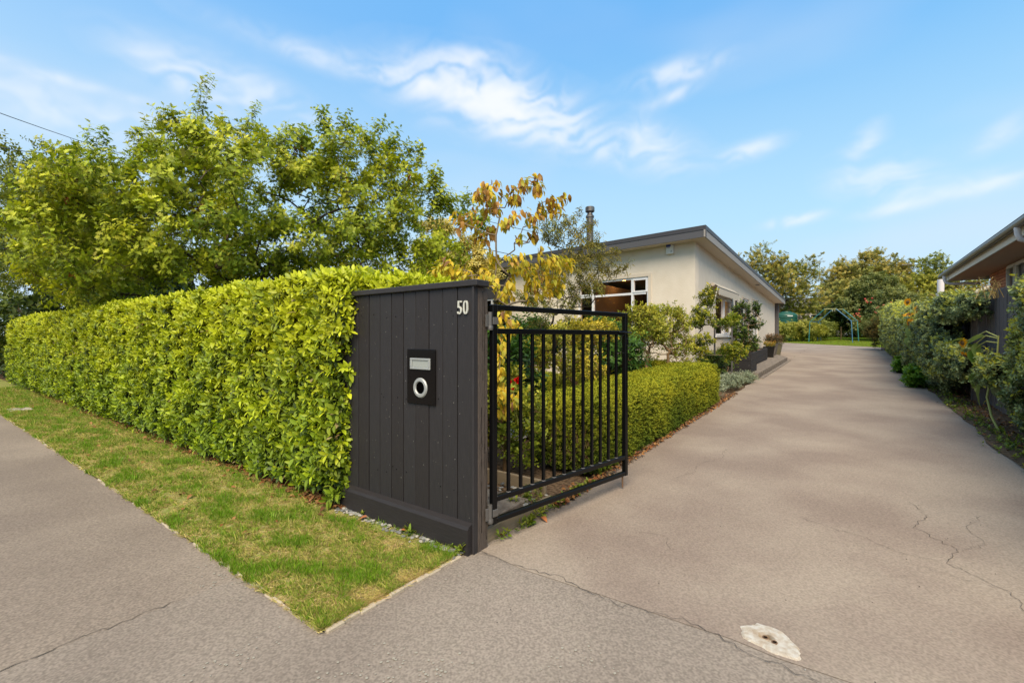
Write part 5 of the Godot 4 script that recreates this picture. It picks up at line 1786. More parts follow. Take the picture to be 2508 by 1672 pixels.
	for q in [[-0.35, 7.75, 0.34, "silver grey cushion plant at the end of the box hedge"], [-0.22, 9.3, 0.30, "silver grey cushion plant between the box hedge and the planter"], [-0.18, 10.6, 0.24, "small silver grey cushion plant near the foot of the planter"]]:
		plant("silver_plant", q[3], "plant", G(q[0], q[1]), {"seed": 1800 + int(q[1]), "n": 70, "shell": 0.5, "blobs": [[G(q[0], q[1], q[2] * 0.55), Vector3(0.3, q[2] * 0.5, 0.55)]], "root": [G(q[0], q[1]), G(q[0], q[1], 0.06)], "seg": 0.1, "tip": 0.003, "most": 0.008, "along": 0.01, "per": 6, "reach": 0.05, "up": 0.9, "sc": Vector2(0.8, 1.2), "leaf": sl, "leafmat": M.matte_leaf, "c0": lin(0.75, 0.8, 0.7), "c1": lin(1.1, 1.1, 1.0), "bark": M.tan_bark, "wood": "stem", "crown": "foliage"}, "silver plants along the kerb")


func oak() -> void:
	var pal := [lin(0.21, 0.265, 0.024), lin(0.33, 0.385, 0.028), lin(0.45, 0.48, 0.04)]
	var ol := sprig(9, 0.22, 0.098, 0.07, 1, 85, pal, 1901, 0.003, 0.15, 0.3)
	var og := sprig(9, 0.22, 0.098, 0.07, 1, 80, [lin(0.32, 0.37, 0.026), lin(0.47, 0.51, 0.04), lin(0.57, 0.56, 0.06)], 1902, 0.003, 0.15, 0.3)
	rng.seed = 1900
	var at := G(-8.4, 2.8)
	var blobs := [[P(-9.03, 1.70, 5.83), Vector3(1.20, 0.55, 1.20)], [P(-10.14, 0.34, 5.2), Vector3(0.95, 0.33, 0.95)], [P(-8.27, 2.89, 5.90), Vector3(1.46, 0.55, 1.46)], [P(-7.03, 4.05, 6.0), Vector3(1.09, 0.55, 1.09)], [P(-6.47, 4.96, 5.35), Vector3(0.93, 0.58, 0.93)], [P(-6.02, 5.66, 4.87), Vector3(0.5, 0.36, 0.5)], [P(-9.04, 0.66, 4.39), Vector3(1.7, 0.66, 1.7)], [P(-8.07, 2.42, 4.72), Vector3(2.22, 0.83, 2.22)], [P(-6.88, 4.28, 4.49), Vector3(1.5, 0.80, 1.5)], [P(-9.6, -0.1, 3.57), Vector3(1.3, 0.65, 1.1)], [P(-8.37, 1.15, 3.47), Vector3(1.9, 0.66, 1.5)], [P(-7.70, 3.18, 3.61), Vector3(1.9, 0.67, 1.9)], [P(-6.47, 4.96, 3.86), Vector3(0.93, 0.57, 0.93)], [P(-9.6, 0.2, 2.76), Vector3(1.4, 0.36, 0.9)], [P(-8.13, 1.2, 2.75), Vector3(1.30, 0.29, 1.1)], [P(-6.88, 4.28, 3.05), Vector3(1.10, 0.36, 1.10)], [P(-8.27, 2.51, 3.00), Vector3(1.23, 0.38, 1.23)], [P(-12.0, 0.4, 4.0), Vector3(1.7, 0.9, 1.3)], [P(-11.6, 0.2, 3.0), Vector3(1.6, 0.5, 1.0)]]
	for q in blobs:   # the crown is flatter than tall
		if q[0].y > 2.7:
			q[0].y = 2.7 + (q[0].y - 2.7) * 0.84
	blobs.append_array([[P(-10.8, 0.3, 2.35), Vector3(1.3, 0.3, 0.8)], [P(-12.6, 0.8, 2.5), Vector3(1.3, 0.45, 0.9)], [P(-6.0, 4.6, 2.7), Vector3(0.9, 0.3, 0.8)], [P(-5.9, 5.2, 3.4), Vector3(0.9, 0.4, 0.8)], [P(-7.2, 3.6, 2.6), Vector3(1.2, 0.3, 1.0)], [P(-9.6, -0.2, 4.2), Vector3(1.3, 0.4, 0.9)], [P(-13.4, 0.9, 3.4), Vector3(1.2, 0.7, 0.9)]])
	var extra := []
	# upright shoots above the crown
	for q in [[P(-9.2, 1.6, 5.6), 1.2], [P(-9.7, 1.3, 5.3), 0.75], [P(-8.5, 2.3, 5.4), 0.8], [P(-7.5, 3.5, 5.9), 0.5], [P(-7.2, 3.8, 5.8), 0.55], [P(-6.7, 4.3, 5.6), 0.6], [P(-6.4, 4.6, 5.5), 0.5], [P(-6.1, 5.0, 5.3), 0.45], [P(-5.8, 5.3, 4.9), 0.4], [P(-10.4, 0.3, 5.0), 0.55], [P(-10.0, 0.7, 5.2), 0.5], [P(-11.2, 0.1, 4.6), 0.5]]:
		var lean := Vector3(rng.randf_range(-0.15, 0.3), 1.0, rng.randf_range(-0.2, 0.2))
		for k in 5:
			extra.append(q[0] + lean * (q[1] * (k + 1) / 5.0) + rv(0.04))
	for q in [P(-5.6, 6.2, 4.6), P(-5.45, 6.35, 4.4), P(-5.3, 6.5, 4.25), P(-5.9, 5.6, 4.9), P(-5.7, 5.9, 3.6), P(-5.6, 5.6, 3.1)]:
		for k in 4:
			extra.append(q + rv(0.15))
	var o := thing("oak_tree", "large spreading oak with lobed green leaves behind the long hedge", "tree", at)
	var goals := fill(blobs, 1500, 0.25, noise(0.6, 2, 1905), -0.16)
	goals.append_array(extra)
	# main limbs first
	var limbs := [P(-9.8, 1.4, 3.3), P(-7.4, 3.6, 3.4), P(-7.0, 4.2, 4.4), P(-9.0, 2.0, 4.6), P(-8.3, 2.9, 4.6), P(-6.2, 5.2, 4.0), P(-10.4, 0.6, 3.2), P(-8.9, 1.0, 3.4)]
	var sk0 := grow([at, at + Vector3(0.02, 0.9, 0), at + Vector3(-0.03, 1.7, 0.03), at + Vector3(0.02, 2.2, 0.0)], limbs, 0.35, 0.22, 0.1)
	var root: Array = []
	# continue from the limbs: one skeleton
	var sk := grow_on(sk0, goals, 0.3, 0.16, 0.06)
	put(skin(sk, 0.0052, 2.45, 0.2, at), "trunk", M.bark, o)
	var lv := dress(sk, at, 4, 0.013, 0.15, 0.3, Vector2(0.75, 1.2), lin(0.7, 0.82, 0.85), lin(1.25, 1.2, 1.0), noise(0.5, 2, 1907))
	var xa := []
	var ca := PackedColorArray()
	var xb := []
	var cb := PackedColorArray()
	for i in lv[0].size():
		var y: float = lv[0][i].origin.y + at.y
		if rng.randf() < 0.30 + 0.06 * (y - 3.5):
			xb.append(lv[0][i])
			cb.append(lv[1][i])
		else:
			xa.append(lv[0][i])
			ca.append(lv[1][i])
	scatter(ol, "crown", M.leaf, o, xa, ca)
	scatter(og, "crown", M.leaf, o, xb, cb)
	print("oak sprays ", xa.size() + xb.size())
	# single leaves on the twigs that hang nearest, a few of them russet
	var ml := [one_leaf(0.15, 0.10, 1, lin(0.17, 0.22, 0.025), 21, 0.15), one_leaf(0.14, 0.095, 1, lin(0.26, 0.29, 0.04), 22, 0.15), one_leaf(0.15, 0.1, 1, lin(0.11, 0.16, 0.022), 23, 0.15), one_leaf(0.14, 0.09, 1, lin(0.34, 0.32, 0.06), 24, 0.2)]
	rng.seed = 1911
	var near := []
	for i in range(1, sk.pos.size()):
		var p: Vector3 = sk.pos[i]
		if sk.rad[i] < 0.012 and -p.z < 1.6:
			near.append(p)
	loose_leaves(o, ml, 300, func(_i): return aim_up(near[rng.randi() % near.size()] + rv(0.16) - at, rv() + Vector3(0, 0.1, 0.3), rng.randf_range(0.8, 1.2)), M.leaf)
	var rx := []
	var rc := PackedColorArray()
	for k in 16:
		var c: Vector3 = sk.pos[rng.randi_range(100, sk.pos.size() - 1)]
		for j in 7:
			rx.append(aim(c + rv(0.12) - at, Vector3(0, -1, 0) + rv(0.6), rng.randf_range(0.7, 1.0)))
			rc.append(lin(0.36, 0.12, 0.035) * rng.randf_range(0.7, 1.2))
	scatter(one_leaf(0.13, 0.08, 1, Color.WHITE, 25, 0.6, 0.6), "russet_leaves", M.leaf, o, rx, rc)


func grow_on(sk: Dictionary, goals: Array, seg: float, wander: float, lift: float) -> Dictionary:   # adds goals to a skeleton
	var pos: PackedVector3Array = sk.pos
	var par: PackedInt32Array = sk.par
	var tip: Vector3 = pos[3]
	goals.sort_custom(func(x, y): return x.distance_squared_to(tip) < y.distance_squared_to(tip))
	for g: Vector3 in goals:
		var best := 0
		var bd := 1e9
		for i in range(3, pos.size()):
			var e := g - pos[i]
			var d := e.length_squared()
			if e.y < 0.0:
				d += e.y * e.y * 0.8
			if d < bd:
				bd = d
				best = i
		var o := pos[best]
		var dist := sqrt(o.distance_squared_to(g))
		var k := maxi(1, int(ceil(dist / seg)))
		var last := best
		var bow := rv(wander * dist) + Vector3(0, lift * dist, 0)
		for j in range(1, k + 1):
			var t := float(j) / k
			pos.append(o.lerp(g, t) + bow * (t * (1.0 - t)) * 2.0)
			par.append(last)
			last = pos.size() - 1
	return {"pos": pos, "par": par}


func back_trees() -> void:
	var far_leaf := sprig(18, 0.45, 0.135, 0.08, 0, 85, [lin(0.22, 0.245, 0.065), lin(0.32, 0.335, 0.085), lin(0.42, 0.41, 0.11)], 2001, 0.006)
	var dark_leaf := sprig(12, 0.4, 0.2, 0.1, 0, 85, [lin(0.02, 0.035, 0.012), lin(0.035, 0.055, 0.015), lin(0.06, 0.085, 0.02)], 2002, 0.006)
	var mid_leaf := sprig(11, 0.28, 0.13, 0.06, 0, 85, [lin(0.09, 0.125, 0.035), lin(0.14, 0.18, 0.05), lin(0.21, 0.24, 0.08)], 2003, 0.004)
	var base := {"shell": 0.3, "seg": 0.9, "wander": 0.1, "tip": 0.02, "most": 0.25, "along": 0.06, "skip": 0.032, "per": 8, "reach": 0.5, "leaf": far_leaf, "up": 0.4, "sc": Vector2(0.7, 1.15), "hue": 0.25}
	var c := base.duplicate()
	c.merge({"seed": 2010, "n": 330, "blobs": [[P(-5.05, 47.11, 8.70), Vector3(1.3, 1.5, 1.3)], [P(-4.21, 47.73, 7.04), Vector3(2.3, 2.3, 2.3)], [P(-5.37, 45.63, 4.89), Vector3(1.62, 2.03, 1.62)], [P(-2.81, 50.00, 7.17), Vector3(1.7, 2.1, 1.7)], [P(-1.35, 52.32, 7.30), Vector3(0.9, 1.7, 0.9)], [P(-0.65, 52.83, 8.0), Vector3(0.35, 1.6, 0.35)], [P(-1.96, 50.63, 5.05), Vector3(2.12, 1.70, 2.12)], [P(-6.5, 46.0, 7.2), Vector3(1.6, 2.0, 1.6)]],
		"root": [G(-3.6, 48.5), G(-3.6, 48.5, 1.5), G(-3.6, 48.5, 3.0)], "c0": lin(0.85, 0.95, 0.9), "c1": lin(1.45, 1.1, 0.9)}, true)
	plant("tall_tree", "tall olive green tree with upright shoots behind the far end of the house", "tree", G(-3.6, 48.5), c)
	c = base.duplicate()
	c.merge({"seed": 2020, "n": 420, "blobs": [[P(3.39, 65.75, 9.85), Vector3(2.9, 1.7, 3.06)], [P(0.93, 63.93, 8.32), Vector3(2.3, 1.8, 2.55)], [P(5.85, 67.56, 8.32), Vector3(2.29, 1.8, 2.29)], [P(3.19, 65.59, 7.30), Vector3(4.2, 2.04, 4.58)], [P(7.0, 68.4, 9.6), Vector3(1.5, 0.5, 1.5)], [P(0.58, 61.19, 5.61), Vector3(1.96, 1.96, 1.96)]],
		"root": [G(3.2, 65.5), G(3.2, 65.5, 2.0), G(3.2, 65.5, 4.0)], "c0": lin(0.95, 1.0, 0.95), "c1": lin(1.4, 1.08, 1.0), "sc": Vector2(0.8, 1.35)}, true)
	plant("spreading_tree", "wide russet brown tree rising behind the swing frame", "tree", G(3.2, 65.5), c)
	c = base.duplicate()
	c.merge({"seed": 2030, "n": 300, "blobs": [[P(9.18, 65.04, 9.46), Vector3(1.5, 0.7, 1.65)], [P(8.61, 64.62, 7.9), Vector3(2.12, 0.7, 2.12)], [P(7.85, 64.06, 6.49), Vector3(2.36, 0.8, 2.36)], [P(9.75, 65.46, 7.34), Vector3(1.89, 1.7, 1.89)], [P(7.62, 61.41, 4.84), Vector3(2.26, 1.0, 2.26)], [P(11.5, 66.0, 7.0), Vector3(2.4, 1.8, 2.0)]],
		"root": [G(9.2, 65.0), G(9.2, 65.0, 2.0), G(9.2, 65.0, 4.0)], "c0": lin(0.85, 0.95, 0.8), "c1": lin(1.5, 1.4, 0.8)}, true)
	plant("tiered_tree", "yellow green tiered tree beside the street lamp beyond the brick house", "tree", G(9.2, 65.0), c)
	# apple tree and bushes at the lawn's end
	c = base.duplicate()
	c.merge({"seed": 2040, "n": 520, "seg": 0.5, "tip": 0.01, "along": 0.035, "reach": 0.2, "leaf": mid_leaf, "blobs": [[P(3.57, 46.00, 5.4), Vector3(2.0, 1.3, 2.0)], [P(4.58, 44.27, 4.2), Vector3(1.87, 1.3, 1.87)], [P(2.99, 45.58, 4.0), Vector3(1.9, 1.3, 1.9)], [P(3.9, 43.66, 2.6), Vector3(2.1, 1.2, 2.1)], [P(4.7, 40.57, 2.53), Vector3(1.3, 1.4, 1.5)]],
		"root": [G(4.0, 44.5), G(4.0, 44.5, 0.8), G(4.0, 44.5, 1.5)], "c0": lin(0.9, 0.95, 1.0), "c1": lin(1.6, 1.4, 1.2), "sc": Vector2(0.8, 1.2)}, true)
	plant("apple_tree", "big grey green apple tree with red fruit right of the swing frame", "tree", G(4.0, 44.5), c)
	rng.seed = 2045
	var am := MB.new()
	am.lathe([Vector2(0.001, -0.05), Vector2(0.045, -0.045), Vector2(0.062, 0.0), Vector2(0.05, 0.045), Vector2(0.02, 0.05), Vector2(0.001, 0.04)], Vector3.ZERO, 9)
	var apple := am.mesh()
	var red := mat(lin(0.42, 0.05, 0.03), 0.4)
	var red2 := mat(lin(0.52, 0.16, 0.08), 0.45)
	for q in [P(2.6, 42.9, 3.0), P(3.1, 43.2, 4.4), P(3.7, 42.5, 3.6), P(4.3, 42.2, 3.9), P(4.9, 42.6, 3.7), P(5.2, 42.6, 4.0), P(4.4, 42.3, 3.3), P(3.2, 42.0, 2.1), P(3.6, 42.0, 1.8), P(5.0, 42.4, 3.2), P(2.3, 43.4, 3.4)]:
		for k in 5:
			var p: Vector3 = q + rv(0.28)
			var ap := thing("apple", "ripe red apple hanging among the leaves of the apple tree", "apple", p, "apples on the apple tree")
			inst(apple, "fruit", red if rng.randf() < 0.7 else red2, ap, Transform3D(Basis().scaled(Vector3.ONE * rng.randf_range(0.9, 1.4)), Vector3.ZERO))
	var spec := [["laurel_tree", "small leafy tree with a pale trunk on the lawn under the swing frame", P(1.9, 47.5, 3.2), Vector3(1.7, 1.3, 1.5), G(1.3, 45.6), dark_leaf, lin(1.2, 1.3, 1.2), lin(2.4, 2.2, 1.8), 150],
		["fruit_bush", "yellow green bush in front of the green water tank", P(-1.15, 41.2, 2.0), Vector3(1.5, 0.6, 1.1), G(-1.1, 41.0), mid_leaf, lin(1.2, 1.1, 0.8), lin(2.4, 1.9, 0.9), 170],
		["fruit_bush", "yellow green bush left of the tank, close to the house corner", P(-2.7, 39.8, 1.85), Vector3(1.1, 0.65, 1.0), G(-2.7, 39.8), mid_leaf, lin(1.1, 1.1, 0.8), lin(2.2, 1.8, 0.9), 120],
		["fruit_bush", "green bush left of the swing frame legs", P(-0.2, 43.5, 2.1), Vector3(1.2, 0.75, 1.0), G(-0.2, 43.5), mid_leaf, lin(1.1, 1.1, 0.9), lin(1.9, 1.7, 1.0), 120]]
	for q in spec:
		c = base.duplicate()
		var ce: Vector3 = q[2]
		c.merge({"seed": 2050 + q[8], "n": q[8], "seg": 0.4, "tip": 0.01, "along": 0.03, "reach": 0.15, "most": 0.09, "leaf": q[5], "blobs": [[ce, q[3]]], "root": [q[4], q[4] + Vector3(0.02, 0.6, 0), q[4] + Vector3(0.0, 1.0, 0)], "c0": q[6], "c1": q[7], "bark": M.tan_bark}, true)
		plant(q[0], q[1], "shrub" if q[0] == "fruit_bush" else "tree", q[4], c)
	# dark boundary shrubs behind the lawn, and trees behind the oak
	for q in [["boundary_shrub", "dark boundary shrub behind the lawn, left of the tank", P(-6.5, 52, 2.8), Vector3(3.5, 1.6, 1.5), 150, 1.0], ["boundary_shrub", "dark boundary shrub behind the swing frame", P(-0.5, 53.5, 2.6), Vector3(3.2, 1.8, 1.4), 190, 1.0], ["boundary_shrub", "dark boundary shrub behind the right swing frame leg", P(4.5, 52, 2.7), Vector3(3.4, 1.7, 1.5), 190, 1.0],
			["boundary_tree", "dark evergreen tree behind the oak's left side", P(-19.5, 5.2, 3.2), Vector3(2.4, 2.0, 2.2), 190, 1.3], ["boundary_tree", "dark evergreen tree at the far left behind the hedge", P(-24.5, 4.0, 3.8), Vector3(3.0, 2.6, 2.6), 200, 1.6], ["boundary_shrub", "dark shrub beyond the far left end of the long hedge", P(-23.0, 1.0, 1.6), Vector3(3.4, 1.5, 1.6), 170, 1.6], ["boundary_tree", "shaded evergreen tree between the oak and the pear at the far left", P(-16.5, 2.4, 3.0), Vector3(2.8, 1.3, 1.2), 210, 1.5], ["boundary_tree", "dark evergreen shrub behind the oak trunk", P(-13.5, 8.0, 2.4), Vector3(2.4, 1.3, 1.4), 150, 1.2], ["boundary_tree", "shaded green shrub right of the oak trunk", P(-9.3, 8.6, 2.2), Vector3(1.6, 1.0, 1.0), 120, 1.8]]:
		c = base.duplicate()
		var ce: Vector3 = q[2]
		var rt := G(ce.x, -ce.z)
		c.merge({"seed": 2100 + int(absf(ce.x) * 10), "n": q[4], "shell": 0.5, "seg": 0.6, "tip": 0.012, "along": 0.04, "reach": 0.25, "most": 0.12, "leaf": dark_leaf, "blobs": [[ce, q[3]], [ce - Vector3(0, q[3].y * 0.5, 0), q[3] * Vector3(1, 0.7, 1)]], "root": [rt, rt + Vector3(0, 0.6, 0), rt + Vector3(0, 1.2, 0)], "c0": lin(1, 1, 1) * q[5], "c1": lin(1.9, 1.7, 1.2) * q[5], "per": 4}, true)
		plant(q[0], q[1], "tree" if q[0] == "boundary_tree" else "shrub", rt, c)
	var pear := sprig(10, 0.3, 0.1, 0.055, 0, 90, [lin(0.11, 0.14, 0.025), lin(0.19, 0.21, 0.03), lin(0.28, 0.28, 0.04)], 2201, 0.004)
	c = base.duplicate()
	c.merge({"seed": 2200, "n": 620, "seg": 0.5, "tip": 0.009, "along": 0.03, "reach": 0.2, "leaf": pear, "per": 4, "blobs": [[P(-19.5, 1.6, 6.6), Vector3(1.8, 1.1, 1.5)], [P(-21.5, 1.0, 7.0), Vector3(2.2, 1.3, 1.8)], [P(-18.0, 1.8, 5.4), Vector3(2.0, 1.2, 1.4)], [P(-21.0, 1.0, 5.3), Vector3(2.6, 1.3, 1.6)], [P(-18.0, 0.8, 4.2), Vector3(1.8, 1.0, 1.0)], [P(-23.5, 0.6, 6.0), Vector3(2.6, 1.8, 1.8)], [P(-19.5, 1.2, 4.2), Vector3(2.4, 1.0, 1.4)]],
		"root": [G(-20.5, 1.8), G(-20.5, 1.8, 1.5), G(-20.5, 1.7, 3.0)], "c0": lin(0.8, 1.0, 0.9), "c1": lin(1.2, 1.2, 0.9)}, true)
	plant("street_pear", "olive green tree with small hanging leaves at the far left beyond the oak", "tree", G(-20.5, 1.8), c)
	c = c.duplicate()
	c.merge({"seed": 2210, "n": 480, "blobs": [[P(-30.0, 1.4, 7.2), Vector3(3.0, 2.2, 2.2)], [P(-30.5, 1.6, 4.6), Vector3(3.4, 1.6, 2.0)], [P(-27.5, 1.8, 4.0), Vector3(2.4, 1.2, 1.6)], [P(-31.0, 1.2, 2.6), Vector3(3.0, 0.9, 1.6)]], "root": [G(-30.0, 1.6), G(-30.0, 1.6, 1.2), G(-30.0, 1.6, 2.6)]}, true)
	plant("street_pear", "shaded green tree at the photo's left edge, furthest along the footpath", "tree", G(-30.0, 1.6), c)
	# dull houses beyond the boundary
	for q in [[P(-19.0, 16.0, 1.7), Vector3(9.0, 3.4, 6.0), "pale neighbouring house half hidden behind the oak"], [P(-3.0, 70.0, 3.6), Vector3(9.0, 3.4, 8.0), "grey roofed house far behind the swing frame"]]:
		var hn := thing("distant_house", q[2], "house", q[0])
		var wl := MB.new()
		wl.box(Vector3(0, -0.2, 0), q[1])
		put(wl, "wall", M.surround, hn)
		var rf := MB.new()
		var s: Vector3 = q[1] * 0.5 + Vector3(0.5, 0, 0.5)
		var y: float = q[1].y * 0.5 - 0.2
		rf.hexa([Vector3(-s.x, y, s.z), Vector3(s.x, y, s.z), Vector3(s.x, y, -s.z), Vector3(-s.x, y, -s.z), Vector3(-s.x * 0.7, y + 1.6, 0.1), Vector3(s.x * 0.7, y + 1.6, 0.1), Vector3(s.x * 0.7, y + 1.6, -0.1), Vector3(-s.x * 0.7, y + 1.6, -0.1)])
		put(rf, "roof", M.roof_tile, hn)
		for k in 2:
			var wn := MB.new()
			wn.box(Vector3(-1.6 + k * 3.2, 0.1, q[1].z / 2 + 0.012), Vector3(1.4, 1.2, 0.04))
			put(wn, "window", M.white_frame, hn)
			var pn := MB.new()
			pn.box(Vector3(-1.6 + k * 3.2, 0.1, q[1].z / 2 + 0.03), Vector3(1.26, 1.06, 0.02))
			put(pn, "pane", M.plate, hn)


func right_fence() -> void:
	# dark board fence along the right of the driveway; a board is 140 mm wide
	var f := thing("board_fence", "dark grey vertical board fence under creeper on the driveway's right", "fence", Vector3.ZERO)
	rng.seed = 3000
	var variants: Array[ArrayMesh] = []
	for k in 3:
		var mb := MB.new()
		mb.box(Vector3(0, 0.98, 0), Vector3(0.02, 1.96, 0.132 - k * 0.003), 0.004)
		for i in mb.uv.size():
			mb.uv[i] += Vector2(k * 0.41, k * 0.3)
		variants.append(mb.mesh())
	var i := 0
	var b := 0.5
	while b < 31.0:
		var x := 3.95 + rng.randf_range(-0.006, 0.006)
		# the boards turn their face where a bay steps
		if b > 9.15 and b < 9.7:
			b += 0.145
			continue
		inst(variants[i % 3], "board", M.grey_fence, f, Transform3D(Basis.from_euler(Vector3(0, rng.randf_range(-0.02, 0.02), rng.randf_range(-0.004, 0.004))), G(x, b, 0.05 + rng.randf_range(-0.01, 0.01))))
		i += 1
		b += 0.145
	for y in [0.35, 1.05, 1.75]:
		var mb := MB.new()
		mb.flip = true
		var a := G(3.99, 0.45, y)
		var e := G(3.99, 31.0, y)
		mb.box(Vector3.ZERO, Vector3(0.045, 0.09, a.distance_to(e)), 0.004)
		var o := put(mb, "rail", M.grey_fence, f)
		o.transform = Transform3D(Basis.looking_at(e - a, Vector3.UP), (a + e) / 2.0)
	for q in [[3.88, 9.15], [3.88, 9.72], [3.88, 6.6], [4.03, 12.0], [4.03, 15.0]]:
		var mb := MB.new()
		mb.box(Vector3(0, 1.0, 0), Vector3(0.1, 2.0, 0.1), 0.006)
		var o := put(mb, "post", M.grey_fence, f)
		o.position = G(q[0], q[1], 0.0)


func vines() -> void:
	var dk := lin(0.08, 0.11, 0.055)
	var md := lin(0.135, 0.175, 0.08)
	var lt := lin(0.25, 0.30, 0.15)
	var ye := lin(0.28, 0.30, 0.06)
	var sp := [sprig(10, 0.07, 0.042, 0.026, 0, 80, [dk, dk, md], 3101, 0.002), sprig(10, 0.07, 0.042, 0.026, 0, 80, [dk, md, lt], 3102, 0.002), sprig(9, 0.07, 0.040, 0.024, 0, 75, [md, lt, ye], 3103, 0.002)]
	# each clump: centre (a, b, height above ground), half sizes
	var sets := [
		["fence_creeper", "bushy pale green creeper at the near end of the fence, right of the sunflower stalk", 3110, [[3.88, 5.4, 0.8, 0.28, 0.8, 0.7], [3.84, 5.2, 1.6, 0.24, 0.65, 0.34], [3.86, 4.5, 0.9, 0.3, 0.9, 0.95], [3.8, 5.6, 1.15, 0.2, 0.4, 0.4], [3.66, 6.75, 0.78, 0.2, 0.45, 0.2]], 3600, lin(1.1, 1.2, 1.05), lin(2.2, 1.9, 1.1)],
		["fence_creeper", "pale green creeper on the first bays of the fence beside the street", 3105, [[3.88, 2.9, 0.8, 0.28, 0.9, 0.75], [3.86, 1.6, 0.9, 0.26, 0.8, 0.85], [3.86, 3.6, 1.4, 0.24, 0.6, 0.5]], 3000, lin(1.1, 1.2, 1.05), lin(2.2, 1.9, 1.1)],
		["fence_creeper", "dark green creeper hanging over the fence top above a black gap", 3120, [[3.72, 10.0, 1.72, 0.32, 1.1, 0.25], [3.74, 9.1, 1.78, 0.22, 0.6, 0.2], [3.62, 11.5, 1.2, 0.4, 1.2, 0.7], [3.62, 10.3, 0.75, 0.36, 1.0, 0.42], [3.66, 9.0, 0.78, 0.26, 0.6, 0.3], [3.7, 11.2, 0.5, 0.3, 1.0, 0.4]], 6400, lin(1.05, 1.15, 1.1), lin(1.9, 1.75, 1.3)],
		["fence_creeper", "grey green creeper covering the middle of the fence behind the sunflowers", 3130, [[3.64, 14.0, 0.95, 0.4, 1.5, 0.9], [3.66, 16.5, 0.95, 0.42, 1.8, 0.9], [3.7, 15.0, 1.6, 0.32, 1.8, 0.34]], 6400, lin(1.15, 1.2, 1.2), lin(2.0, 1.9, 1.5)],
		["fence_creeper", "tall yellowish creeper on the far end of the fence", 3140, [[3.75, 19.8, 1.05, 0.55, 2.0, 1.0], [3.8, 23.0, 1.15, 0.65, 2.4, 1.1], [3.95, 26.5, 1.2, 0.75, 2.2, 1.2]], 6800, lin(1.3, 1.3, 1.1), lin(2.7, 2.4, 1.4)]]
	for q in sets:
		rng.seed = q[2]
		var c0: Array = q[3][0]
		var o := thing(q[0], q[1], "climbing plant", G(c0[0], c0[1]))
		var core := MB.new()
		var xs := [[], [], []]
		var cs := [PackedColorArray(), PackedColorArray(), PackedColorArray()]
		var lump := noise(1.5, 3, q[2])
		var area := 0.0
		for e in q[3]:
			area += e[4] * (e[5] + e[3])
		for e in q[3]:
			var ce := G(e[0], e[1], e[2]) - o.position
			var rr := Vector3(e[3], e[5], e[4])
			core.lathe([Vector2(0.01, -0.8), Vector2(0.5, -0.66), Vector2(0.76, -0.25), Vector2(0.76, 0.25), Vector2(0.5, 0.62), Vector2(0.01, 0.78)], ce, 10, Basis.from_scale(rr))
			for k in int(q[4] * e[4] * (e[5] + e[3]) / area):
				var d := rv()
				if d.length_squared() < 0.01:
					continue
				d = d.normalized()
				if d.x > 0.45:
					d.x = -d.x
				var sq := Vector3(signf(d.x) * pow(absf(d.x), 0.8), signf(d.y) * pow(absf(d.y), 0.8), signf(d.z) * pow(absf(d.z), 0.8))
				var p := ce + sq * rr
				var wp := p + o.position
				p += d * (lump.get_noise_3dv(wp) * 0.17 + rng.randf_range(-0.1, 0.03))
				if p.y + o.position.y < gy(-(p.z + o.position.z)) + 0.05:
					continue
				if p.x + o.position.x > 4.1:
					continue
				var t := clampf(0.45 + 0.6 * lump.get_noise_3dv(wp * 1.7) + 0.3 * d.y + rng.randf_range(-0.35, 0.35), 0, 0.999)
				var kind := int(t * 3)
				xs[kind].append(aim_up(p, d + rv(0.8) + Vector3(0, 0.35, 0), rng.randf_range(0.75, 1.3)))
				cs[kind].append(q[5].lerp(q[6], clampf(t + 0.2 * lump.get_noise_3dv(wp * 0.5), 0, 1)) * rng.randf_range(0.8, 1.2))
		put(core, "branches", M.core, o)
		for k in 3:
			scatter(sp[k], "foliage", M.gloss_leaf if k < 2 else M.leaf, o, xs[k], cs[k])
	# dry tendrils on the fence top
	var td := thing("dry_tendrils", "dry straw coloured tendrils sticking up over the fence creeper", "vine", G(3.85, 10.5, 1.9))
	rng.seed = 3150
	var tm := MB.new()
	for k in 46:
		var b := rng.randf_range(7.6, 13.0)
		var p := G(3.8 + rng.randf_range(-0.15, 0.15), b, 1.85) - td.position
		var q := p + Vector3(rng.randf_range(-0.25, 0.25), rng.randf_range(0.1, 0.36), rng.randf_range(-0.35, 0.35))
		var m := p.lerp(q, 0.5) + Vector3(0, rng.randf_range(0.02, 0.16), 0)
		tm.tube([p, m, q, q + rv(0.1)], [0.006, 0.005, 0.004, 0.002], 4, false)
	put(tm, "tendril", mat(lin(0.36, 0.25, 0.09), 0.9), td)
	# far dark bush at the fence's end and green weeds at its foot
	var bl := sprig(10, 0.2, 0.1, 0.02, 2, 60, [lin(0.05, 0.055, 0.02), lin(0.10, 0.09, 0.03), lin(0.18, 0.15, 0.05)], 3201, 0.003)
	plant("heather_bush", "dull brown green feathery bush at the far right end of the driveway", "shrub", G(3.3, 28.5), {"seed": 3200, "n": 130, "shell": 0.4, "blobs": [[G(3.3, 28.5, 0.9), Vector3(0.7, 0.85, 0.9)]], "root": [G(3.3, 28.5), G(3.3, 28.5, 0.3)], "seg": 0.2, "tip": 0.004, "most": 0.03, "along": 0.01, "per": 5, "reach": 0.08, "up": 0.9, "leaf": bl, "leafmat": M.matte_leaf, "c0": lin(0.7, 0.8, 0.8), "c1": lin(1.3, 1.1, 0.9), "wood": "stem", "crown": "foliage"})
	var wl := sprig(9, 0.08, 0.07, 0.045, 0, 75, [lin(0.04, 0.11, 0.012), lin(0.08, 0.19, 0.02), lin(0.13, 0.26, 0.03)], 3211, 0.002)
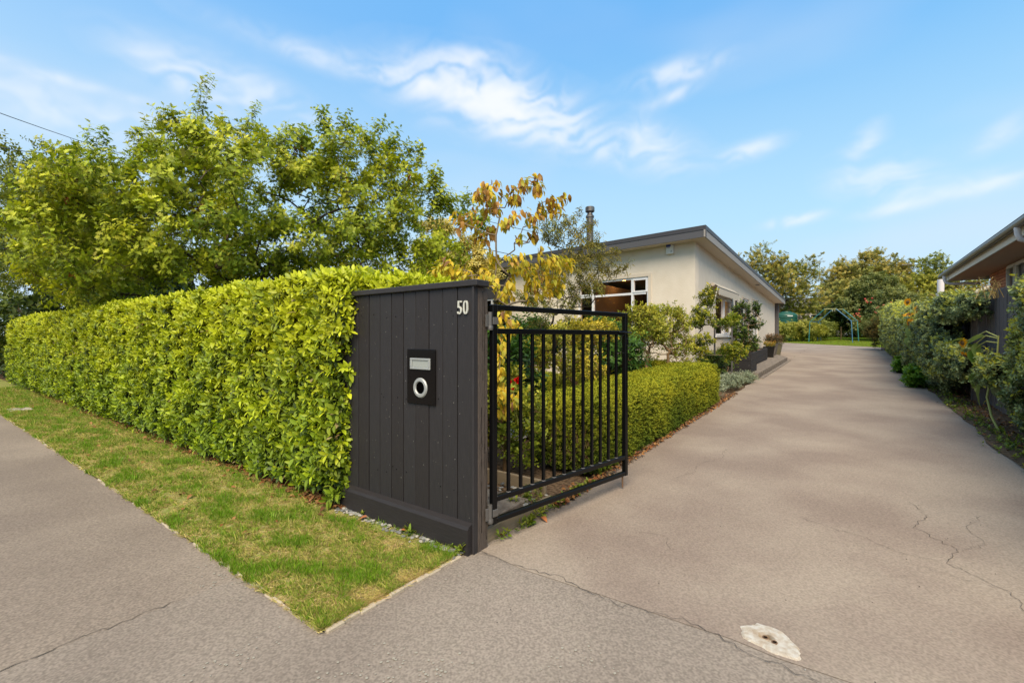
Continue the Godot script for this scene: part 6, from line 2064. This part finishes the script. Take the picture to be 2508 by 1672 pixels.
	for q in [[3.3, 15.2, 0.5, "bright green weed clump at the fence foot, further one"], [3.28, 11.6, 0.36, "bright green weed clump at the fence foot, nearer one"]]:
		plant("weed_clump", q[3], "weed", G(q[0], q[1]), {"seed": 3210 + int(q[1]), "n": 60, "shell": 0.3, "blobs": [[G(q[0], q[1], 0.22), Vector3(0.3, 0.25, q[2])]], "root": [G(q[0], q[1]), G(q[0], q[1], 0.06)], "seg": 0.1, "tip": 0.003, "most": 0.008, "along": 0.01, "per": 4, "reach": 0.05, "leaf": wl, "c0": lin(0.9, 0.9, 0.9), "c1": lin(1.3, 1.2, 1.0), "wood": "stem", "crown": "foliage"}, "weeds at the fence foot")


func flower_head(o: Node3D, at: Vector3, face: Vector3, r: float, droop: float, sd: int) -> void:
	# a sunflower head: disc of seeds and a ring of petals
	rng.seed = sd
	face = face.normalized()
	var x := face.cross(Vector3.UP + Vector3(0.01, 0, 0)).normalized()
	var B := Basis(x, face, x.cross(face))
	var h := Node3D.new()
	h.name = numbered("flower_head")
	h.transform = Transform3D(B, at)
	o.add_child(h, true)
	var disc := MB.new()
	disc.lathe([Vector2(0.001, 0.012), Vector2(r * 0.3, 0.014), Vector2(r * 0.42, 0.004), Vector2(r * 0.44, -0.01), Vector2(0.001, -0.03)], Vector3.ZERO, 12)
	put(disc, "seed_disc", mat(lin(0.10, 0.055, 0.015), 0.95), h)
	var pt := MB.new()
	for k in 22:
		pt.c = lin(0.72, 0.36, 0.008).lerp(lin(0.55, 0.19, 0.01), rng.randf() * 0.6) * rng.randf_range(0.85, 1.1)
		var w := TAU * k / 22 + rng.randf_range(-0.1, 0.1)
		var d := Vector3(cos(w), rng.randf_range(0.0, 0.35) - droop, sin(w)).normalized()
		pt.leaf(Vector3(cos(w), 0, sin(w)) * r * 0.38, d, Vector3.UP, r * rng.randf_range(0.55, 0.75), r * 0.26, 2, 0.2, 0.2)
	put(pt, "petal", M.petal, h)


func big_leaf(o: Node3D, p: Vector3, d: Vector3, lg: float, c: Color, sd: int) -> void:
	inst(one_leaf(lg, lg * 0.8, 4, c, sd, 0.18, 0.35), "leaf", M.leaf, o, aim_up(p, d, 1.0))


func sunflowers() -> void:
	var gc := lin(0.18, 0.26, 0.08)
	# near plant: thick leaning stalk with arching, nodding heads
	var at := G(3.62, 6.45)
	var o := thing("sunflower", "leaning sunflower with thick pale stalk and nodding orange heads in front of the fence boards", "sunflower", at)
	var st := MB.new()
	st.tube([Vector3.ZERO, Vector3(-0.06, 0.2, -0.12), Vector3(-0.08, 0.45, -0.28), Vector3(-0.03, 0.75, -0.3), Vector3(0.02, 1.0, -0.28), Vector3(0.03, 1.3, -0.26)], [0.014, 0.014, 0.013, 0.012, 0.011, 0.009], 8)
	put(st, "stalk", M.stalk, o)
	rng.seed = 3300
	var arcs := [[Vector3(0.03, 1.28, -0.26), Vector3(-0.05, 1.36, -0.5), Vector3(-0.12, 1.28, -0.85), Vector3(-0.2, 1.2, -1.0)], [Vector3(0.03, 1.26, -0.26), Vector3(-0.06, 1.3, -0.45), Vector3(-0.15, 1.15, -0.7), Vector3(-0.2, 1.04, -0.85)], [Vector3(0.02, 0.85, -0.28), Vector3(-0.06, 0.9, -0.4), Vector3(-0.12, 0.85, -0.55), Vector3(-0.15, 0.75, -0.62)], [Vector3(0.03, 1.2, -0.26), Vector3(-0.06, 1.22, -0.42), Vector3(-0.1, 1.17, -0.56), Vector3(-0.14, 1.1, -0.62)]]
	for a in arcs:
		var am := MB.new()
		am.tube(a, [0.01, 0.008, 0.006, 0.005], 6)
		put(am, "side_stalk", M.stalk, o)
	flower_head(o, Vector3(-0.22, 1.19, -1.02), Vector3(-0.8, -0.1, 0.4), 0.085, 0.2, 3301)
	flower_head(o, Vector3(-0.21, 1.0, -0.86), Vector3(-0.5, -0.7, 0.2), 0.085, 0.4, 3302)
	for q in [[Vector3(-0.05, 1.3, -0.6), Vector3(-0.7, -0.25, -0.3), 0.24, lin(0.27, 0.34, 0.14)], [Vector3(-0.1, 1.18, -0.62), Vector3(-0.3, -0.8, -0.1), 0.24, gc], [Vector3(-0.14, 1.08, -0.64), Vector3(-0.2, -0.9, -0.3), 0.2, lin(0.13, 0.22, 0.04)], [Vector3(-0.15, 0.74, -0.62), Vector3(-0.25, -0.9, 0.0), 0.22, gc], [Vector3(-0.1, 0.62, -0.45), Vector3(-0.35, -0.9, 0.1), 0.34, lin(0.32, 0.40, 0.18)], [Vector3(0.03, 0.62, -0.22), Vector3(0.0, -0.9, 0.3), 0.22, lin(0.25, 0.30, 0.14)], [Vector3(0.04, 1.0, -0.24), Vector3(-0.1, -0.9, 0.1), 0.18, gc], [Vector3(-0.06, 0.42, -0.28), Vector3(-0.5, -0.3, 0.1), 0.09, lin(0.42, 0.30, 0.03)], [Vector3(-0.2, 1.24, -1.0), Vector3(-0.6, 0.1, -0.3), 0.15, lin(0.2, 0.27, 0.06)]]:
		big_leaf(o, q[0], q[1], q[2], q[3], 3310)
	# further plant rising out of the creeper
	at = G(3.25, 12.6)
	o = thing("sunflower", "sunflower with four yellow heads standing out of the creeper further along the fence", "sunflower", at)
	st = MB.new()
	st.tube([Vector3(0.1, 0.0, 0), Vector3(0.08, 0.8, 0), Vector3(0.02, 1.4, 0.0), Vector3(0.0, 1.95, 0.0)], [0.016, 0.015, 0.013, 0.009], 7)
	put(st, "stalk", M.stalk, o)
	for q in [[Vector3(-0.12, 1.97, 0.12), Vector3(-0.6, 0.2, -0.7), 0.10, 3321, 0.0], [Vector3(0.07, 1.78, -0.06), Vector3(-0.75, 0.15, 0.65), 0.11, 3322, 0.0], [Vector3(-0.1, 1.66, 0.1), Vector3(-0.2, 0.9, 0.4), 0.11, 3323, -0.1], [Vector3(-0.08, 1.45, 0.16), Vector3(-0.6, -0.3, 0.5), 0.12, 3324, 0.5]]:
		var bm := MB.new()
		bm.tube([Vector3(0.02, q[0].y - 0.25, 0.0), (q[0] as Vector3).lerp(Vector3(0.02, q[0].y, 0), 0.5), q[0]], [0.008, 0.007, 0.005], 6)
		put(bm, "side_stalk", M.stalk, o)
		flower_head(o, q[0], q[1], q[2], q[4], q[3])
	for q in [[Vector3(-0.05, 1.35, 0.12), Vector3(-0.3, -0.9, 0.2), 0.32], [Vector3(0.05, 1.3, 0.1), Vector3(0.1, -0.9, 0.3), 0.26], [Vector3(-0.05, 1.6, 0.0), Vector3(-0.5, 0.0, 0.4), 0.2], [Vector3(-0.1, 1.1, 0.2), Vector3(-0.2, -0.9, 0.2), 0.26], [Vector3(0.0, 1.75, 0.05), Vector3(-0.3, 0.1, 0.6), 0.16]]:
		big_leaf(o, q[0], q[1], q[2], gc, 3330)


func swing() -> void:
	var o := thing("swing_frame", "tubular blue green swing frame with arched ends on the far lawn", "swing frame", G(0.9, 40.4))
	var g := 1.09
	var A := [P(-0.53, 39.48, 1.08), P(2.01, 38.60, 1.08)]
	var B := [P(-0.11, 42.28, 1.16), P(2.38, 41.33, 1.16)]
	for q in [[A, M.steel_teal, M.steel_blue], [B, M.steel_blue, M.steel_teal]]:
		var l: Vector3 = q[0][0]
		var r: Vector3 = q[0][1]
		var u := (r - l).normalized()
		var w := l.distance_to(r)
		var h := 1.55
		var pl := [l - u * 0.08, l + Vector3(0, h, 0), l + u * w * 0.36 + Vector3(0, 2.47, 0)]
		var pr := [r + u * 0.08, r + Vector3(0, h, 0), r - u * w * 0.36 + Vector3(0, 2.47, 0)]
		for k in [[pl, q[1]], [pr, q[2]]]:
			var mb := MB.new()
			var pts := []
			for p: Vector3 in k[0]:
				pts.append(p - o.position)
			mb.tube(pts, [0.03, 0.03, 0.03], 8)
			put(mb, "leg", k[1], o)
		var tb := MB.new()
		tb.tube([pl[2] - o.position, pr[2] - o.position], [0.03, 0.03], 8)
		put(tb, "top_bar", M.steel_yellow, o)
	var rd := MB.new()
	var mid := func(p: Array) -> Vector3: return (p[0] as Vector3).lerp(p[1], 0.5) + Vector3(0, 2.47, 0) - o.position
	rd.tube([mid.call(A), mid.call(B)], [0.03, 0.03], 8)
	put(rd, "ridge_bar", M.steel_yellow, o)
	for s in 2:
		var a: Vector3 = A[s] - o.position
		var b: Vector3 = B[s] - o.position
		var cb := MB.new()
		cb.tube([a + Vector3(0, 1.56, 0), b + Vector3(0, 1.56, 0)], [0.02, 0.02], 6)
		put(cb, "cross_bar", M.steel_blue, o)
	var la: Vector3 = B[0] - o.position + Vector3(0.14, 0, 0.05)
	var lm := MB.new()
	lm.tube([la, la + Vector3(0, 1.5, 0)], [0.02, 0.02], 6)
	put(lm, "ladder_rail", M.steel_blue, o)
	for k in 5:
		var rm := MB.new()
		rm.tube([la + Vector3(0, 0.25 + k * 0.28, 0), la + Vector3(-0.14, 0.25 + k * 0.28, -0.05)], [0.012, 0.012], 5)
		put(rm, "rung", M.steel_blue, o)
	for k in 2:
		var hk := MB.new()
		var p: Vector3 = mid.call(A).lerp(mid.call(B), 0.35 + k * 0.3)
		hk.tube([p, p - Vector3(0, 0.16, 0)], [0.012, 0.012], 5)
		put(hk, "hook", M.plastic_white, o)
	# water tank
	var t := thing("water_tank", "green plastic water tank behind the bushes past the house", "tank", G(-2.5, 43.5))
	var tm := MB.new()
	tm.lathe([Vector2(0.85, 0), Vector2(0.85, 2.1), Vector2(0.80, 2.2)], Vector3.ZERO, 28)
	put(tm, "shell", M.tank, t)
	var tl := MB.new()
	tl.lathe([Vector2(0.80, 2.2), Vector2(0.6, 2.34), Vector2(0.4, 2.4), Vector2(0.38, 2.46), Vector2(0.001, 2.5)], Vector3.ZERO, 28)
	put(tl, "lid", M.tank, t)
	for k in 4:
		var rm := MB.new()
		rm.lathe([Vector2(0.85, 0.4 + k * 0.5), Vector2(0.872, 0.43 + k * 0.5), Vector2(0.872, 0.47 + k * 0.5), Vector2(0.85, 0.5 + k * 0.5)], Vector3.ZERO, 28)
		put(rm, "rib", M.tank, t)
	var lb := MB.new()
	for k in 6:
		var w0 := PI * 0.28 + k * 0.08
		var p0 := Vector3(cos(w0) * 0.874, 0, sin(w0) * 0.874)
		var p1 := Vector3(cos(w0 + 0.08) * 0.874, 0, sin(w0 + 0.08) * 0.874)
		lb.quad(p0 + Vector3(0, 2.02, 0), p1 + Vector3(0, 2.02, 0), p1 + Vector3(0, 2.09, 0), p0 + Vector3(0, 2.09, 0), p0)
	put(lb, "label_band", M.plastic_white, t)


func planter_box(called: String, label: String, a0: float, a1: float, b0: float, b1: float, h: float, lift: float, rows: int) -> void:
	var o := thing(called, label, "planter", G((a0 + a1) / 2, (b0 + b1) / 2, lift), "black timber planters beside the house")
	var w := a1 - a0
	var d := b1 - b0
	var tilt := Basis(Vector3.RIGHT, atan(SLOPE))
	o.basis = tilt
	for r in rows:
		var y := h * (r + 0.5) / rows
		var hh := h / rows - 0.006
		for g in [-1, 1]:
			var mb := MB.new()
			mb.flip = true
			mb.box(Vector3(0, y, g * (d / 2 - 0.02)), Vector3(w - 0.002, hh, 0.038), 0.004)
			put(mb, "board", M.planter, o)
			var m2 := MB.new()
			m2.flip = true
			m2.box(Vector3(g * (w / 2 - 0.02), y, 0), Vector3(0.038, hh, d - 0.082), 0.004)
			put(m2, "board", M.planter, o)
	for gx in [-1, 1]:
		for gz in [-1, 1]:
			var mb := MB.new()
			mb.box(Vector3(gx * (w / 2 - 0.07), h / 2, gz * (d / 2 - 0.07)), Vector3(0.05, h - 0.02, 0.05))
			put(mb, "corner_post", M.planter, o)
			for r in rows:
				var nl := MB.new()
				nl.lathe([Vector2(0.0005, 0), Vector2(0.006, 0), Vector2(0.006, -0.002)], Vector3(gx * (w / 2 - 0.06), h * (r + 0.5) / rows, d / 2 + 0.001), 6, Basis(Vector3.RIGHT, PI / 2))
				if gz > 0:
					put(nl, "screw", M.satin, o)
	var so := MB.new()
	so.box(Vector3(0, h * 0.86, 0), Vector3(w - 0.09, 0.02, d - 0.09))
	put(so, "soil", M.soil, o)


func small_things() -> void:
	planter_box("planter_box", "tall black timber planter box at the near end of the terrace", -1.1, -0.21, 11.95, 12.85, 0.68, 0.0, 3)
	planter_box("planter_box", "long low black timber planter box along the house on the terrace", -1.12, -0.52, 12.95, 17.4, 0.42, 0.16, 2)
	# lattice screen by the side window
	var sc := thing("lattice_screen", "narrow black lattice screen fixed to the house wall beside the awning", "screen", S(15.3, 0, 0.1))
	sc.position = Vector3.ZERO
	for g in [-0.5, 0.5]:
		var mb := MB.new()
		mb.box(Vector3(-1.02, 1.65, -14.75 + g), Vector3(0.06, 2.0, 0.06), 0.004)
		put(mb, "upright", M.planter, sc)
	for k in 22:
		var mb := MB.new()
		mb.box(Vector3(-1.0 + (0.014 if k % 2 else 0.0), 0.72 + k * 0.088, -14.75), Vector3(0.018, 0.05, 0.96), 0.002)
		put(mb, "slat", M.planter, sc)
	# pots
	var ps := sprig(8, 0.14, 0.08, 0.018, 2, 55, [lin(0.06, 0.07, 0.03), lin(0.12, 0.09, 0.04), lin(0.2, 0.12, 0.06)], 3501, 0.002)
	var py := sprig(9, 0.1, 0.05, 0.016, 2, 45, [lin(0.2, 0.2, 0.03), lin(0.42, 0.34, 0.04), lin(0.45, 0.25, 0.04)], 3502, 0.002)
	var k := 0
	for q in [[-0.62, 18.7, 0.40, 0.21, 0.14, M.pot_black, py, "glossy black tapered square pot with yellow foliage on the terrace", 0.14], [-0.72, 20.2, 0.46, 0.21, 0.14, M.pot_grey, ps, "grey pot with bronze foliage behind the black pot", 0.3], [-0.72, 21.6, 0.55, 0.23, 0.14, M.pot_olive, ps, "tall olive pot with bronze foliage, furthest on the terrace", 0.34]]:
		var o := thing("plant_pot", q[7], "pot", G(q[0], q[1], 0.145 if q[1] < 20.5 else 0.0), "pots on the terrace")
		var mb := MB.new()
		var r: float = q[3]
		var f: float = q[4]
		var h: float = q[2]
		mb.hexa([Vector3(-f, 0, f), Vector3(f, 0, f), Vector3(f, 0, -f), Vector3(-f, 0, -f), Vector3(-r, h, r), Vector3(r, h, r), Vector3(r, h, -r), Vector3(-r, h, -r)])
		put(mb, "body", q[5], o)
		var rim := MB.new()
		for g in [-1, 1]:
			rim.box(Vector3(g * (r - 0.012), h + 0.012, 0), Vector3(0.026, 0.026, r * 2), 0.004)
			rim.box(Vector3(0, h + 0.012, g * (r - 0.012)), Vector3(r * 2 - 0.052, 0.026, 0.026), 0.004)
		put(rim, "rim", q[5], o)
		rng.seed = 3510 + k
		var xf := []
		var tc := PackedColorArray()
		for i in 90:
			xf.append(aim(Vector3(rng.randf_range(-r, r), h + rng.randf_range(0.0, 1.0) * q[8], rng.randf_range(-r, r)), Vector3.UP + rv(0.8), rng.randf_range(0.8, 1.3)))
			tc.append(Color.WHITE * rng.randf_range(0.7, 1.2))
		scatter(q[6], "foliage", M.leaf, o, xf, tc)
		k += 1
	# survey plate: a lime-mortar disc with two bolt holes
	var mp := thing("mortar_patch", "white mortar patch with two rusty bolt holes set in the asphalt", "patch", G(1.72, 0.18, 0.0))
	rng.seed = 3600
	var pm := MB.new()
	var ring := []
	for i in 40:
		var w := TAU * i / 40
		var r := 0.115 + rng.randf_range(-0.005, 0.005) + 0.010 * sin(w * 3.0 + 1.0) + 0.006 * sin(w * 7.0)
		ring.append(Vector3(cos(w) * r * 1.15, 0, sin(w) * r * 0.85).rotated(Vector3.UP, -0.45))
	var stain := noise(14.0, 3, 3601)
	var rings := [0.0, 0.2, 0.4, 0.6, 0.8, 0.93, 1.0]
	var lift := [0.012, 0.0125, 0.0125, 0.0135, 0.0125, 0.0105, 0.003]
	for kk in 6:
		for i in 40:
			var quad := []
			for q in [[i, kk], [i + 1, kk], [i + 1, kk + 1], [i, kk + 1]]:
				var p: Vector3 = ring[q[0] % 40] * rings[q[1]]
				p.y = lift[q[1]] + 0.0012 * stain.get_noise_2d(p.x * 6.0, p.z * 6.0)
				quad.append(p)
			var m: Vector3 = (quad[0] + quad[2]) * 0.5
			var rusty := clampf(1.15 - Vector2((m.x + 0.02) * 0.8, m.z - 0.014).length() / 0.05 + 0.9 * stain.get_noise_2d(m.x, m.z), 0, 1)
			var dirt := clampf((rings[kk] - 0.8) * 1.4 + 0.7 * stain.get_noise_2d(m.x + 9.0, m.z), 0, 0.75)
			pm.c = lin(1, 1, 1).lerp(lin(0.66, 0.46, 0.26), rusty * 0.7).lerp(lin(0.66, 0.58, 0.5), dirt)
			pm.quad(quad[0], quad[1], quad[2], quad[3], Vector3.UP)
	put(pm, "mortar", M.lime, mp)
	for q in [Vector3(-0.018, 0.0155, 0.012), Vector3(0.022, 0.0155, 0.026)]:
		var hm := MB.new()
		hm.lathe([Vector2(0.0085, -0.004), Vector2(0.0085, 0.0), Vector2(0.013, 0.001), Vector2(0.0135, -0.004)], q, 12)
		put(hm, "sleeve", M.rust, mp)
		var bk := MB.new()
		bk.lathe([Vector2(0.0005, -0.0004), Vector2(0.0088, -0.0004)], q, 12)
		put(bk, "bolt_hole", M.hole, mp)
	# loose gravel and specks on the driveway
	rng.seed = 3620
	var gm := MB.new()
	gm.lathe([Vector2(0.001, -0.4), Vector2(0.8, -0.2), Vector2(0.7, 0.3), Vector2(0.001, 0.5)], Vector3.ZERO, 5)
	var gx := []
	var gc := PackedColorArray()
	for i in 420:
		var a := rng.randf_range(0.1, 3.4)
		var b := rng.randf_range(-1.6, 9.0)
		if i % 3 == 0:
			a = 3.35 + rng.randfn(0, 0.12)
			b = rng.randf_range(0.2, 14.0)
		var r := rng.randf_range(0.0015, 0.0045)
		gx.append(Transform3D(Basis.from_euler(Vector3(0, rng.randf() * 6.0, 0)).scaled(Vector3(r, r * 0.6, r)), G(a, b, 0.006)))
		gc.append(lin(0.05, 0.04, 0.035) if rng.randf() < 0.7 else lin(0.4, 0.38, 0.33))
	var gr := scatter(gm.mesh(), "gravel", M.dry, self, gx, gc)
	gr.set_meta("label", "loose specks of gravel scattered over the asphalt")
	# dead leaves and weeds along both edges of the driveway
	var lf := MB.new()
	lf.leaf(Vector3.ZERO, Vector3(0, 0.2, 1).normalized(), Vector3.UP, 0.06, 0.04, 0, 0.4, 0.6)
	var lx := []
	var lc := PackedColorArray()
	for i in 2600:
		var a: float
		var b: float
		if i < 1300:
			b = 1.0 + 7.5 * pow(rng.randf(), 1.3)
			a = 0.0 - absf(rng.randfn(0, 0.06)) + 0.07
		else:
			b = rng.randf_range(3.0, 16.0)
			a = 3.72 + rng.randfn(0, 0.13)
		lx.append(Transform3D(Basis.from_euler(Vector3(rng.randf_range(-0.6, 0.6), rng.randf() * TAU, rng.randf_range(-0.6, 0.6))).scaled(Vector3.ONE * rng.randf_range(0.35, 0.85)), G(a, b, 0.02 + rng.randf() * 0.02)))
		lc.append([lin(0.22, 0.08, 0.03), lin(0.30, 0.14, 0.05), lin(0.14, 0.07, 0.04), lin(0.36, 0.20, 0.09), lin(0.17, 0.12, 0.07)][rng.randi() % 5])
	var ll := scatter(lf.mesh(), "leaf_litter", M.dry, self, lx, lc)
	ll.set_meta("label", "dead leaves gathered along both edges of the driveway")
	var wm := sprig(8, 0.03, 0.035, 0.016, 0, 70, [lin(0.10, 0.18, 0.02), lin(0.18, 0.26, 0.03)], 3631)
	var wx := []
	var wc := PackedColorArray()
	for i in 420:
		var a: float
		var b: float
		if i < 60:
			b = rng.randf_range(0.25, 1.7)
			a = 0.02 + rng.randf() * 0.05
		elif i < 80:
			b = 1.0 + rng.randfn(0, 0.08)
			a = -0.25 + rng.randfn(0, 0.08)
		elif i < 100:
			b = -0.07 + rng.randf() * 0.03
			a = [-0.1, -0.04, -0.5, -0.58, -1.1][i % 5] + rng.randfn(0, 0.025)
		else:
			b = rng.randf_range(2.6, 13.0)
			a = 3.55 + rng.randfn(0, 0.09)
		wx.append(aim(G(a, b, 0.02), Vector3.UP + rv(0.4), rng.randf_range(0.6, 1.3)))
		wc.append(lin(1, 1, 1).lerp(lin(1.7, 1.2, 1.0), rng.randf()) * rng.randf_range(0.7, 1.1))
	var wd := scatter(wm, "weeds", M.leaf, self, wx, wc)
	wd.set_meta("label", "small green weeds in the joints beside the driveway")
	rng.seed = 3640
	var fm := [one_leaf(0.075, 0.045, 0, lin(0.42, 0.16, 0.06), 31, 0.4, 0.6), one_leaf(0.07, 0.045, 0, lin(0.34, 0.13, 0.06), 32, 0.5, 0.9)]
	var txt := ["curled orange dead leaf among the pebbles below the letterbox", "curled brown dead leaf among the pebbles near the hedge", "rolled tan dead leaf on the asphalt edge under the gate", "russet dead leaf on the asphalt edge beyond the timber edging", "rusty dead leaf beside the post foot on the driveway edge"]
	var fp := [G(-0.62, -0.09, 0.035), G(-1.02, -0.08, 0.035), G(0.06, 0.75, 0.02), G(0.1, 1.15, 0.02), G(0.03, 0.32, 0.015)]
	for i in 5:
		var o := thing("fallen_leaf", txt[i], "leaf", fp[i], "single fallen leaves")
		inst(fm[i % 2], "blade", M.dry, o, aim_up(Vector3.ZERO, Vector3(rng.randf_range(-1, 1), 0.15, rng.randf_range(-1, 1)), 1.0))
	# cables and a street lamp
	var cab := [["overhead cable crossing the sky at the far left above the oak", P(-18.77, -0.26, 8.48), P(-24.95, 2.64, 10.21), 1.9], ["lower overhead cable at the left edge above the pear tree", P(-17.8, 0.0, 7.2), P(-24.5, 1.5, 9.2), 1.6], ["overhead cable between the oak and the house roof", P(-11.39, 10.15, 5.62), P(-9.82, 11.31, 5.22), 3.0], ["thinner overhead cable above the one to the house roof", P(-13.4, 13.0, 7.6), P(-11.3, 14.6, 7.0), 2.4]]
	for q in cab:
		var a: Vector3 = q[1]
		var b: Vector3 = q[2]
		var d := (b - a)
		var p0: Vector3 = a - d * (q[3] if q[1].x < -16 else 0.6)
		var p1: Vector3 = b + d * q[3]
		var o := thing("overhead_cable", q[0], "cable", p0, "overhead cables")
		var pts := []
		var rr := []
		for i in 13:
			var t := i / 12.0
			pts.append((p1 - p0) * t - Vector3(0, 0.25 * (1.0 - pow(2.0 * t - 1.0, 2.0)), 0))
			rr.append(0.012)
		var mb := MB.new()
		mb.tube(pts, rr, 5)
		put(mb, "wire", M.cable, o)
	var lp := thing("street_lamp", "thin distant street lamp against the sky left of the yellow green tree", "street lamp", G(8.6, 66.0))
	var pm2 := MB.new()
	pm2.tube([Vector3.ZERO, Vector3(0, 7.8, 0)], [0.09, 0.06], 8)
	put(pm2, "pole", M.gutter, lp)
	var ar := MB.new()
	ar.tube([Vector3(0, 7.75, 0), Vector3(-1.3, 7.9, 0.4)], [0.05, 0.04], 6)
	put(ar, "arm", M.gutter, lp)
	var hd := MB.new()
	hd.box(Vector3(-1.6, 7.9, 0.5), Vector3(0.9, 0.12, 0.3), 0.03)
	put(hd, "lamp_head", M.gutter, lp)
	var dt := MB.new()   # a water-meter lid in the verge
	dt.box(Vector3.ZERO, Vector3(0.5, 0.03, 0.32), 0.008)
	var dl := thing("meter_lid", "worn pale concrete lid lying in the grass verge far left", "lid", G(-11.2, -0.75, 0.02))
	put(dt, "lid", M.pale_concrete, dl)
	var dr := MB.new()
	dr.lathe([Vector2(0.001, 0.008), Vector2(0.05, 0.008), Vector2(0.055, 0.0)], Vector3(0, 0.013, 0), 12)
	put(dr, "finger_hole", M.concrete, dl)


func grass() -> void:
	rng.seed = 4000
	var tuft: Array[ArrayMesh] = []
	for v in 2:
		var b := MB.new()
		for i in 14:
			var w := rng.randf() * TAU
			var p := Vector3(cos(w), 0, sin(w)) * rng.randf() * 0.018
			var d := (Vector3.UP + rv(0.85) * Vector3(1, 0.2, 1)).normalized()
			b.c = [lin(0.15, 0.27, 0.018), lin(0.22, 0.35, 0.025), lin(0.28, 0.38, 0.04), lin(0.40, 0.35, 0.13)][mini(3, rng.randi() % 5)] * rng.randf_range(0.8, 1.2)
			b.leaf(p, d, Vector3(-sin(w), 0.3, cos(w)), rng.randf_range(0.013, 0.03), 0.003, 3, 0.0, 0.4)
		tuft.append(b.mesh())
	var db := MB.new()
	for i in 10:
		var w := rng.randf() * TAU
		var d := (Vector3.UP * 0.45 + rv(1.0) * Vector3(1, 0.2, 1)).normalized()
		db.c = [lin(0.48, 0.38, 0.19), lin(0.40, 0.30, 0.15), lin(0.33, 0.32, 0.09)][rng.randi() % 3] * rng.randf_range(0.8, 1.2)
		db.leaf(Vector3(cos(w), 0, sin(w)) * rng.randf() * 0.02, d, Vector3(-sin(w), 0.3, cos(w)), rng.randf_range(0.02, 0.045), 0.003, 3, 0.0, 0.3)
	var dry := db.mesh()
	var patch := noise(1.5, 4, 4001)
	var xs := [[], [], []]
	var cs := [PackedColorArray(), PackedColorArray(), PackedColorArray()]
	for i in 34000:
		var a := -0.06 - 17.0 * pow(rng.randf(), 2.3)
		var b := rng.randf_range(-1.06, 0.0)
		if a < -1.5:
			b = rng.randf_range(-1.05, 0.08)
		# bare earth near the paved corner and under the hedge
		var bare := patch.get_noise_2d(a * 1.2, b * 2.2) + rng.randf_range(-0.15, 0.15)
		if a > -0.16 - rng.randf() * 0.1 and b < -0.15:
			bare -= 0.35
		if b > -0.14 and a > -1.45:
			if rng.randf() < 0.8:
				continue
		if b > -0.1 and a < -1.5:
			bare -= 0.25
		var s := rng.randf_range(0.55, 1.25) * (1.6 if rng.randf() < 0.04 else 1.0) * (1.0 + 0.06 * absf(a))
		var kind := i % 2
		if bare < -0.28:
			if rng.randf() < 0.55:
				continue
			kind = 2
		elif bare < 0.22 and rng.randf() < 0.55:
			kind = 2
		xs[kind].append(Transform3D(Basis(Vector3.UP, rng.randf() * TAU).scaled(Vector3(s, s * clampf(1.0 + bare * 1.2, 0.55, 1.5), s)), G(a, b, 0.01)))
		var g := clampf(0.5 + bare, 0, 1)
		cs[kind].append(lin(1.25, 1.08, 1.1).lerp(lin(0.9, 1.02, 0.7), g) * rng.randf_range(0.85, 1.15))
	var o := Node3D.new()
	o.name = "grass"
	add_child(o)
	struct(o, "stuff")
	o.set_meta("label", "short patchy grass of the verge beside the footpath")
	for k in 3:
		scatter([tuft[0], tuft[1], dry][k], "grass_blades", M.leaf if k < 2 else M.dry, o, xs[k], cs[k])
	var fx := []
	var fc := PackedColorArray()
	for i in 14000:
		var a := rng.randf_range(-4.0, 5.0)
		var b := rng.randf_range(30.5, 47.0)
		if a + (b - 39.05) * 0.87 < -3.2 or b < 31.0 + (3.3 - a) * 1.14:
			continue
		var s := rng.randf_range(1.6, 2.6)
		fx.append(Transform3D(Basis(Vector3.UP, rng.randf() * TAU).scaled(Vector3(s, s * 0.6, s)), G(a, b, 0.008)))
		fc.append(lin(0.95, 0.85, 0.7) * rng.randf_range(0.8, 1.2))
	scatter(tuft[1], "lawn_blades", M.leaf, o, fx, fc)
